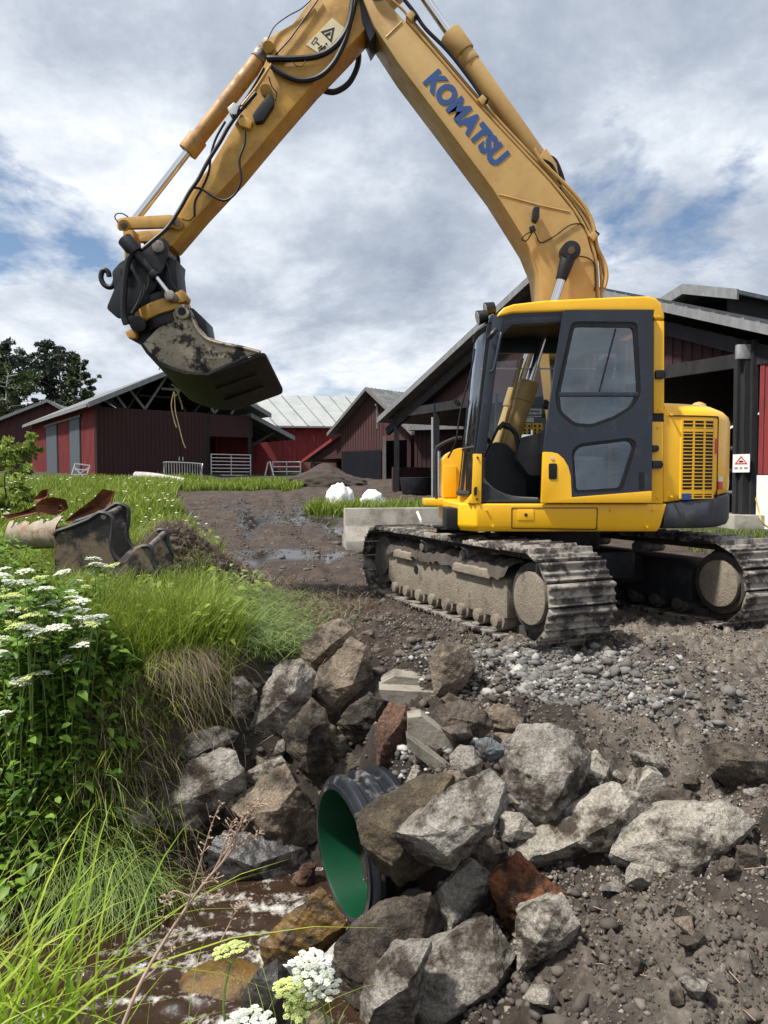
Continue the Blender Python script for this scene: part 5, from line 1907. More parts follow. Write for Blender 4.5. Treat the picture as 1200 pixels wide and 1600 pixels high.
u0, u1 = Vector((sA.x, sA.y, GA - .1)), Vector((sB.x, sB.y, GA - .1))
for p, q in ((u0, u0 + dpx * 1.25), (u1, u1 + dpx * 1.1), (u0 + dpx * 1.25, u1 + dpx * 1.1), (u0, u1), (u0 + dpx * .4, u1 + dpx * .4), (u0 + dpx * .8, u1 + dpx * .75), (u0, u1 + dpx), (u1, u0 + dpx)):
    G().bar(p, q, .05, .06).build('slat', GALV, sf)
# pale log in the grass
lA, lB = at(213, 746, 31), at(289, 754, 30)
lgm = G().tube([lA + Vector((0, 0, .04)), lA.lerp(lB, .3) + Vector((0, 0, .09)), lA.lerp(lB, .7) + Vector((0, 0, .07)), lB + Vector((0, 0, .05))], .22, 14, 4, taper=.62)
tag(lgm.build('fallen_log', BIRCHLOG, None, smooth=True), 'pale grey log lying in the grass in front of the red barn', 'log')

# ---- barn B : small red gable behind, far left
fb = Frame(-31.2, 55, .98, .20)
bB = thing('barn', 'small red gabled barn at the far left below the pine trees', 'barn', fb(3, 0, 1.4))
WB = 8.4
fb.slab(G(), [(0, 1), (WB, 1), (WB, 5.2), (WB * .6, 7.3), (0, 5.2)], 0, 6).build('wall', REDDARK, bB)
for (t0, z0, t1, z1) in ((-.6, 4.93, WB * .6, 7.36), (WB + .5, 5.0, WB * .6, 7.36)):
    r_ = fb.slab(G(), [(t0, z0), (t1, z1), (t1, z1 + .2), (t0, z0 + .2)], -.5, 6.4).build('roof', ROOFG, bB)
    fb.slab(G(), [(t0, z0 - .02), (t1, z1 - .02), (t1, z1 + .22), (t0, z0 + .22)], -.56, -.502).build('barge_board', FASCIA, r_)

# ---- barn C : long barn with pale sheet-metal roof
fc = Frame(at(384, 700, 50).x + .9, 46.0, .995, .10)
bC = thing('barn', 'long red barn with a pale sheet metal roof in the middle distance', 'barn', fc(6, 0, 1.4))
LC = 16.0
fc.slab(G(), [(-9.0, 1.0), (LC, 1.0), (LC, 4.9), (1.6, 4.9), (.6, 4.2), (-9.0, 3.9)], .5, .7).build('front_wall', REDWOOD, bC)
boards(fc, bC, REDWOOD, 1.6, LC, 1.0, lambda t_: 4.9, .5, .32)
gA = G()
gA.add([fc(1.6, .7, 1), fc(1.0, 10.5, 1), fc(1.0, 10.5, 4.9), fc(-.9, 6.3, 7.4), fc(1.6, .7, 4.9)], [(0, 1, 2, 3, 4)])
gA.build('gable_wall', REDDARK, bC)
ridgeA, ridgeB = fc(-1.6, 6.3, 7.45), fc(LC, 6.3, 7.45)
eaveA, eaveB = fc(.9, -.1, 4.75), fc(LC, -.1, 4.75)
NP = 15
for k in range(NP):
    a0, a1 = k / NP, (k + 1) / NP - .004
    up_ = Vector((0, 0, .05 + .012 * (k % 2)))
    q = [eaveA.lerp(eaveB, a0), eaveA.lerp(eaveB, a1), ridgeA.lerp(ridgeB, a1), ridgeA.lerp(ridgeB, a0)]
    G().add([p + up_ for p in q] + [p for p in q], [(0, 1, 2, 3), (7, 6, 5, 4), (0, 4, 5, 1), (1, 5, 6, 2), (2, 6, 7, 3), (3, 7, 4, 0)]).build('roof_panel', ROOFM, bC)
    G().bar(q[0] + up_ * 1.4, q[3] + up_ * 1.4, .06, .06).build('roof_seam', ROOFM, bC)
bs = G().add([ridgeA, ridgeB, fc(LC, 13, 4.75), fc(.9, 13, 4.75)], [(0, 1, 2, 3)])
bs.build('roof', ROOFG, bC)
G().bar(eaveA + Vector((0, -.08, -.02)), eaveB + Vector((0, -.08, -.02)), .12, .10).build('gutter', FASCIA, bC)
G().bar(eaveA + Vector((-.05, 0, -.03)), ridgeA + Vector((-.05, 0, .02)), .12, .22).build('barge_board', FASCIA, bC)
G().tube([fc(6.6, .3, 2.4), fc(6.6, .3, 3.3), fc(6.3, .35, 3.35)], .07, 8, 2).build('wall_pipe', WHITE, bC, smooth=True)
fc.slab(G(), [(8.2, 3.2), (12, 3.2), (12, 4.3), (8.2, 4.3)], .44, .47).build('dark_shutter', REDBLK, bC)
fc.slab(G(), [(1.6, 1.0), (6.6, 1.0), (6.6, 1.95), (1.6, 1.95)], .42, .49).build('plinth', DARKDOOR, bC)
# brick annexe
bx = Frame(at(474, 740, 43.5).x, 43.5, .99, .05)
an = thing('brick_annexe', 'low brick annexe with dark door between two red barns', 'building', bx(1.5, 0, 1.4))
bx.slab(G(), [(0, 1), (4.2, 1), (4.2, 2.62), (0, 2.62)], 0, 2).build('wall', BRICK, an)
bx.slab(G(), [(.45, 1), (1.05, 1), (1.05, 2.35), (.45, 2.35)], -.03, .0).build('door', DARKDOOR, an)
bx.slab(G(), [(2.0, 1.75), (2.9, 1.75), (2.9, 2.5), (2.0, 2.5)], -.02, .0).build('window', SHADE, an)
gate((at(426, 742, 42), at(470, 742, 42), 1.45, .95), 4, .045, 'yard_gate', 'low four-bar metal gate standing in front of the long red barn')
pb = G()
pb.bar(at(414, 745, 41), at(419, 722, 41.5), .07, .07)
tag(pb.build('leaning_pole', GALV), 'short pale pole leaning left of the low yard gate', 'pole')
pb = G()
pb.bar(at(428, 746, 41), at(421, 721, 41.3), .07, .07)
tag(pb.build('leaning_pole', GALV), 'pale pole leaning to the left against the end of the low yard gate', 'pole')

# ---- far roof with vents and white chimney
ff = Frame(at(505, 640, 64).x, 64, 1, 0)
fR = thing('far_barn', 'far white roofed barn with roof vents peeping over the metal roof', 'barn', ff(3, 0, 1.4))
G().add([ff(0, 0, 5.4), ff(8, 0, 5.4), ff(8, 6, 8.9), ff(0, 6, 8.9)], [(0, 1, 2, 3)]).build('roof', mat('white_roof', (.66, .67, .68), rough=.5), fR)
ff.slab(G(), [(.2, 1), (7.8, 1), (7.8, 5.4), (.2, 5.4)], .3, 5).build('wall', WHITE, fR)
for px, py in ((528, 632), (533, 640), (536, 646)):
    p = at(px, py, 65)
    G().box(p, (.7, .6, .22)).build('roof_vent', GALV, fR, bevel=.03)
chp = at(545, 655, 60)
ch_ = G().cyl(chp, at(545, 628, 60), .55, n=18)
ch_.cyl(at(545, 628, 60), at(545, 625, 60), .75, .3, n=18)
tag(ch_.build('white_chimney', GALV, None, smooth=True), 'round pale metal chimney rising behind the metal barn roof', 'chimney')

# ---- barn D : weathered gable with open bay
xl, dl = at(524, 700, 40).x, 40.0
fd = Frame(xl, dl, .727, -.686)
WD = 5.85
bD = thing('barn', 'weathered dark red barn with a tall gable and black door, behind the white sacks', 'barn', fd(2.9, 0, 1.3))
zl_, zpk = 3.86, 6.05
hz = lambda t_: zl_ + (zpk - zl_) * (1 - abs(t_ - WD / 2) / (WD / 2))
g_ = G()
fd.slab(g_, [(.5, .6), (.5, hz(.5)), (WD / 2, zpk), (WD - .3, hz(WD - .3)), (WD - .3, 3.35), (3.75, 3.35), (3.75, .6)], 0, .12)
gw = g_.build('gable_wall', REDDARK, bD)
boards(fd, gw, REDDARK, .5, 3.75, 2.9, lambda t_: hz(t_) - .02, 0, .2)
fd.slab(G(), [(.62, .6), (3.6, .6), (3.6, 2.85), (.62, 2.85)], -.06, -.024).build('sliding_door', DARKDOOR, bD)
for t_ in (3.78, 5.5):
    G().bar(fd(t_, 0, .6), fd(t_, 0, 3.6), .18, .2).build('bay_post', GREYWOOD if t_ < 4 else REDDARK, bD)
fd.side(G(), [(0, .6), (9, .6), (9, zl_), (0, zl_)], .5, .6).build('side_wall', REDDARK, bD)
fd.slab(G(), [(.5, .6), (WD, .6), (WD, 3.7), (.5, 3.7)], 8.8, 8.9).build('back_wall', REDBLK, bD)
fd.side(G(), [(.5, .6), (9, .6), (9, zl_), (.5, zl_)], WD - .35, WD - .25).build('side_wall', REDDARK, bD)
for (t0, z0, t1, z1) in ((-.1, zl_ - .08, WD / 2, zpk), (WD + .3, zl_ - .3, WD / 2, zpk)):
    r_ = fd.slab(G(), [(t0, z0), (t1, z1), (t1, z1 + .12), (t0, z0 + .12)], -.5, 9).build('roof', ROOFG, bD)
    fd.slab(G(), [(t0, z0 - .05), (t1, z1 - .05), (t1, z1 + .14), (t0, z0 + .14)], -.55, -.502).build('barge_board', GREYWOOD, r_)
    if t0 > 1:
        for k in range(30):
            s0 = -.4 + k * .31
            G().bar(fd(t0, s0, z0 + .13), fd(t1, s0, z1 + .13), .05, .04).build('roof_seam', ROOFG, r_)
G().cyl(fd(3.3, -.05, 4.0), fd(3.3, -.05, 5.3), .025, n=6).build('lamp_pole', GALV, bD)
G().cyl(fd(3.3, -.12, 5.3), fd(3.3, -.12, 5.2), .08, n=10).build('gable_lamp', GALV, bD)
G().box(fd(4.8, 3, 1.9), (1.0, .06, .22)).build('feed_trough', mat('pink_board', (.35, .12, .10), rough=.7), bD)
# lean-to on its left
ld = fd.slab(G(), [(-2.6, 2.35), (.5, 3.75), (.5, 3.87), (-2.6, 2.47)], -.2, 6).build('lean_to_roof', ROOFG, bD)
fd.slab(G(), [(-2.62, 2.30), (.5, 3.70), (.5, 3.88), (-2.62, 2.48)], -.25, -.202).build('barge_board', REDWOOD, ld)
fd.slab(G(), [(-2.2, 2.5), (.5, 2.5), (.5, 3.7)], .0, .1).build('lean_to_gable', REDBLK, bD)
G().bar(fd(-1.9, 0, 1), fd(-1.9, 0, 2.7), .14, .14).build('lean_to_post', BEAM, bD)

# ---- big open shed on the right
fe = Frame(.05, 28.0, 8.65, -14.9)
WE = math.hypot(8.65, 14.9)
zeE, zpE = 3.60, 6.93
bE = thing('open_shed', 'large open fronted shed with grey roof behind the excavator cab', 'shed', fe(WE / 2, 0, .5))
he = lambda t_: zeE + (zpE - zeE) * (1 - abs(t_ - WE / 2) / (WE / 2))
LE = 20.0
for sgn in (0, 1):
    t0, t1 = (-.15, WE / 2) if sgn == 0 else (WE + .2, WE / 2)
    z0 = zeE - .05
    ro = fe.slab(G(), [(t0, z0), (t1, zpE), (t1, zpE + .16), (t0, z0 + .16)], -.25, LE).build('roof', ROOFG, bE)
    fe.slab(G(), [(t0, z0 - .04), (t1, zpE - .04), (t1, zpE + .17), (t0, z0 + .17)], -.31, -.252).build('barge_board', FASCIA, ro)
    if sgn:
        for k in range(26):                       # tile courses on the visible slope
            f0 = k / 26
            q0_, q1_ = fe(t0 + (t1 - t0) * f0, -.25, z0 + (zpE - z0) * f0 + .165), fe(t0 + (t1 - t0) * f0, LE, z0 + (zpE - z0) * f0 + .165)
            G().bar(q0_, q1_, .10, .05).build('tile_course', ROOFG, ro)
# infill boards above the beam, set back under the overhang
zbm = 3.95
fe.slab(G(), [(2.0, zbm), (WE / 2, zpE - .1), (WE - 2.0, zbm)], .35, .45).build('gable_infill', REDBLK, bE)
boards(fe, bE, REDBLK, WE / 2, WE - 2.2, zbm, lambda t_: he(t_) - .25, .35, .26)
G().bar(fe(.2, .1, zbm - .12), fe(WE - 1.2, .1, zbm - .12), .18, .30).build('front_beam', BEAM, bE)
G().bar(fe(WE / 2, .1, zpE - .40), fe(WE, .1, zeE - .40), .14, .30).build('rafter', BEAM, bE)
G().bar(fe(WE / 2, .1, zpE - .40), fe(0, .1, zeE - .40), .14, .30).build('rafter', BEAM, bE)
for t_ in (.7, 3.4, 6.8, 10.4):
    G().bar(fe(t_, .1, gz1(fe(t_, 0, 0).x, fe(t_, 0, 0).y) - .2), fe(t_, .1, zbm), .20, .22).build('post', BEAM, bE)
tP = WE * .884 - .22
zgP = gz1(fe(tP, 0, 0).x, fe(tP, 0, 0).y)
for dt_, m_2, w_ in ((-.16, BEAM, .16), (.02, BEAM, .18), (.17, BEAM, .12)):
    G().bar(fe(tP + dt_, .02 + abs(dt_) * .3, .48), fe(tP + dt_, .02, 4.2), w_, w_).build('corner_post', m_2, bE)
G().box(fe(tP, -.10, zbm + .02), (.28, .12, .30)).build('post_bracket', GALV, bE, bevel=.01)
G().box(fe(tP + .02, .0, .30), (.75, .75, .55)).build('post_plinth', CONC, bE, bevel=.02)
# side walls and back wall: the left wall is low and open above
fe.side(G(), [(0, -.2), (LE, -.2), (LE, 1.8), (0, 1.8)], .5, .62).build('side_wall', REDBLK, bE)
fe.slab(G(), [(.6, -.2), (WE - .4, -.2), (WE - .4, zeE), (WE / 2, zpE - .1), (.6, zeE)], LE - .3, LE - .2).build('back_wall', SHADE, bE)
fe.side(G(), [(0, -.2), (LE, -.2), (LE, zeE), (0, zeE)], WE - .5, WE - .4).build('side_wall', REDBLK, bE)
fe.slab(G(), [(tP + .30, 1.42), (WE + .3, 1.42), (WE + .3, 3.9), (tP + .30, 4.0)], .05, .15).build('front_wall', REDWOOD, bE)
boards(fe, bE, REDWOOD, tP + .30, WE + .3, 1.42, lambda t_: 3.95, .05, .16)
fe.slab(G(), [(tP + .28, .15), (WE + .3, .15), (WE + .3, 1.40), (tP + .28, 1.40)], .03, .16).build('white_base', WHITE, bE)
# ridge monitor
zm = zpE - .05
for sgn in (-1, 1):
    fe.slab(G(), [(WE / 2, zm + .75), (WE / 2 + sgn * 1.9, zm + .15), (WE / 2 + sgn * 1.9, zm + .27), (WE / 2, zm + .87)], 6.4, LE + .5).build('monitor_roof', ROOFG, bE)
    fe.slab(G(), [(WE / 2, zm + .55), (WE / 2 + sgn * 1.95, zm - .05), (WE / 2 + sgn * 1.95, zm + .27), (WE / 2, zm + .88)], 6.3, 6.398).build('monitor_fascia', FASCIA, bE)
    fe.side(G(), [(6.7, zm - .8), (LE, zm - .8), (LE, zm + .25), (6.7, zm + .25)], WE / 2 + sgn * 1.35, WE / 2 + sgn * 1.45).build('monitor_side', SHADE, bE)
# light pipes and gates inside
for px, y0, y1, d_ in ((676, 652, 785, 24.0), (686, 705, 782, 23.6)):
    G().cyl(at(px, y0, d_), at(px, y1, d_), .045, n=8).build('pale_pipe', GALV, bE)
ge0, ge1 = at(1128, 780, 17.2), at(1172, 780, 16.2)
gate((ge0, ge1, .35, 1.75), 4, .05, 'shed_gate', 'grey tube gate inside the open shed, right behind the engine cover', m=mat('dull_tube', (.10, .105, .11), rough=.5))
# hazard notice on the corner post
npc = at(1172.5, 724, 14.5)
sA_, sB_ = fe(tP - .1, -.11, 0), fe(tP + .32, -.11, 0)
nt_ = thing('hazard_notice', 'white notice with red warning triangle on the shed corner post', 'sign', (npc.x, npc.y, 1.4))
e1, e2 = fe.a, Vector((0, 0, 1))
ctrn = fe(tP + .02, -.115, at(1172, 724, fe(tP, 0, 0).y).z)
pl = lambda u_, v_, o_=0: ctrn + e1 * u_ + e2 * v_ - fe.b * o_
G().add([pl(-.19, -.19), pl(.19, -.19), pl(.19, .19), pl(-.19, .19), pl(-.19, -.19, -.012), pl(.19, -.19, -.012), pl(.19, .19, -.012), pl(-.19, .19, -.012)],
        [(0, 1, 2, 3), (7, 6, 5, 4), (0, 4, 5, 1), (1, 5, 6, 2), (2, 6, 7, 3), (3, 7, 4, 0)]).build('notice_board', WHITE, nt_)
o3 = [(-.15, -.02), (.15, -.02), (0, .16)]
i3 = [(-.10, .005), (.10, .005), (0, .12)]
tg = G()
tg.add([pl(*p, .004) for p in o3 + i3], [(0, 1, 4, 3), (1, 2, 5, 4), (2, 0, 3, 5)])
tg.build('warning_triangle', REDP, nt_)
G().add([pl(-.06, .02, .004), pl(.06, .02, .004), pl(.03, .06, .004), pl(-.03, .055, .004)], [(0, 1, 2, 3)]).build('warning_mark', BLACK, nt_)
for u_ in (-.11, 0, .11):
    w_ = .03 if u_ == 0 else .04
    G().add([pl(u_ - w_, -.12, .004), pl(u_ + w_, -.12, .004), pl(u_ + w_, -.08, .004), pl(u_ - w_, -.08, .004)], [(0, 1, 2, 3)]).build('notice_line', mat('print_grey', (.22, .22, .22), rough=.6) if u_ < -.1 else bpy.data.materials['print_grey'], nt_)
# yellow hose by the plinth
yh = G().tube([at(1181, 778, 14.1), at(1186, 800, 14.0), at(1189, 812, 13.9), at(1197, 822, 13.9), at(1210, 826, 13.9)], .016, 8, 4)
tag(yh.build('yellow_hose', mat('hose_yellow', (.45, .33, .05), rough=.5), None, smooth=True), 'yellow hose hanging down beside the concrete post plinth', 'hose')

# low red wall with pale roof edge between barn D and the shed
fg_ = Frame(at(646, 700, 31).x, 31.0, .96, -.28)
lw = thing('low_shed', 'low dark red board shed with pale roof edge left of the cab', 'shed', fg_(1, 0, 1))
fg_.slab(G(), [(0, .6), (4, .6), (4, 3.45), (0, 3.45)], .2, .4).build('wall', REDBLK, lw)
boards(fg_, lw, REDBLK, 0, 4, .9, lambda t_: 3.4, .2, .2)
fg_.slab(G(), [(-.2, 3.45), (4.2, 3.45), (4.2, 3.66), (-.2, 3.66)], -.3, .6).build('roof_edge', FASCIA, lw)
# black tub below it
tu = at(652, 772, 26)
tz = gz1(tu.x, tu.y)
tg_ = G().cyl((tu.x, tu.y, tz), (tu.x, tu.y, tz + .62), .55, .66, n=22)
tag(tg_.build('feed_tub', BLKMET, None, bevel=.03), 'black round feed tub standing left of the excavator', 'tub')

# ---- concrete barrier, sacks, heap
cb = G()
prf = [(-.30, 0), (-.28, .18), (-.13, .42), (-.10, .72), (.10, .72), (.13, .42), (.28, .18), (.30, 0)]
bA0 = Vector((at(541, 800, 11.9).x, 11.9, gz1(-.6, 11.9) - .04))
dirb = Vector((.985, .17, 0)).normalized()
prp = Vector((-dirb.y, dirb.x, 0))
nl = 2
vs_ = []
for k in range(nl):
    for u_, z in prf:
        vs_.append(bA0 + dirb * (k * 2.6) + prp * (u_ + .3) + Vector((0, 0, z * 1.02)))
n = len(prf)
cb.add(vs_, [tuple(range(n)), tuple(range(2 * n - 1, n - 1, -1))] + [(i, (i + 1) % n, n + (i + 1) % n, n + i) for i in range(n)])
tag(cb.build('concrete_barrier', CONC, None, bevel=.02), 'low weathered concrete barrier block behind the near crawler track', 'barrier')
tag(G().tube([at(652, 800, 11.4), at(657, 812, 11.3), at(660, 822, 11.3), at(666, 838, 11.2)], .022, 8, 4).build('white_strap', WHITE, None, smooth=True),
    'white strap end hanging down the front of the concrete barrier', 'strap')
for k, (px, w_, h_, d_, lb_) in enumerate(((531, .36, .50, 19.0, 'taller white plastic sack left of the other in the yard grass'), (582, .36, .36, 19.3, 'flatter white plastic sack right of the other in the yard grass'))):
    c_ = at(px, 780, d_)
    V0, F0 = ico(4)
    P = V0.copy()
    nzv = fbm(P[:, 0] + k * 9, P[:, 1], P[:, 2], 1.6, 4, .6) + .35 * (1 - np.abs(fbm(P[:, 0], P[:, 1] + k * 5, P[:, 2], 3.2, 3, .6)) * 3)
    P = P * (1 + .32 * nzv)[:, None]
    P[:, 2] = np.maximum(P[:, 2], -.55)
    P = P * np.array([w_, w_ * .8, h_])
    tag(link('plastic_sack', np_mesh('plastic_sack', P, [F0], BAG, smooth=True), None, (c_.x, d_, gz1(c_.x, d_) + h_ * .5)), lb_, 'sack')
# dark heap in front of barn D
hpz = at(505, 765, 31)
V0, F0 = ico(5)
P = V0.copy()
P = P * (1 + .25 * fbm(P[:, 0], P[:, 1], P[:, 2], 2, 4, .6) + .06 * fbm(P[:, 0], P[:, 1], P[:, 2], 9, 3))[:, None]
P = P * np.array([2.0, 1.3, 1.0])
P[:, 2] = np.where(P[:, 2] > 0, P[:, 2] * (.55 + .45 * np.exp(-(P[:, 0] / 1.2) ** 2)), P[:, 2] * .3)
tag(link('compost_heap', np_mesh('compost_heap', P, [F0], HEAP, smooth=True), None, (hpz.x, 31.5, gz1(hpz.x, 31.5) - .1)), 'dark heap of compost in front of the weathered barn', 'heap')

# ================================================================== TREES
def needle_tree(name, label, base, h, r, seed, m, n_cl, leaf, first=.25, bush=False, trunk_m=BARK, group=None, lean=0.0):
    rs = np.random.default_rng(seed)
    root = thing(name, label, 'tree' if not bush else 'bush', base, group)
    base = Vector(base)
    tp_ = [base + Vector((lean * k / 6 + rs.normal(0, .01) * h, rs.normal(0, .01) * h, h * k / 6)) for k in range(7)]
    tk = G().tube(tp_, h * .018 if not bush else h * .015, 8, 2, taper=.2)
    cl = []
    nb = 34 if not bush else 14
    for i in range(nb):
        f = first + (1 - first) * (i + rs.uniform(0, .8)) / nb
        a = rs.uniform(0, 2 * math.pi)
        prof_ = math.sqrt(max(.03, math.sin(math.pi * min(1, (1 - f) / (1 - first)) ** .75 * .93 + .12)))
        L = r * prof_ * rs.uniform(.7, 1.2)
        p0 = base.lerp(tp_[-1], f)
        p1 = p0 + Vector((math.cos(a) * L, math.sin(a) * L, h * rs.uniform(-.01, .09)))
        tk.tube([p0, p0.lerp(p1, .5) + Vector((0, 0, h * .02)), p1], h * .005, 5, 2, taper=.3)
        for q in range(7):
            t_ = rs.uniform(.35, 1.05)
            cl.append((p0.lerp(p1, t_) + Vector(rs.normal(0, r * .09, 3)), r * rs.uniform(.09, .19)))
    tk.build('trunk', trunk_m, root, smooth=True)
    per = max(4, n_cl // len(cl))
    PP, TT = [], []
    for c, cr_ in cl:
        q = rs.normal(0, 1, (per, 3))
        q /= np.linalg.norm(q, axis=1)[:, None]
        q *= (rs.uniform(.3, 1, per) ** .5)[:, None] * cr_
        q[:, 2] *= .6
        PP.append(q + np.array(c))
        TT.append(np.full(per, rs.uniform(.1, .9)) + rs.uniform(-.15, .25, per))
    PP, TT = np.concatenate(PP), np.clip(np.concatenate(TT), 0, 1)
    n = len(PP)
    a = rs.normal(0, 1, (n, 3))
    a /= np.linalg.norm(a, axis=1)[:, None]
    b = rs.normal(0, 1, (n, 3))
    b -= a * np.sum(a * b, 1)[:, None]
    b /= np.linalg.norm(b, axis=1)[:, None]
    s = leaf * rs.uniform(.6, 1.3, n)[:, None]
    Vt = np.stack([PP - a * s, PP + b * s * .42, PP + a * s, PP - b * s * .42], 1).reshape(-1, 3)
    q = np.arange(n)[:, None] * 4 + np.arange(4)[None, :]
    link('crown', np_mesh('crown', Vt, [q], m, tint=np.repeat(TT, 4)), root)
    return root


for (px, d_, ytop, w_, lb_, sd) in ((-6, 68, 545, 3.3, 'dark pine tree cut by the left photo edge', 3), (30, 74, 566, 3.2, 'dark pine tree between the edge pine and the tallest pine', 4), (95, 70, 545, 3.2, 'tallest dark pine tree with open crown above the small red barn', 5)):
    p = at(px, 700, d_)
    needle_tree('pine_tree', lb_, (p.x, d_, 1.5), at(px, ytop, d_).z - 1.5, w_, sd, NEEDLE, 9000, .26, .25, group='pines behind the barns')
for (px, d_, ytop, w_, lb_, sd) in ((126, 66, 566, 1.5, 'slender birch tree with thin top right of the pines', 8), (14, 60, 582, 2.6, 'green birch tree in front of the pines at the left edge', 9)):
    p = at(px, 700, d_)
    needle_tree('birch_tree', lb_, (p.x, d_, 1.5), at(px, ytop, d_).z - 1.5, w_, sd, BIRCHL, 5000, .22, .35, trunk_m=BIRCHLOG)
p = at(8, 740, 15)
needle_tree('leafy_bush', 'light green leafy bush at the left edge in front of the red barns', (p.x, 15, gz1(p.x, 15)), 1.65, .85, 12, BUSHL, 3600, .075, .12, bush=True)


# ================================================================== CULVERT
PD = 3.42
pc = at(533, 1331, PD)
pax = Vector((.885, .465, .03)).normalized()
PR = .325
cul = thing('culvert_pipe', 'black corrugated culvert pipe with green lining opening into the stream', 'pipe', pc - Vector((0, 0, PR)))
upv = Vector((0, 0, 1))
sx_ = pax.cross(upv).normalized()
ux_ = sx_.cross(pax)


def lathe(profile, n=56):
    """profile: (distance along the pipe, radius)"""
    g_ = G()
    for a, r in profile:
        for i in range(n):
            an = 2 * math.pi * i / n
            g_.v.append(pc + pax * a + sx_ * (r * math.cos(an)) + ux_ * (r * math.sin(an)))
    for k in range(len(profile) - 1):
        for i in range(n):
            g_.f.append((k * n + i, k * n + (i + 1) % n, (k + 1) * n + (i + 1) % n, (k + 1) * n + i))
    return g_


lathe([(0, PR - .030), (0, PR - .004), (.02, PR - .004), (2.0, PR - .004), (2.0, PR - .03), (.0, PR - .030)]).build('pipe_wall', PIPEBLK, cul, smooth=True)
lathe([(-.001, PR - .0305), (.01, PR - .034), (2.0, PR - .034)]).build('green_lining', PIPEGRN, cul, smooth=True)
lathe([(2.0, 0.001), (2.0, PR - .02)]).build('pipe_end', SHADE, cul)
for k in range(14):
    a0 = .012 + k * .105
    lathe([(a0, PR - .006), (a0 + .008, PR + .018), (a0 + .022, PR + .030), (a0 + .050, PR + .030), (a0 + .064, PR + .018), (a0 + .075, PR - .006)]).build('pipe_rib', PIPEBLK, cul, smooth=True)

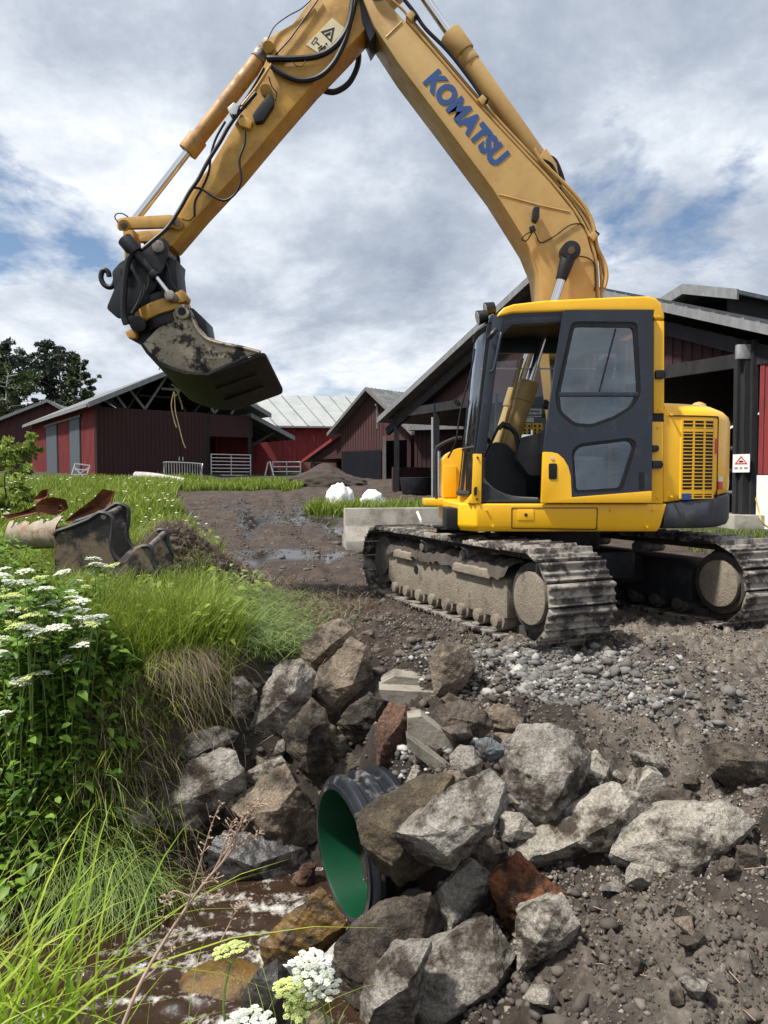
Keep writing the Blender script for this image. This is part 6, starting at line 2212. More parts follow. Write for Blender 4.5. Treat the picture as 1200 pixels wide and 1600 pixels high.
# ================================================================== ROCKS
c1 = lambda p: crop(200, 950, 2.857, p)
c2 = lambda p: crop(540, 1020, 3.333, p)
c3 = lambda p: crop(780, 1050, 2.857, p)
c4 = lambda p: crop(380, 1350, 2.308, p)
c8 = lambda p: crop(560, 1000, 1.875, p)
RK = [
    (c1([(397, 390), (470, 318), (512, 308), (572, 370), (570, 435), (540, 492), (490, 505), (428, 480)]), 'pale', .8, 'pale rounded rock lying alone against the bare earth bank left', {}),
    (c1([(650, 290), (690, 250), (760, 243), (818, 305), (800, 400), (700, 545), (650, 592), (528, 590), (560, 520), (635, 370)]), 'grey', .6, 'long grey rock leaning up the bank between the pale rock and brown boulder', {}),
    (c1([(773, 245), (800, 150), (860, 88), (940, 58), (988, 100), (985, 180), (900, 250), (830, 295), (790, 275)]), 'brown', .8, 'rounded brown-grey boulder at the top of the pile beside the track end', {}),
    (c1([(803, 375), (870, 270), (990, 155), (1050, 190), (1080, 300), (1062, 380), (960, 465), (885, 485), (830, 420)]), 'brown', .7, 'large brown boulder just below the topmost rounded one', {}),
    (c1([(700, 570), (735, 510), (820, 418), (882, 480), (872, 560), (905, 700), (900, 800), (845, 870), (770, 720), (735, 590)]), 'mud', .55, 'tall muddy block with pale top standing above the culvert mouth', {}),
    (c1([(858, 530), (900, 513), (960, 570), (988, 635), (940, 695), (890, 660), (863, 590)]), 'brown', .7, 'small brownish rock right of the tall muddy block', {}),
    (c1([(148, 635), (220, 578), (390, 538), (472, 572), (450, 605), (380, 640), (260, 712), (180, 700)]), 'grey', .6, 'flat dark grey rock lying above the big lichen-pale rock on the left', {}),
    (c1([(113, 910), (170, 790), (300, 690), (400, 648), (465, 655), (505, 720), (515, 820), (400, 930), (330, 1010), (130, 985)]), 'grey', .75, 'big grey rock with dark underside at the left end of the pile above the water', {'sink': 0}),
    (c1([(512, 745), (600, 690), (685, 662), (715, 720), (645, 785), (530, 830)]), 'pale', .6, 'pale angular stone wedged behind the large brown block', {}),
    (c1([(428, 915), (470, 860), (560, 810), (690, 728), (745, 790), (810, 900), (825, 1010), (760, 1090), (560, 1090), (445, 1020)]), 'brown', .7, 'large brown square block left of the culvert mouth', {}),
    (c1([(440, 1010), (560, 1080), (760, 1085), (800, 1150), (740, 1230), (560, 1260), (400, 1200), (390, 1060)]), 'wet', .6, 'black wet rock under the large brown block beside the culvert', {}),
    (c1([(685, 1300), (775, 1150), (835, 1145), (815, 1250), (740, 1345)]), 'red', .5, 'dark red slab leaning at the lower left rim of the culvert', {}),
    (c1([(-60, 890), (-20, 835), (40, 850), (100, 920), (98, 990), (40, 1015), (-50, 985)]), 'pale', .7, 'pale rounded rock half hidden by drooping bank grass', {}),
    (c1([(118, 770), (140, 745), (175, 752), (172, 785), (140, 797)]), 'pale', .8, 'fist-sized pale stone above the big left rock', {}),
    (c1([(-10, 740), (60, 675), (105, 690), (115, 760), (60, 800), (0, 790)]), 'mud', .7, 'muddy brown rock at the grassy bank foot left of the fist-sized stone', {}),
    (c2([(165, 480), (180, 350), (230, 282), (310, 282), (345, 330), (335, 440), (300, 540), (180, 560)]), 'red', .7, 'rust-brown upright rock left of the broken concrete slabs', {}),
    (c2([(338, 335), (400, 328), (525, 470), (610, 485), (570, 560), (520, 568), (338, 412)]), 'conc', .45, 'upper broken concrete slab leaning in the middle of the pile', {'rough': .25, 'p': 40}),
    (c2([(328, 435), (480, 545), (548, 600), (495, 618), (335, 490)]), 'conc', .45, 'lower broken concrete slab under the leaning upper slab', {'rough': .25, 'p': 40}),
    (c2([(425, 345), (500, 280), (600, 262), (725, 330), (745, 385), (640, 468), (555, 450), (455, 430)]), 'mud', .7, 'lumpy mud-covered rock above the leaning concrete slab', {'rough': 1.4}),
    (c2([(728, 300), (800, 268), (920, 320), (935, 380), (862, 465), (800, 415), (738, 350)]), 'brown', .6, 'brown wedge-shaped rock below the gravel slope', {}),
    (c2([(680, 462), (740, 436), (828, 490), (825, 535), (772, 595), (700, 545)]), 'blue', .7, 'bluish grey rock left of the round boulder', {}),
    (c2([(550, 545), (600, 492), (662, 498), (705, 560), (692, 645), (610, 695), (568, 625)]), 'grey', .75, 'small roundish speckled rock below the concrete slabs', {}),
    (c2([(85, 840), (215, 755), (420, 660), (530, 640), (550, 720), (470, 900), (480, 1090), (290, 1190), (185, 1110), (115, 960)]), 'moss', .65, 'large moss-stained block pressed against the right side of the culvert', {'d': 3.10}),
    (c2([(288, 912), (500, 752), (735, 648), (792, 680), (822, 805), (740, 945), (560, 1085), (450, 1092), (322, 1005)]), 'grey', .6, 'large grey angular slab in the middle of the pile right of the mossy block', {'d': 2.93}),
    (c3([(-30, 410), (60, 310), (110, 275), (210, 252), (330, 298), (395, 372), (350, 500), (280, 645), (170, 668), (50, 585), (-25, 480)]), 'grey', .85, 'biggest round boulder with muddy left half in the middle right of the pile', {}),
    (c2([(782, 905), (820, 838), (912, 836), (995, 925), (905, 1005), (828, 1010), (788, 960)]), 'pale', .8, 'small pale cracked rock between the grey slab and the long pale rock', {}),
    (c2([(565, 1120), (680, 1000), (765, 975), (830, 1040), (765, 1180), (640, 1190)]), 'mud', .7, 'dark muddy rock under the grey angular slab', {}),
    (c8([(200, 805), (245, 712), (330, 652), (395, 692), (405, 800), (315, 865), (238, 852)]), 'grey', .75, 'grey pointed rock below the grey slab, left of the orange stone', {}),
    (c8([(222, 740), (235, 695), (262, 690), (250, 730), (232, 765)]), 'grey', .7, 'small grey stone at the left flank of the pointed rock', {}),
    (c8([(388, 695), (470, 632), (500, 680), (585, 730), (560, 765), (485, 785), (462, 890), (420, 790)]), 'orange', .6, 'bright orange-brown broken stone below the long pale rock', {}),
    (c8([(655, 352), (700, 333), (732, 370), (742, 430), (690, 465), (665, 415)]), 'pale', .8, 'small upright pale rock right of the biggest boulder', {}),
    (c8([(436, 625), (560, 560), (650, 498), (742, 428), (800, 448), (855, 512), (790, 565), (735, 602), (620, 612), (520, 668), (440, 655)]), 'pale', .5, 'long pale rock tilted up to the right, with a dark hollow beneath', {}),
    (c8([(748, 605), (790, 560), (900, 500), (1050, 478), (1135, 535), (1085, 610), (985, 705), (880, 690), (785, 705)]), 'pale', .65, 'largest pale rock half buried in earth on the right', {}),
    (c8([(800, 440), (818, 400), (845, 376), (872, 384), (884, 420), (855, 462), (818, 470)]), 'pale', .9, 'smooth rounded stone poking from the earth right of the pile', {'rough': .3}),
    (c8([(735, 395), (760, 383), (785, 400), (785, 428), (750, 437), (738, 425)]), 'grey', .8, 'small grey stone between the upright pale rock and the smooth rounded one', {}),
    (c8([(468, 805), (520, 770), (592, 758), (632, 822), (605, 930), (520, 972), (470, 935)]), 'pale', .75, 'pale blotched rock in the earth below the orange stone', {}),
    (c8([(185, 925), (290, 868), (382, 838), (445, 930), (432, 1000), (340, 1075), (250, 1120), (150, 1130), (148, 950)]), 'grey', .7, 'large rough rock at the bottom edge right of its twin', {}),
    (c8([(15, 1040), (40, 975), (110, 905), (205, 902), (165, 960), (155, 1130), (25, 1130)]), 'grey', .7, 'rough rock at the bottom edge left of its larger twin', {'d': 2.62}),
    (c4([(352, 270), (480, 170), (655, 105), (700, 240), (580, 320), (470, 430), (440, 580), (350, 590)]), 'mud', .5, 'broad flat earth-coated block in front of the culvert mouth', {}),
    (c4([(70, 300), (150, 205), (270, 105), (355, 205), (345, 260), (250, 340), (180, 352), (90, 355)]), 'ochre', .35, 'wet ochre stone below the culvert mouth at the waterside', {'d': 3.05}),
    (c4([(5, 470), (60, 375), (120, 365), (165, 430), (150, 560), (60, 590), (10, 560)]), 'wet', .7, 'wet black rock in the stream at the bottom edge', {'d': 2.75}),
    (c4([(195, 600), (215, 545), (265, 528), (320, 570), (320, 610)]), 'brown', .7, 'small brown rock at the bottom edge under the near white flowers', {'d': 2.5}),
    (c8([(1022, 320), (1060, 295), (1120, 310), (1210, 355), (1215, 425), (1110, 440), (1030, 385)]), 'mud', .7, 'dark undercut lump of stone at the right photo edge', {}),
    (c8([(835, 500), (880, 445), (960, 440), (1010, 470), (960, 505), (880, 520)]), 'mud', .7, 'low dark muddy lump between the smooth stone and the largest pale rock', {'rough': 1.5}),
    (c2([(200, 140), (262, 108), (472, 128), (472, 180), (330, 200), (215, 170)]), 'conc', .8, 'upper of two flat concrete slabs under the gravel beside the brown boulder', {'rough': .2, 'p': 40}),
    (c2([(190, 175), (300, 200), (470, 190), (440, 230), (310, 262), (200, 215)]), 'conc', .8, 'lower of two flat concrete slabs under the gravel beside the brown boulder', {'rough': .2, 'p': 40}),
    (c2([(440, 20), (500, -40), (620, -30), (665, 60), (610, 150), (525, 255), (470, 205), (470, 90)]), 'brown', .7, 'tan mud-coated boulder just below the near crawler track', {'rough': .6}),
    (c1([(905, 720), (985, 655), (1065, 670), (1080, 750), (1000, 780), (920, 770)]), 'mud', .7, 'muddy angular stone above the culvert top, left of the rust-brown rock', {}),
    (c1([(945, 510), (990, 440), (1075, 390), (1140, 420), (1140, 500), (1080, 600), (1000, 590)]), 'mud', .7, 'black muddy mass of earth and stone below the large brown boulder', {'rough': 1.6}),
    (c8([(1110, 610), (1160, 600), (1200, 640), (1180, 680), (1120, 670)]), 'mud', .7, 'dull earth-coloured stone right of the largest pale rock', {}),
    (c8([(1130, 445), (1165, 430), (1195, 450), (1180, 475), (1145, 475)]), 'grey', .8, 'small grey stone at the right photo edge above the dull earth-coloured stone', {}),
]
for i, (ol, key, th_, lb_, kw) in enumerate(RK):
    rock(ol, .03, th_, key, lb_, 100 + i * 7, **kw)
# smaller stones filling the gaps of the pile
rs = np.random.default_rng(77)
keys = ['grey', 'mud', 'brown', 'pale', 'mud', 'grey']
for i in range(150):
    cx_, cy_ = rs.uniform(360, 1150), rs.uniform(1060, 1590)
    if cx_ < 620 and cy_ > 1200 or (cy_ < 1150 and cx_ > 720):
        continue
    r_ = rs.uniform(8, 26)
    an_ = np.sort(rs.uniform(0, 2 * math.pi, 7))
    ol = [(cx_ + r_ * rs.uniform(.75, 1.2) * math.cos(a), cy_ + r_ * .8 * rs.uniform(.75, 1.2) * math.sin(a)) for a in an_]
    if np.ptp(an_) < 4.5:
        continue
    rock(ol, -.01, .8, keys[i % 6], 'small loose stone lying in the earth between the piled rocks', 900 + i, name='stone', group='small loose stones in the rock pile', cat='stone')
# stone under the rushing water
V0, F0 = ico(4)
P = V0 * (1 + .12 * fbm(V0[:, 0], V0[:, 1], V0[:, 2], 1.5, 3))[:, None] * np.array([.22, .15, .10])
wp_ = at(355, 1510, 3.15)
tag(link('rock', np_mesh('rock', P, [F0], ROCK['ochre'], smooth=True), None, (wp_.x, 3.12, WZ - .045)), 'yellow-brown stone just under the rushing water', 'rock')

# ---- loose gravel and clods (far too many to count)
OCT = (np.array([(1, 0, 0), (-1, 0, 0), (0, 1, 0), (0, -1, 0), (0, 0, 1), (0, 0, -1)], float),
       np.array([(0, 2, 4), (2, 1, 4), (1, 3, 4), (3, 0, 4), (2, 0, 5), (1, 2, 5), (3, 1, 5), (0, 3, 5)]))


def scatter_stones(name, label, x, y, size, m, rs, flat=.75, tint=None, lift=.3, base=None):
    n = len(x)
    D, Fc = base or ICO1
    nv = len(D)
    k = 1 + rs.uniform(-.4, .4, (n, nv))
    ang = rs.uniform(0, 2 * math.pi, n)
    sc = np.stack([size * rs.uniform(.8, 1.35, n), size * rs.uniform(.7, 1.1, n), size * flat * rs.uniform(.7, 1.1, n)], 1)
    P = D[None] * k[:, :, None] * sc[:, None, :]
    ca_, sa_ = np.cos(ang)[:, None], np.sin(ang)[:, None]
    Q_ = np.stack([P[:, :, 0] * ca_ - P[:, :, 1] * sa_, P[:, :, 0] * sa_ + P[:, :, 1] * ca_, P[:, :, 2]], 2)
    Q_ += np.stack([x, y, gz(x, y) + size * lift], 1)[:, None, :]
    f = (np.arange(n)[:, None, None] * nv + Fc[None]).reshape(-1, 3)
    T = np.repeat(rs.uniform(0, 1, n) if tint is None else tint, nv)
    return tag(link(name, np_mesh(name, Q_.reshape(-1, 3), [f], m, smooth=False, tint=T)), label, 'gravel', kind='stuff')


def tint_mat(name, ca_, cb_, cc_):
    m = bpy.data.materials.new(name)
    m.use_nodes = True
    t = m.node_tree
    b = t.nodes['Principled BSDF']
    a = t.nodes.new('ShaderNodeAttribute')
    a.attribute_name = 'tint'
    r = t.nodes.new('ShaderNodeValToRGB')
    r.color_ramp.elements[0].color = (*ca_, 1)
    r.color_ramp.elements[1].color = (*cc_, 1)
    e = r.color_ramp.elements.new(.55)
    e.color = (*cb_, 1)
    t.links.new(a.outputs['Fac'], r.inputs[0])
    g = t.nodes.new('ShaderNodeNewGeometry')
    n = t.nodes.new('ShaderNodeTexNoise')
    n.inputs['Scale'].default_value = 60
    n.inputs['Detail'].default_value = 5
    t.links.new(g.outputs['Position'], n.inputs['Vector'])
    mx_ = t.nodes.new('ShaderNodeMix')
    mx_.data_type = 'RGBA'
    mx_.blend_type = 'MULTIPLY'
    mx_.inputs['Factor'].default_value = .8
    mr_ = t.nodes.new('ShaderNodeMapRange')
    mr_.inputs['To Min'].default_value = .45
    mr_.inputs['To Max'].default_value = 1.5
    t.links.new(n.outputs['Fac'], mr_.inputs['Value'])
    t.links.new(r.outputs[0], mx_.inputs['A'])
    t.links.new(mr_.outputs[0], mx_.inputs['B'])
    t.links.new(mx_.outputs['Result'], b.inputs['Base Color'])
    b.inputs['Roughness'].default_value = .9
    return m


GRAVM = tint_mat('gravel_stone', (.055, .053, .05), (.15, .145, .135), (.42, .41, .39))
CLODM = tint_mat('clods', (.035, .029, .024), (.105, .089, .074), (.27, .235, .195))
rs = np.random.default_rng(21)
n = 10500
gx, gy = rs.normal(1.05, .48, n), rs.uniform(3.75, 5.35, n)
k = (gx > .15) & (gx < 2.6) & (gy > 4.75 - .6 * gx + .25 * np.abs(gx - .8))
gx, gy = gx[k], gy[k]
scatter_stones('gravel', 'grey crushed gravel spilled down the slope below the near crawler track', gx, gy, np.clip(rs.lognormal(-4.55, .55, len(gx)), .005, .05), GRAVM, rs,
               tint=np.clip(rs.beta(1.6, 2.6, len(gx)), 0, 1))
n = 400
gx, gy = rs.normal(.16, .10, n), rs.normal(3.68, .12, n)
scatter_stones('gravel', 'small patch of grey gravel lying on top of the culvert', gx, gy, np.clip(rs.lognormal(-4.2, .4, n), .006, .03), GRAVM, rs, lift=.4)
n = 6000
gx, gy = rs.uniform(.3, 4.2, n), rs.uniform(1.7, 6.8, n)
k = rs.uniform(0, 1, n) < ss(-.3, .35, fbm(gx, gy, 2, 1.8, 3)) * .8 + .2
gx, gy = gx[k], gy[k]
scatter_stones('earth_clods', 'crumbled grey-brown earth clods covering the slope on the right', gx, gy, np.clip(rs.lognormal(-4.6, .5, len(gx)), .004, .032), CLODM, rs, flat=.8, lift=.05, tint=rs.uniform(.1, .7, len(gx)))
n = 70000
gx, gy = rs.uniform(.0, 3.6, n), 1.8 + 4.6 * rs.uniform(0, 1, n) ** 1.35
k = rs.uniform(0, 1, n) < ss(-.25, .3, fbm(gx, gy, 5, 3.5, 3)) * .85 + .12
gx, gy = gx[k], gy[k]
scatter_stones('earth_crumbs', 'fine crumbly earth covering the slope on the right', gx, gy, np.clip(rs.lognormal(-5.0, .45, len(gx)), .003, .018), CLODM, rs, flat=.9, lift=.25, base=OCT,
               tint=np.clip(.5 + .5 * fbm(gx, gy, 7, 2, 3) + rs.normal(0, .2, len(gx)), 0, 1))
n = 5000
gx, gy = rs.uniform(-1.2, .9, n), rs.uniform(2.4, 6.5, n)
scatter_stones('earth_clods', 'dark damp earth clods between the piled rocks', gx, gy, np.clip(rs.lognormal(-4.4, .55, n), .005, .05), CLODM, rs, flat=.7, lift=.1, tint=rs.uniform(0, .55, n))
n = 7000
gx, gy = rs.uniform(-6, 1.8, n), rs.uniform(6.5, 24, n)
k = (gx > road_left(gy))
gx, gy = gx[k], gy[k]
scatter_stones('earth_clods', 'brown clods and mud crumbs on the yard track', gx, gy, np.clip(rs.lognormal(-3.9, .5, len(gx)), .01, .08), CLODM, rs, flat=.6, lift=.0, tint=rs.uniform(0, .6, len(gx)))

n = 1500
gx, gy = rs.normal(-2.45, .42, n), rs.normal(8.2, .36, n)
scatter_stones('earth_clods', 'dark root-bound clods on the earth heap behind the old buckets', gx, gy, np.clip(rs.lognormal(-3.7, .5, n), .01, .08), CLODM, rs, flat=.8, lift=.2, tint=rs.uniform(0, .45, n))

# ================================================================== OLD BUCKETS AND TANK
c7 = lambda p: crop(0, 740, 4.0, p)


def old_bucket(name, label, pxs, rim_idx, d, width, pins, m, edge_m, shell_idx, up=.03, lean=0.0):
    S = XZ(pxs, d)
    root = thing(name, label, 'bucket', (np.mean([p[0] for p in S]), d, min(p[1] for p in S)))
    ev = Vector((lean, width, up))
    n = len(S)
    for o_ in (Vector((0, 0, 0)), ev):
        g_ = G()
        vs_ = [Vector((x, d, z)) + o_ for x, z in S]
        g_.add(vs_ + [v + Vector((0, .03, 0)) for v in vs_], [tuple(range(n)), tuple(range(2 * n - 1, n - 1, -1))] + [(i, (i + 1) % n, n + (i + 1) % n, n + i) for i in range(n)])
        so = g_.build('side_plate', m, root, bevel=.004, seg=1)
        # dark reinforcing rim
        G().tube([Vector((S[i][0], d - .005, S[i][1])) + o_ for i in rim_idx], .022, 6, 2).build('side_rim', edge_m, so, smooth=True)
    g_ = G()
    sp_ = [Vector((S[i][0], d + .015, S[i][1])) for i in shell_idx]
    mm = len(sp_)
    g_.v = [p for p in sp_] + [p + ev for p in sp_]
    g_.f = [(i, i + 1, mm + i + 1, mm + i) for i in range(mm - 1)]
    g_.build('shell', m, root)
    for px_, py_ in pins:
        p = at(px_, py_, d)
        G().cyl(p + Vector((0, -.01, 0)), p + ev + Vector((0, .05, 0)), .028, n=14).build('pin', STEEL, root, smooth=True)
    return root


ob1 = c7([(338, 385), (360, 360), (420, 340), (560, 285), (625, 242), (690, 262), (708, 300), (702, 380), (695, 440), (715, 510), (765, 562), (700, 620), (640, 690), (420, 690), (340, 600)])
old_bucket('digging_bucket', 'dark worn digging bucket with black rim lying in the grass, left of the smaller one', ob1, list(range(0, 11)), 6.75, .42, c7([(400, 365), (650, 268)]), OLDBUCK, OLDEDGE,
           [14, 13, 12, 11], up=.07)
ob2 = c7([(705, 575), (790, 545), (830, 490), (858, 462), (885, 455), (930, 452), (950, 480), (955, 545), (990, 610), (980, 690), (760, 700), (690, 640)])
old_bucket('digging_bucket', 'smaller brown worn digging bucket in the grass, right of the dark one', ob2, list(range(4, 9)), 6.45, .40, c7([(932, 465)]), OLDBUCK, OLDEDGE, [10, 11, 0, 1], up=.12, lean=.02)

# torn rusty tank
tA, tB = at(30, 834, 7.9), at(112, 830, 7.5)
tk_ = thing('torn_tank', 'torn open rusty tank with flaking white paint lying behind the dark bucket', 'tank', ((tA.x + tB.x) / 2, 7.7, gz1((tA.x + tB.x) / 2, 7.7)))
tax = (tB - tA).normalized()
tsx = tax.cross(upv).normalized()
tux = tsx.cross(tax)
rs = np.random.default_rng(5)
nA, nT = 26, 26
for rad, m_, nm in ((.17, TANKW, 'tank_skin'), (.159, RUST, 'tank_inside')):
    g_ = G()
    for i in range(nT):
        f = i / (nT - 1)
        L = (tB - tA).length
        jag = math.sin(i * 2.1) * .12 + math.sin(i * .9 + 1) * .18
        a0, a1 = R(-200) + jag * .3, R(48) + jag + (.35 if f > .8 else 0)
        rr = rad * (1 + .25 * max(0, f - .72) * 2)
        for j in range(nA):
            an = a0 + (a1 - a0) * j / (nA - 1)
            k = rr * (1 + .04 * math.sin(i * 1.7 + j * .8))
            g_.v.append(tA + tax * (f * L) + tsx * (k * math.cos(an)) + tux * (k * math.sin(an)))
    for i in range(nT - 1):
        for j in range(nA - 1):
            g_.f.append((i * nA + j, i * nA + j + 1, (i + 1) * nA + j + 1, (i + 1) * nA + j))
    g_.build(nm, m_, tk_, smooth=True)
# torn flaps
for pts, dpt in ((c7([(205, 165), (250, 105), (290, 95), (300, 140), (265, 180)]), 7.75), (c7([(235, 195), (270, 160), (340, 145), (405, 160), (400, 215), (340, 260), (250, 250)]), 7.7),
                 (c7([(30, 262), (120, 240), (240, 190), (250, 235), (180, 262), (60, 285)]), 7.75), (c7([(415, 300), (520, 215), (580, 160), (640, 95), (690, 110), (690, 205), (640, 230), (560, 265), (500, 300)]), 7.45),
                 (c7([(350, 235), (365, 195), (385, 200), (380, 230)]), 7.62)):
    xz = XZ(pts, dpt)
    cxm, czm = np.mean([p[0] for p in xz]), np.mean([p[1] for p in xz])
    g_ = G()
    vs_ = [Vector((x, dpt + .25 * (x - cxm) + rs.uniform(-.05, .05), z)) for x, z in xz]
    cc_ = Vector((cxm, dpt + .10, czm))
    nn = len(vs_)
    g_.add(vs_ + [cc_] + [v + Vector((.006, .016, -.004)) for v in vs_] + [cc_ + Vector((0, .016, 0))],
           [(i, (i + 1) % nn, nn) for i in range(nn)] + [(nn + 1 + (i + 1) % nn, nn + 1 + i, 2 * nn + 1) for i in range(nn)] + [(i, (i + 1) % nn, nn + 1 + (i + 1) % nn, nn + 1 + i) for i in range(nn)])
    g_.build('torn_flap', RUST, tk_)

# ================================================================== PLANTS
rs = np.random.default_rng(33)


def leaf_cloud(C, size, rs, up=.4, tint=None):
    """ovate leaves folded along the midrib, one per centre point"""
    n = len(C)
    az = rs.uniform(0, 2 * math.pi, n)
    el = rs.uniform(-.5, .5, n)
    d = np.stack([np.cos(az) * np.cos(el), np.sin(az) * np.cos(el), np.sin(el)], 1)
    w = np.stack([-np.sin(az), np.cos(az), rs.uniform(-.35, .35, n)], 1)
    w /= np.linalg.norm(w, axis=1)[:, None]
    nrm = np.cross(d, w)
    s = (size * rs.uniform(.6, 1.25, n))[:, None]
    b0 = C
    tip = C + d * s - np.array([0, 0, .25]) * s
    m1, m2 = C + d * s * .35, C + d * s * .7 - np.array([0, 0, .06]) * s
    l1, r1 = m1 + w * s * .27 + nrm * s * .06, m1 - w * s * .27 + nrm * s * .06
    l2, r2 = m2 + w * s * .20 + nrm * s * .04, m2 - w * s * .20 + nrm * s * .04
    Vv = np.stack([b0, l1, l2, tip, r2, r1, m1, m2], 1).reshape(-1, 3)
    b = np.arange(n) * 8
    tris = np.concatenate([np.stack([b + i for i in f], 1) for f in ((0, 6, 1), (0, 5, 6), (2, 7, 3), (7, 4, 3))])
    quads = np.concatenate([np.stack([b + i for i in f], 1) for f in ((1, 6, 7, 2), (6, 5, 4, 7))])
    T = np.repeat(rs.uniform(0, 1, n) if tint is None else tint, 8)
    return Vv, quads, tris, T


def umbel_mesh(name, m, seed, rays=18, R0=.055, fl=13, fr=.0034):
    rs = np.random.default_rng(seed)
    D, Fc = ICO1
    Vs, Fs = [], []
    nv = 0
    for i in range(rays):
        a = i * 2.399
        r = R0 * math.sqrt((i + .4) / rays)
        c = np.array([r * math.cos(a), r * math.sin(a), .012 * (1 - (r / R0) ** 2) + rs.uniform(-.003, .003)])
        for k in range(fl):
            b = k * 2.399
            q = .0115 * math.sqrt((k + .5) / fl)
            cc = c + np.array([q * math.cos(b), q * math.sin(b), .004 * (1 - k / fl) + rs.uniform(-.0015, .0015)])
            Vs.append(D * np.array([fr, fr, fr * .65]) * rs.uniform(.8, 1.25) + cc)
            Fs.append(Fc + nv)
            nv += len(D)
    return np_mesh(name, np.concatenate(Vs), [np.concatenate(Fs)], m, smooth=True)


UM = [umbel_mesh('flower_head', PETAL, 1), umbel_mesh('flower_head', PETAL, 2, 14, .045), umbel_mesh('flower_head', PETALY, 3, 14, .042, 9)]
UMN = [umbel_mesh('flower_head', PETAL, 5, 24, .062, 48, .0021), umbel_mesh('flower_head', PETALY, 6, 20, .05, 40, .0019)]
STEMG = mat('green_stem', (.10, .18, .03), (.14, .22, .05), 20, rough=.6)


def umbel_plant(label, base, heads, leaves, group=None, leaf=.065, ums=UM, name='flowering_plant', scale=1.0):
    """heads: list of (world point, variant)"""
    base = Vector(base)
    root = thing(name, label, 'plant', base, group)
    st_ = G()
    for p, var in heads:
        p = Vector(p)
        mid_ = base.lerp(p, .55) + Vector((random.uniform(-.03, .03), random.uniform(-.03, .03), .02))
        st_.tube([base, mid_, p - Vector((0, 0, .035 * scale))], .0045, 5, 3, taper=.6)
        for k in range(7):
            a = k * .9
            st_.bar(p - Vector((0, 0, .035 * scale)), p + Vector((.036 * math.cos(a), .036 * math.sin(a), -.002)) * 1.0, .0014, .0014)
    st_.build('stem', STEMG, root, smooth=True)
    for p, var in heads:
        mt_ = Matrix.Translation(Vector(p)) @ Matrix.Rotation(random.uniform(-.25, .25), 4, 'X') @ Matrix.Rotation(random.uniform(-.25, .25), 4, 'Y') @ Matrix.Rotation(random.uniform(0, 6), 4, 'Z') @ Matrix.Scale(scale * random.uniform(.85, 1.15), 4)
        link('flower_head', ums[var], root, rotm=mt_)
    if leaves:
        C_ = []
        top_ = max(Vector(h[0]).z for h in heads) - base.z
        for k in range(leaves):
            f = random.uniform(.08, .95)
            a = random.uniform(0, 6.28)
            r = random.uniform(.02, .24) * (1.25 - f)
            C_.append((base.x + r * math.cos(a), base.y + r * math.sin(a), base.z + f * top_))
        Vv, q, tr, T = leaf_cloud(np.array(C_), np.full(leaves, leaf), rs)
        o = link('foliage', np_mesh('foliage', Vv, [q, tr], HERB, smooth=False, tint=T), root)
        o['kind'] = 'stuff'
    return root


LBL = 'white flowering umbel plant in the dense patch on the left bank'
GRP = 'white umbel plants on the left bank'
head_px = [(45, 915), (25, 935), (72, 922), (108, 938), (10, 955), (60, 962), (112, 958), (128, 962), (88, 978), (40, 985), (8, 1000), (48, 1003), (78, 1022), (96, 1042), (22, 1030), (62, 1040),
           (12, 905), (35, 960), (140, 975), (152, 960), (100, 1000), (125, 1010), (70, 1055), (35, 1068), (5, 1020), (130, 940), (80, 945), (18, 978)]
random.seed(4)
groups = {}
for i, (px, py) in enumerate(head_px):
    groups.setdefault(i % 13, []).append((px + random.uniform(-4, 4), py + random.uniform(-6, 6)))
for gi, lst in groups.items():
    px0 = np.mean([p[0] for p in lst])
    dep = 3.95 - (np.mean([p[1] for p in lst]) - 980) * .004
    b0 = at(px0, 1100, dep)
    base = (b0.x, dep, gz1(b0.x, dep))
    hd = []
    for j, (px, py) in enumerate(lst + [(p_[0] + random.uniform(-22, 22), p_[1] + random.uniform(-25, 15)) for p_ in lst]):
        hd.append((at(px, py, dep + random.uniform(-.12, .12)), random.choice((0, 0, 1, 2))))
    umbel_plant(LBL, base, hd, 120, GRP, .08)
# a looser group higher up, in front of the dark bucket
for lst, lb_ in (([(146, 874), (163, 886), (150, 882), (178, 884)], 'tall white flowering plant in front of the dark digging bucket'), ([(136, 918), (112, 926), (98, 895), (120, 910)], 'white flowering plant between the bank patch and the dark bucket'),
                 ([(5, 890), (18, 912), (2, 925)], 'white flowering plant at the left edge above the bank patch'), ([(5, 1115), (32, 1065)], 'pale flower head at the left edge below the bank patch')):
    dep = 4.9 if lst[0][1] < 950 else 3.7
    px0 = np.mean([p[0] for p in lst])
    b0 = at(px0, 1000, dep)
    hd = [(at(px, py, dep + random.uniform(-.1, .1)), random.choice((0, 1, 2))) for px, py in lst]
    umbel_plant(lb_, (b0.x, dep, gz1(b0.x, dep)), hd, 40, None, .06, scale=1.1 if dep > 4 else .8)
# near, pale heads at the bottom edge
def near_plant(lst, d, lb_, sc):
    b0 = at(np.mean([p[0] for p in lst]) + 10, 1680, d)
    bz = min(gz1(b0.x, d), b0.z - .05)
    umbel_plant(lb_, (b0.x, d, bz), [(at(px, py, d + random.uniform(-.03, .03)), v) for px, py, v in lst], 0, None, ums=UMN, scale=sc)


near_plant([(488, 1512, 0), (452, 1545, 1), (500, 1545, 0), (468, 1572, 1)], 1.55, 'near white and yellow-green flower heads at the bottom edge beside the rocks', .72)
near_plant([(360, 1486, 1)], 1.7, 'single near yellow-green flower head in front of the foaming water', .95)
near_plant([(388, 1600, 0)], 1.5, 'white flower head cut by the bottom edge', .8)

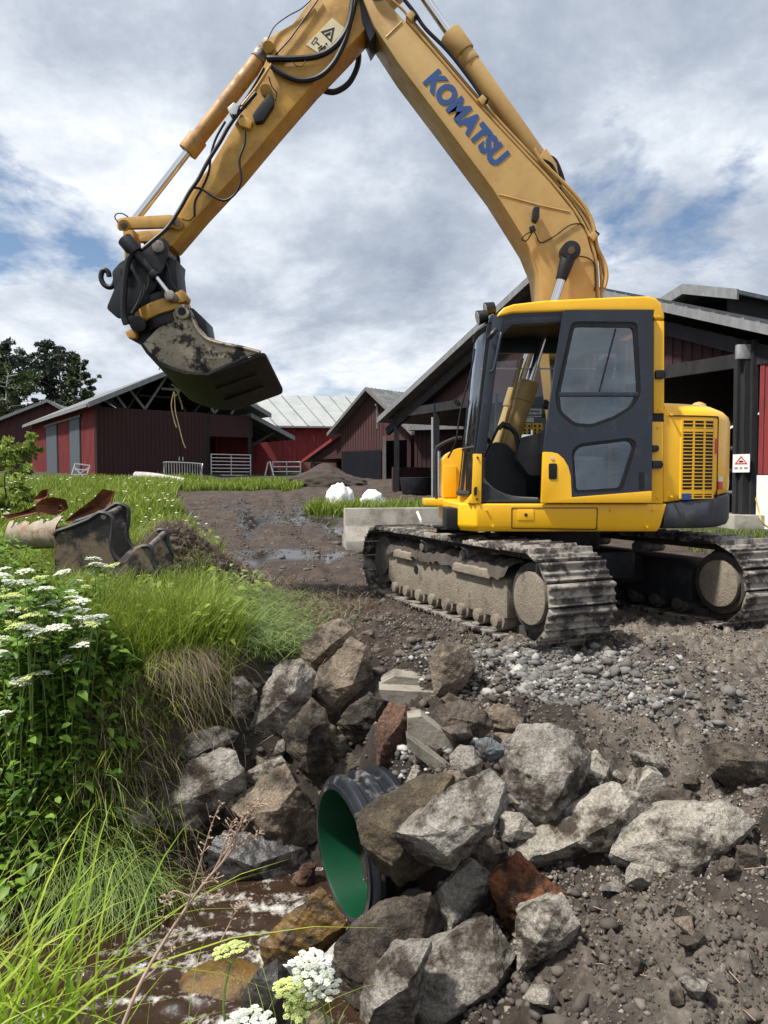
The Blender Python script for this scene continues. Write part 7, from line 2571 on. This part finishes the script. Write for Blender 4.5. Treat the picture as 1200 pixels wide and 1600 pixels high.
# herb leaves filling the shaded side of the left bank
n = 3400
gx, gy = rs.uniform(-2.7, -1.45, n), rs.uniform(3.45, 4.4, n)
hgt = rs.uniform(.0, 1, n) ** .7 * (.62 - .25 * ss(3.8, 3.45, gy)) * ss(-1.35, -1.75, gx + .25 * fbm(gx, gy, 1, 3, 2))
C_ = np.stack([gx, gy, gz(gx, gy) + hgt], 1)
k = hgt > .01
Vv, q, tr, T = leaf_cloud(C_[k], np.full(k.sum(), .075), rs)
tag(link('herb_foliage', np_mesh('herb_foliage', Vv, [q, tr], HERB, tint=T)), 'dense dark green herb leaves covering the left bank below the flowers', 'foliage', kind='stuff')

n = 9000
gy = 4.6 + 9 * rs.uniform(0, 1, n) ** 1.3
gx = -rs.uniform(.1, .6, n) * gy - .5
k = (zone_masks(gx, gy)[0] > .6) & (rs.uniform(0, 1, n) < ss(-.1, .3, fbm(gx, gy, 12, 1.3, 3)))
gx, gy = gx[k], gy[k]
Vv, q, tr, T = leaf_cloud(np.stack([gx, gy, gz(gx, gy) + rs.uniform(.05, .34, len(gx))], 1), .05 + .006 * gy, rs)
tag(link('weed_leaves', np_mesh('weed_leaves', Vv, [q, tr], BUSHL, tint=T)), 'broad leaved weeds mixed into the bank top grass', 'weeds', kind='stuff')
n = 2600
gx, gy = rs.uniform(-3.5, -2.35, n), rs.uniform(4.9, 5.9, n)
Vv, q, tr, T = leaf_cloud(np.stack([gx, gy, gz(gx, gy) + rs.uniform(.03, 1, n) * (.34 + .40 * ss(-2.6, -3.0, gx))], 1), np.full(n, .075), rs)
tag(link('weed_leaves', np_mesh('weed_leaves', Vv, [q, tr], HERB, tint=T)), 'tall leafy weeds standing in front of the torn tank', 'weeds', kind='stuff')
n = 3000
gx, gy = rs.uniform(-3.8, -2.1, n), rs.uniform(5.5, 6.4, n)
grass('grass', 'taller grass standing in front of the old buckets', gx, gy, rs.uniform(.25, .55, n), rs.uniform(.15, .8, n), rs.uniform(0, 6.28, n), rs.uniform(.007, .015, n), GRASS, rs, levels=4, droop=.15, tint=np.clip(rs.normal(.5, .25, n), 0, 1))
# dry stalk in front of the water
ds = thing('dry_stalk', 'pale dry branching stalk leaning across the stream in the foreground', 'stalk', at(180, 1640, 1.35))
S_ = lambda x, y, d=1.45: at(x, y, d)
G().tube([S_(178, 1640, 1.35), S_(215, 1545, 1.4), S_(260, 1465), S_(315, 1385), S_(345, 1350), S_(375, 1310)], .0042, 7, 4, taper=.45).build('main_stem', DRYST, ds, smooth=True)
br = [[(290, 1422), (303, 1380), (318, 1330), (332, 1285), (345, 1255)], [(345, 1350), (365, 1318), (385, 1290), (405, 1258), (412, 1255)], [(340, 1356), (350, 1322), (358, 1300), (362, 1284)],
      [(350, 1345), (378, 1320), (395, 1308), (405, 1302)], [(310, 1392), (325, 1378), (340, 1372)], [(225, 1530), (248, 1508), (262, 1485), (285, 1460)], [(300, 1402), (270, 1392), (258, 1412), (252, 1452)],
      [(330, 1368), (345, 1340), (362, 1318), (372, 1290), (385, 1275)], [(350, 1335), (370, 1300), (390, 1270), (400, 1262)], [(318, 1384), (326, 1405), (348, 1402)], [(345, 1470), (358, 1445), (368, 1425), (385, 1412)]]
for bnch in br:
    o = G().tube([S_(*p) for p in bnch], .0017, 5, 4, taper=.6)
    for k in range(18):
        t_ = random.uniform(.45, 1)
        seg = t_ * (len(bnch) - 1)
        i = min(int(seg), len(bnch) - 2)
        p = S_(*bnch[i]).lerp(S_(*bnch[i + 1]), seg - i)
        dq = Vector((random.uniform(-.012, .012), random.uniform(-.01, .01), random.uniform(-.004, .012)))
        o.tube([p, p + dq * .6, p + dq], .0009, 4, 1)
        o.cyl(p + dq * .85, p + dq * 1.25, .0022, .0012, n=6)
    o.build('side_branch', DRYST, ds, smooth=True)

# ================================================================== GRASS
rs = np.random.default_rng(55)
U = rs.uniform


def keep(x, y, dens):
    k = rs.uniform(0, 1, len(x)) < dens
    return x[k], y[k]


# 1 meadow in front of the barns, mid distance
n = 60000
gy = rs.uniform(0, 1, n) ** .75 * 23 + 9.5
gx = -U(.02, .62, n) * gy * 1.05
g1, _, _ = zone_masks(gx, gy)
gx, gy = keep(gx, gy, np.where(g1 > .45, 1.0, .0))
g2 = fbm(gx, gy, 3, .5, 3)
grass('grass', 'lush green weeds and grass spreading from the bank to the barns', gx, gy, (.22 + .25 * rs.uniform(0, 1, len(gx)) ** 2) * (1 + .5 * g2), U(.2, .8, len(gx)), U(0, 6.28, len(gx)), .016 + .0020 * gy, GRASS, rs,
      tint=np.clip(.55 + .5 * g2 + rs.normal(0, .22, len(gx)), 0, 1))
# small pale flowers in the meadow
n = 1500
gy = rs.uniform(0, 1, n) * 18 + 9.5
gx = -U(.12, .56, n) * gy
gx, gy = keep(gx, gy, ss(-.1, .3, fbm(gx, gy, 6, .6, 2)) * (zone_masks(gx, gy)[0] > .6) * .35)
D, Fc = ICO1
P = (D[None] * (.012 + .0011 * gy)[:, None, None] * np.array([1.3, 1.3, .45])) + np.stack([gx, gy, gz(gx, gy) + U(.3, .5, len(gx))], 1)[:, None]
f = (np.arange(len(gx))[:, None, None] * len(D) + Fc[None]).reshape(-1, 3)
tag(link('meadow_flowers', np_mesh('meadow_flowers', P.reshape(-1, 3), [f], PETAL)), 'tiny white flower heads dotted through the far meadow grass', 'flowers', kind='stuff')
# 2 tall grass on the bank top around the buckets
n = 30000
gy = U(4.3, 9.6, n)
gx = U(-4.8, -.8, n)
g1, _, _ = zone_masks(gx, gy)
heap = np.exp(-(((gx + 2.4) / .7) ** 2 + ((gy - 8.2) / .6) ** 2))
gx_, gy_ = gx, gy
bare = np.exp(-(((gx + 1.95) / .85) ** 2 + ((gy - 6.6) / .42) ** 2))
k = (g1 > .5) & (rs.uniform(0, 1, n) > heap * 1.2) & (gx < -.585 * gy + .56 * gy)
k &= gx < np.interp(gy, [4.3, 5.2, 6.5, 9.6], [-1.5, -1.25, -1.5, -2.4])
gx, gy = gx[k], gy[k]
g2 = fbm(gx, gy, 9, 1.1, 3)
hh = (.28 + .26 * rs.uniform(0, 1, len(gx))) * (1 + .4 * g2) * (1 - .45 * ss(6.3, 7.0, gy) * ss(-3.0, -2.4, gx))
grass('grass', 'tall green grass round the old buckets on the left bank', gx, gy, hh, U(.15, .9, len(gx)), U(0, 6.28, len(gx)), U(.007, .016, len(gx)), GRASS, rs, levels=4, droop=.12,
      tint=np.clip(.5 + .5 * g2 + rs.normal(0, .25, len(gx)), 0, 1))
# 3 bright upright tuft at the bank edge
n = 6000
gx, gy = rs.normal(-1.55, .30, n), rs.normal(4.85, .26, n)
k = (gx > -2.2) & (gx < -1.0) & (gy > 4.35)
gx, gy = gx[k], gy[k]
grass('grass', 'bright upright grass tuft at the edge of the left bank', gx, gy, U(.24, .52, len(gx)), U(.1, .8, len(gx)), rs.normal(-.6, 1.6, len(gx)), U(.007, .014, len(gx)), GRASS, rs, levels=4, droop=.1,
      tint=np.clip(rs.normal(.55, .28, len(gx)), 0, 1))
# 4 flattened pale grass towards the yard track
n = 5600
gx, gy = rs.normal(-1.05, .28, n), U(4.75, 7.6, n)
gx = gx - .16 * (gy - 5)
k = gy > np.interp(gx, [-1.6, -.9, -.3], [4.5, 5.0, 5.4]) - .12
gx, gy = gx[k], gy[k]
grass('grass', 'flattened pale trampled grass beside the yard track', gx, gy, U(.12, .36, len(gx)), U(.6, 1.6, len(gx)), rs.normal(-1.0, 1.5, len(gx)), U(.007, .014, len(gx)), GRASSPALE, rs, levels=4, droop=.55,
      tint=rs.uniform(0, 1, len(gx)))
# 5 grass hanging over the bank face
n = 9000
gx, gy = U(-2.6, -1.05, n), U(3.45, 4.6, n)
dens = (ss(-.1, .22, fbm(gx, gy, 4, 2.6, 2)) * .75 + .08) * (1 - .6 * ss(3.85, 3.6, gy)) * ss(-1.12, -1.35, gx - .25 * (gy - 4))
gx, gy = keep(gx, gy, dens)
grass('grass', 'long green grass hanging down the left bank face', gx, gy, U(.16, .38, len(gx)), U(.3, 1.3, len(gx)), rs.normal(-1.2, 1.3, len(gx)), U(.006, .013, len(gx)), GRASS, rs, levels=5, droop=.6,
      tint=np.clip(rs.normal(.75, .3, len(gx)), 0, 1))
# tussock drooping over the water
n = 800
gx, gy = rs.normal(-1.52, .16, n), rs.normal(3.70, .08, n)
grass('grass', 'drooping grass tussock overhanging the stream', gx, gy, U(.22, .44, n), U(.6, 1.3, n), rs.normal(-.95, .7, n), U(.005, .010, n), GRASSPALE, rs, levels=6, droop=.95, tint=np.clip(rs.normal(.45, .3, n), 0, 1), dz=.16)
# the same cover goes on along the bank to the left
n = 7000
gx, gy = U(-7.5, -2.85, n), U(3.35, 4.7, n)
grass('grass', 'long grass hanging down the bank further left along the stream', gx, gy, U(.2, .45, n), U(.3, 1.3, n), rs.normal(-1.2, 1.2, n), U(.008, .018, n), GRASS, rs, levels=4, droop=.5, tint=np.clip(rs.normal(.6, .3, n), 0, 1))
n = 5000
gx, gy = U(-7.5, -2.6, n), U(3.4, 4.5, n)
Vv, q, tr, T = leaf_cloud(np.stack([gx, gy, gz(gx, gy) + U(.02, .5, n)], 1), np.full(n, .09), rs)
tag(link('herb_foliage', np_mesh('herb_foliage', Vv, [q, tr], HERB, tint=T)), 'herb leaves covering the bank further left along the stream', 'foliage', kind='stuff')
n = 8000
gx, gy = U(-9, -4.2, n), U(4.4, 10, n)
grass('grass', 'tall grass on the bank top further left', gx, gy, U(.25, .5, n), U(.2, .8, n), U(0, 6.28, n), U(.012, .024, n), GRASS, rs, tint=np.clip(rs.normal(.5, .25, n), 0, 1))
# 6 dry straw and roots on the bank
n = 2600
gx = np.concatenate([rs.normal(-1.32, .12, n // 2), rs.normal(-2.15, .10, n // 4), rs.normal(-1.6, .25, n // 4)])
gy = np.concatenate([rs.normal(4.55, .10, n // 2), rs.normal(3.62, .06, n // 4), rs.normal(4.1, .12, n // 4)])
grass('dry_grass', 'dry brown grass and roots hanging on the bare bank', gx, gy, U(.18, .38, len(gx)), U(.6, 1.2, len(gx)), rs.normal(-.9, .5, len(gx)), U(.003, .006, len(gx)), STRAW, rs, levels=5, droop=1.1, cat='dry grass', dz=.03)
# straw on the earth heap and on the track verge
n = 3800
gx = np.concatenate([rs.normal(-2.45, .5, 2200), rs.normal(-.95, .4, 1600)])
gy = np.concatenate([rs.normal(8.15, .4, 2200), rs.normal(7.0, .8, 1600)])
grass('dry_grass', 'dry straw and roots on the earth heap and the track verge', gx, gy, U(.10, .30, len(gx)), U(.8, 1.6, len(gx)), rs.normal(-1.3, 1.1, len(gx)), U(.005, .010, len(gx)), STRAW, rs, levels=4, droop=.7, cat='dry grass', dz=.02)
# 7 near grass, bottom left
n = 400
gx, gy = rs.normal(-.96, .14, n), rs.normal(1.52, .15, n)
k = gx < -.68
gx, gy = gx[k], gy[k]
hh = np.clip(rs.normal(.46, .15, len(gx)), .15, .80)
grass('grass', 'bright near grass blades in the bottom left corner', gx, gy, hh, U(.1, 1.25, len(gx)), rs.normal(.3, 1.9, len(gx)), U(.005, .016, len(gx)), GRASSNEAR, rs, levels=8, droop=.35, tint=rs.uniform(0, 1, len(gx)))
n = 60
gx, gy = U(-.75, -.1, n), rs.normal(1.55, .12, n)
grass('grass', 'short thin near grass along the bottom edge', gx, gy, U(.12, .34, n), U(.3, 1.1, n), rs.normal(.4, 1.3, n), U(.003, .006, n), GRASSNEAR, rs, levels=7, droop=.3, tint=rs.uniform(0, 1, n))
# 8 grass islands: by the sacks, at the shed, at the barns
n = 2600
gx, gy = U(-1.9, 1.9, n), U(17, 19.8, n)
gx, gy = keep(gx, gy, ss(.0, .4, 1 - ((gx + .1) / 2.0) ** 2 - ((gy - 18.3) / 1.4) ** 2))
grass('grass', 'grass tuft growing round the white sacks', gx, gy, U(.2, .5, len(gx)), U(.2, .7, len(gx)), U(0, 6.28, len(gx)), U(.02, .045, len(gx)), GRASS, rs, tint=np.clip(rs.normal(.55, .25, len(gx)), 0, 1))
n = 3500
gx, gy = U(5.2, 9.5, n), U(9.5, 14.3, n)
grass('grass', 'low grass in front of the shed corner at the right edge', gx, gy, U(.05, .16, n), U(.3, .9, n), U(0, 6.28, n), U(.012, .025, n), GRASS, rs, tint=rs.uniform(0, .8, n))
n = 5000
gx, gy = U(-10, -3.5, n), U(27, 35, n)
gx, gy = keep(gx, gy, ss(0, .3, fbm(gx, gy, 3, .4, 2) + .1))
grass('grass', 'grass patches in front of the barn gates', gx, gy, U(.15, .4, len(gx)), U(.2, .7, len(gx)), U(0, 6.28, len(gx)), U(.05, .09, len(gx)), GRASS, rs, tint=np.clip(rs.normal(.6, .25, len(gx)), 0, 1))
# a few dry twigs on the foreground earth
tw = G()
for k in range(26):
    x, y = random.uniform(.2, 1.6), random.uniform(2.0, 3.0)
    a = random.uniform(0, 6.28)
    L = random.uniform(.04, .14)
    p = Vector((x, y, gz1(x, y) + .012))
    tw.tube([p, p + Vector((math.cos(a) * L * .5, math.sin(a) * L * .5, .015)), p + Vector((math.cos(a + .4) * L, math.sin(a + .4) * L, .005))], .0018, 5, 3)
tag(tw.build('loose_straw', DRYST, None, smooth=True), 'loose straw and thin roots on the foreground earth', 'straw', kind='stuff')
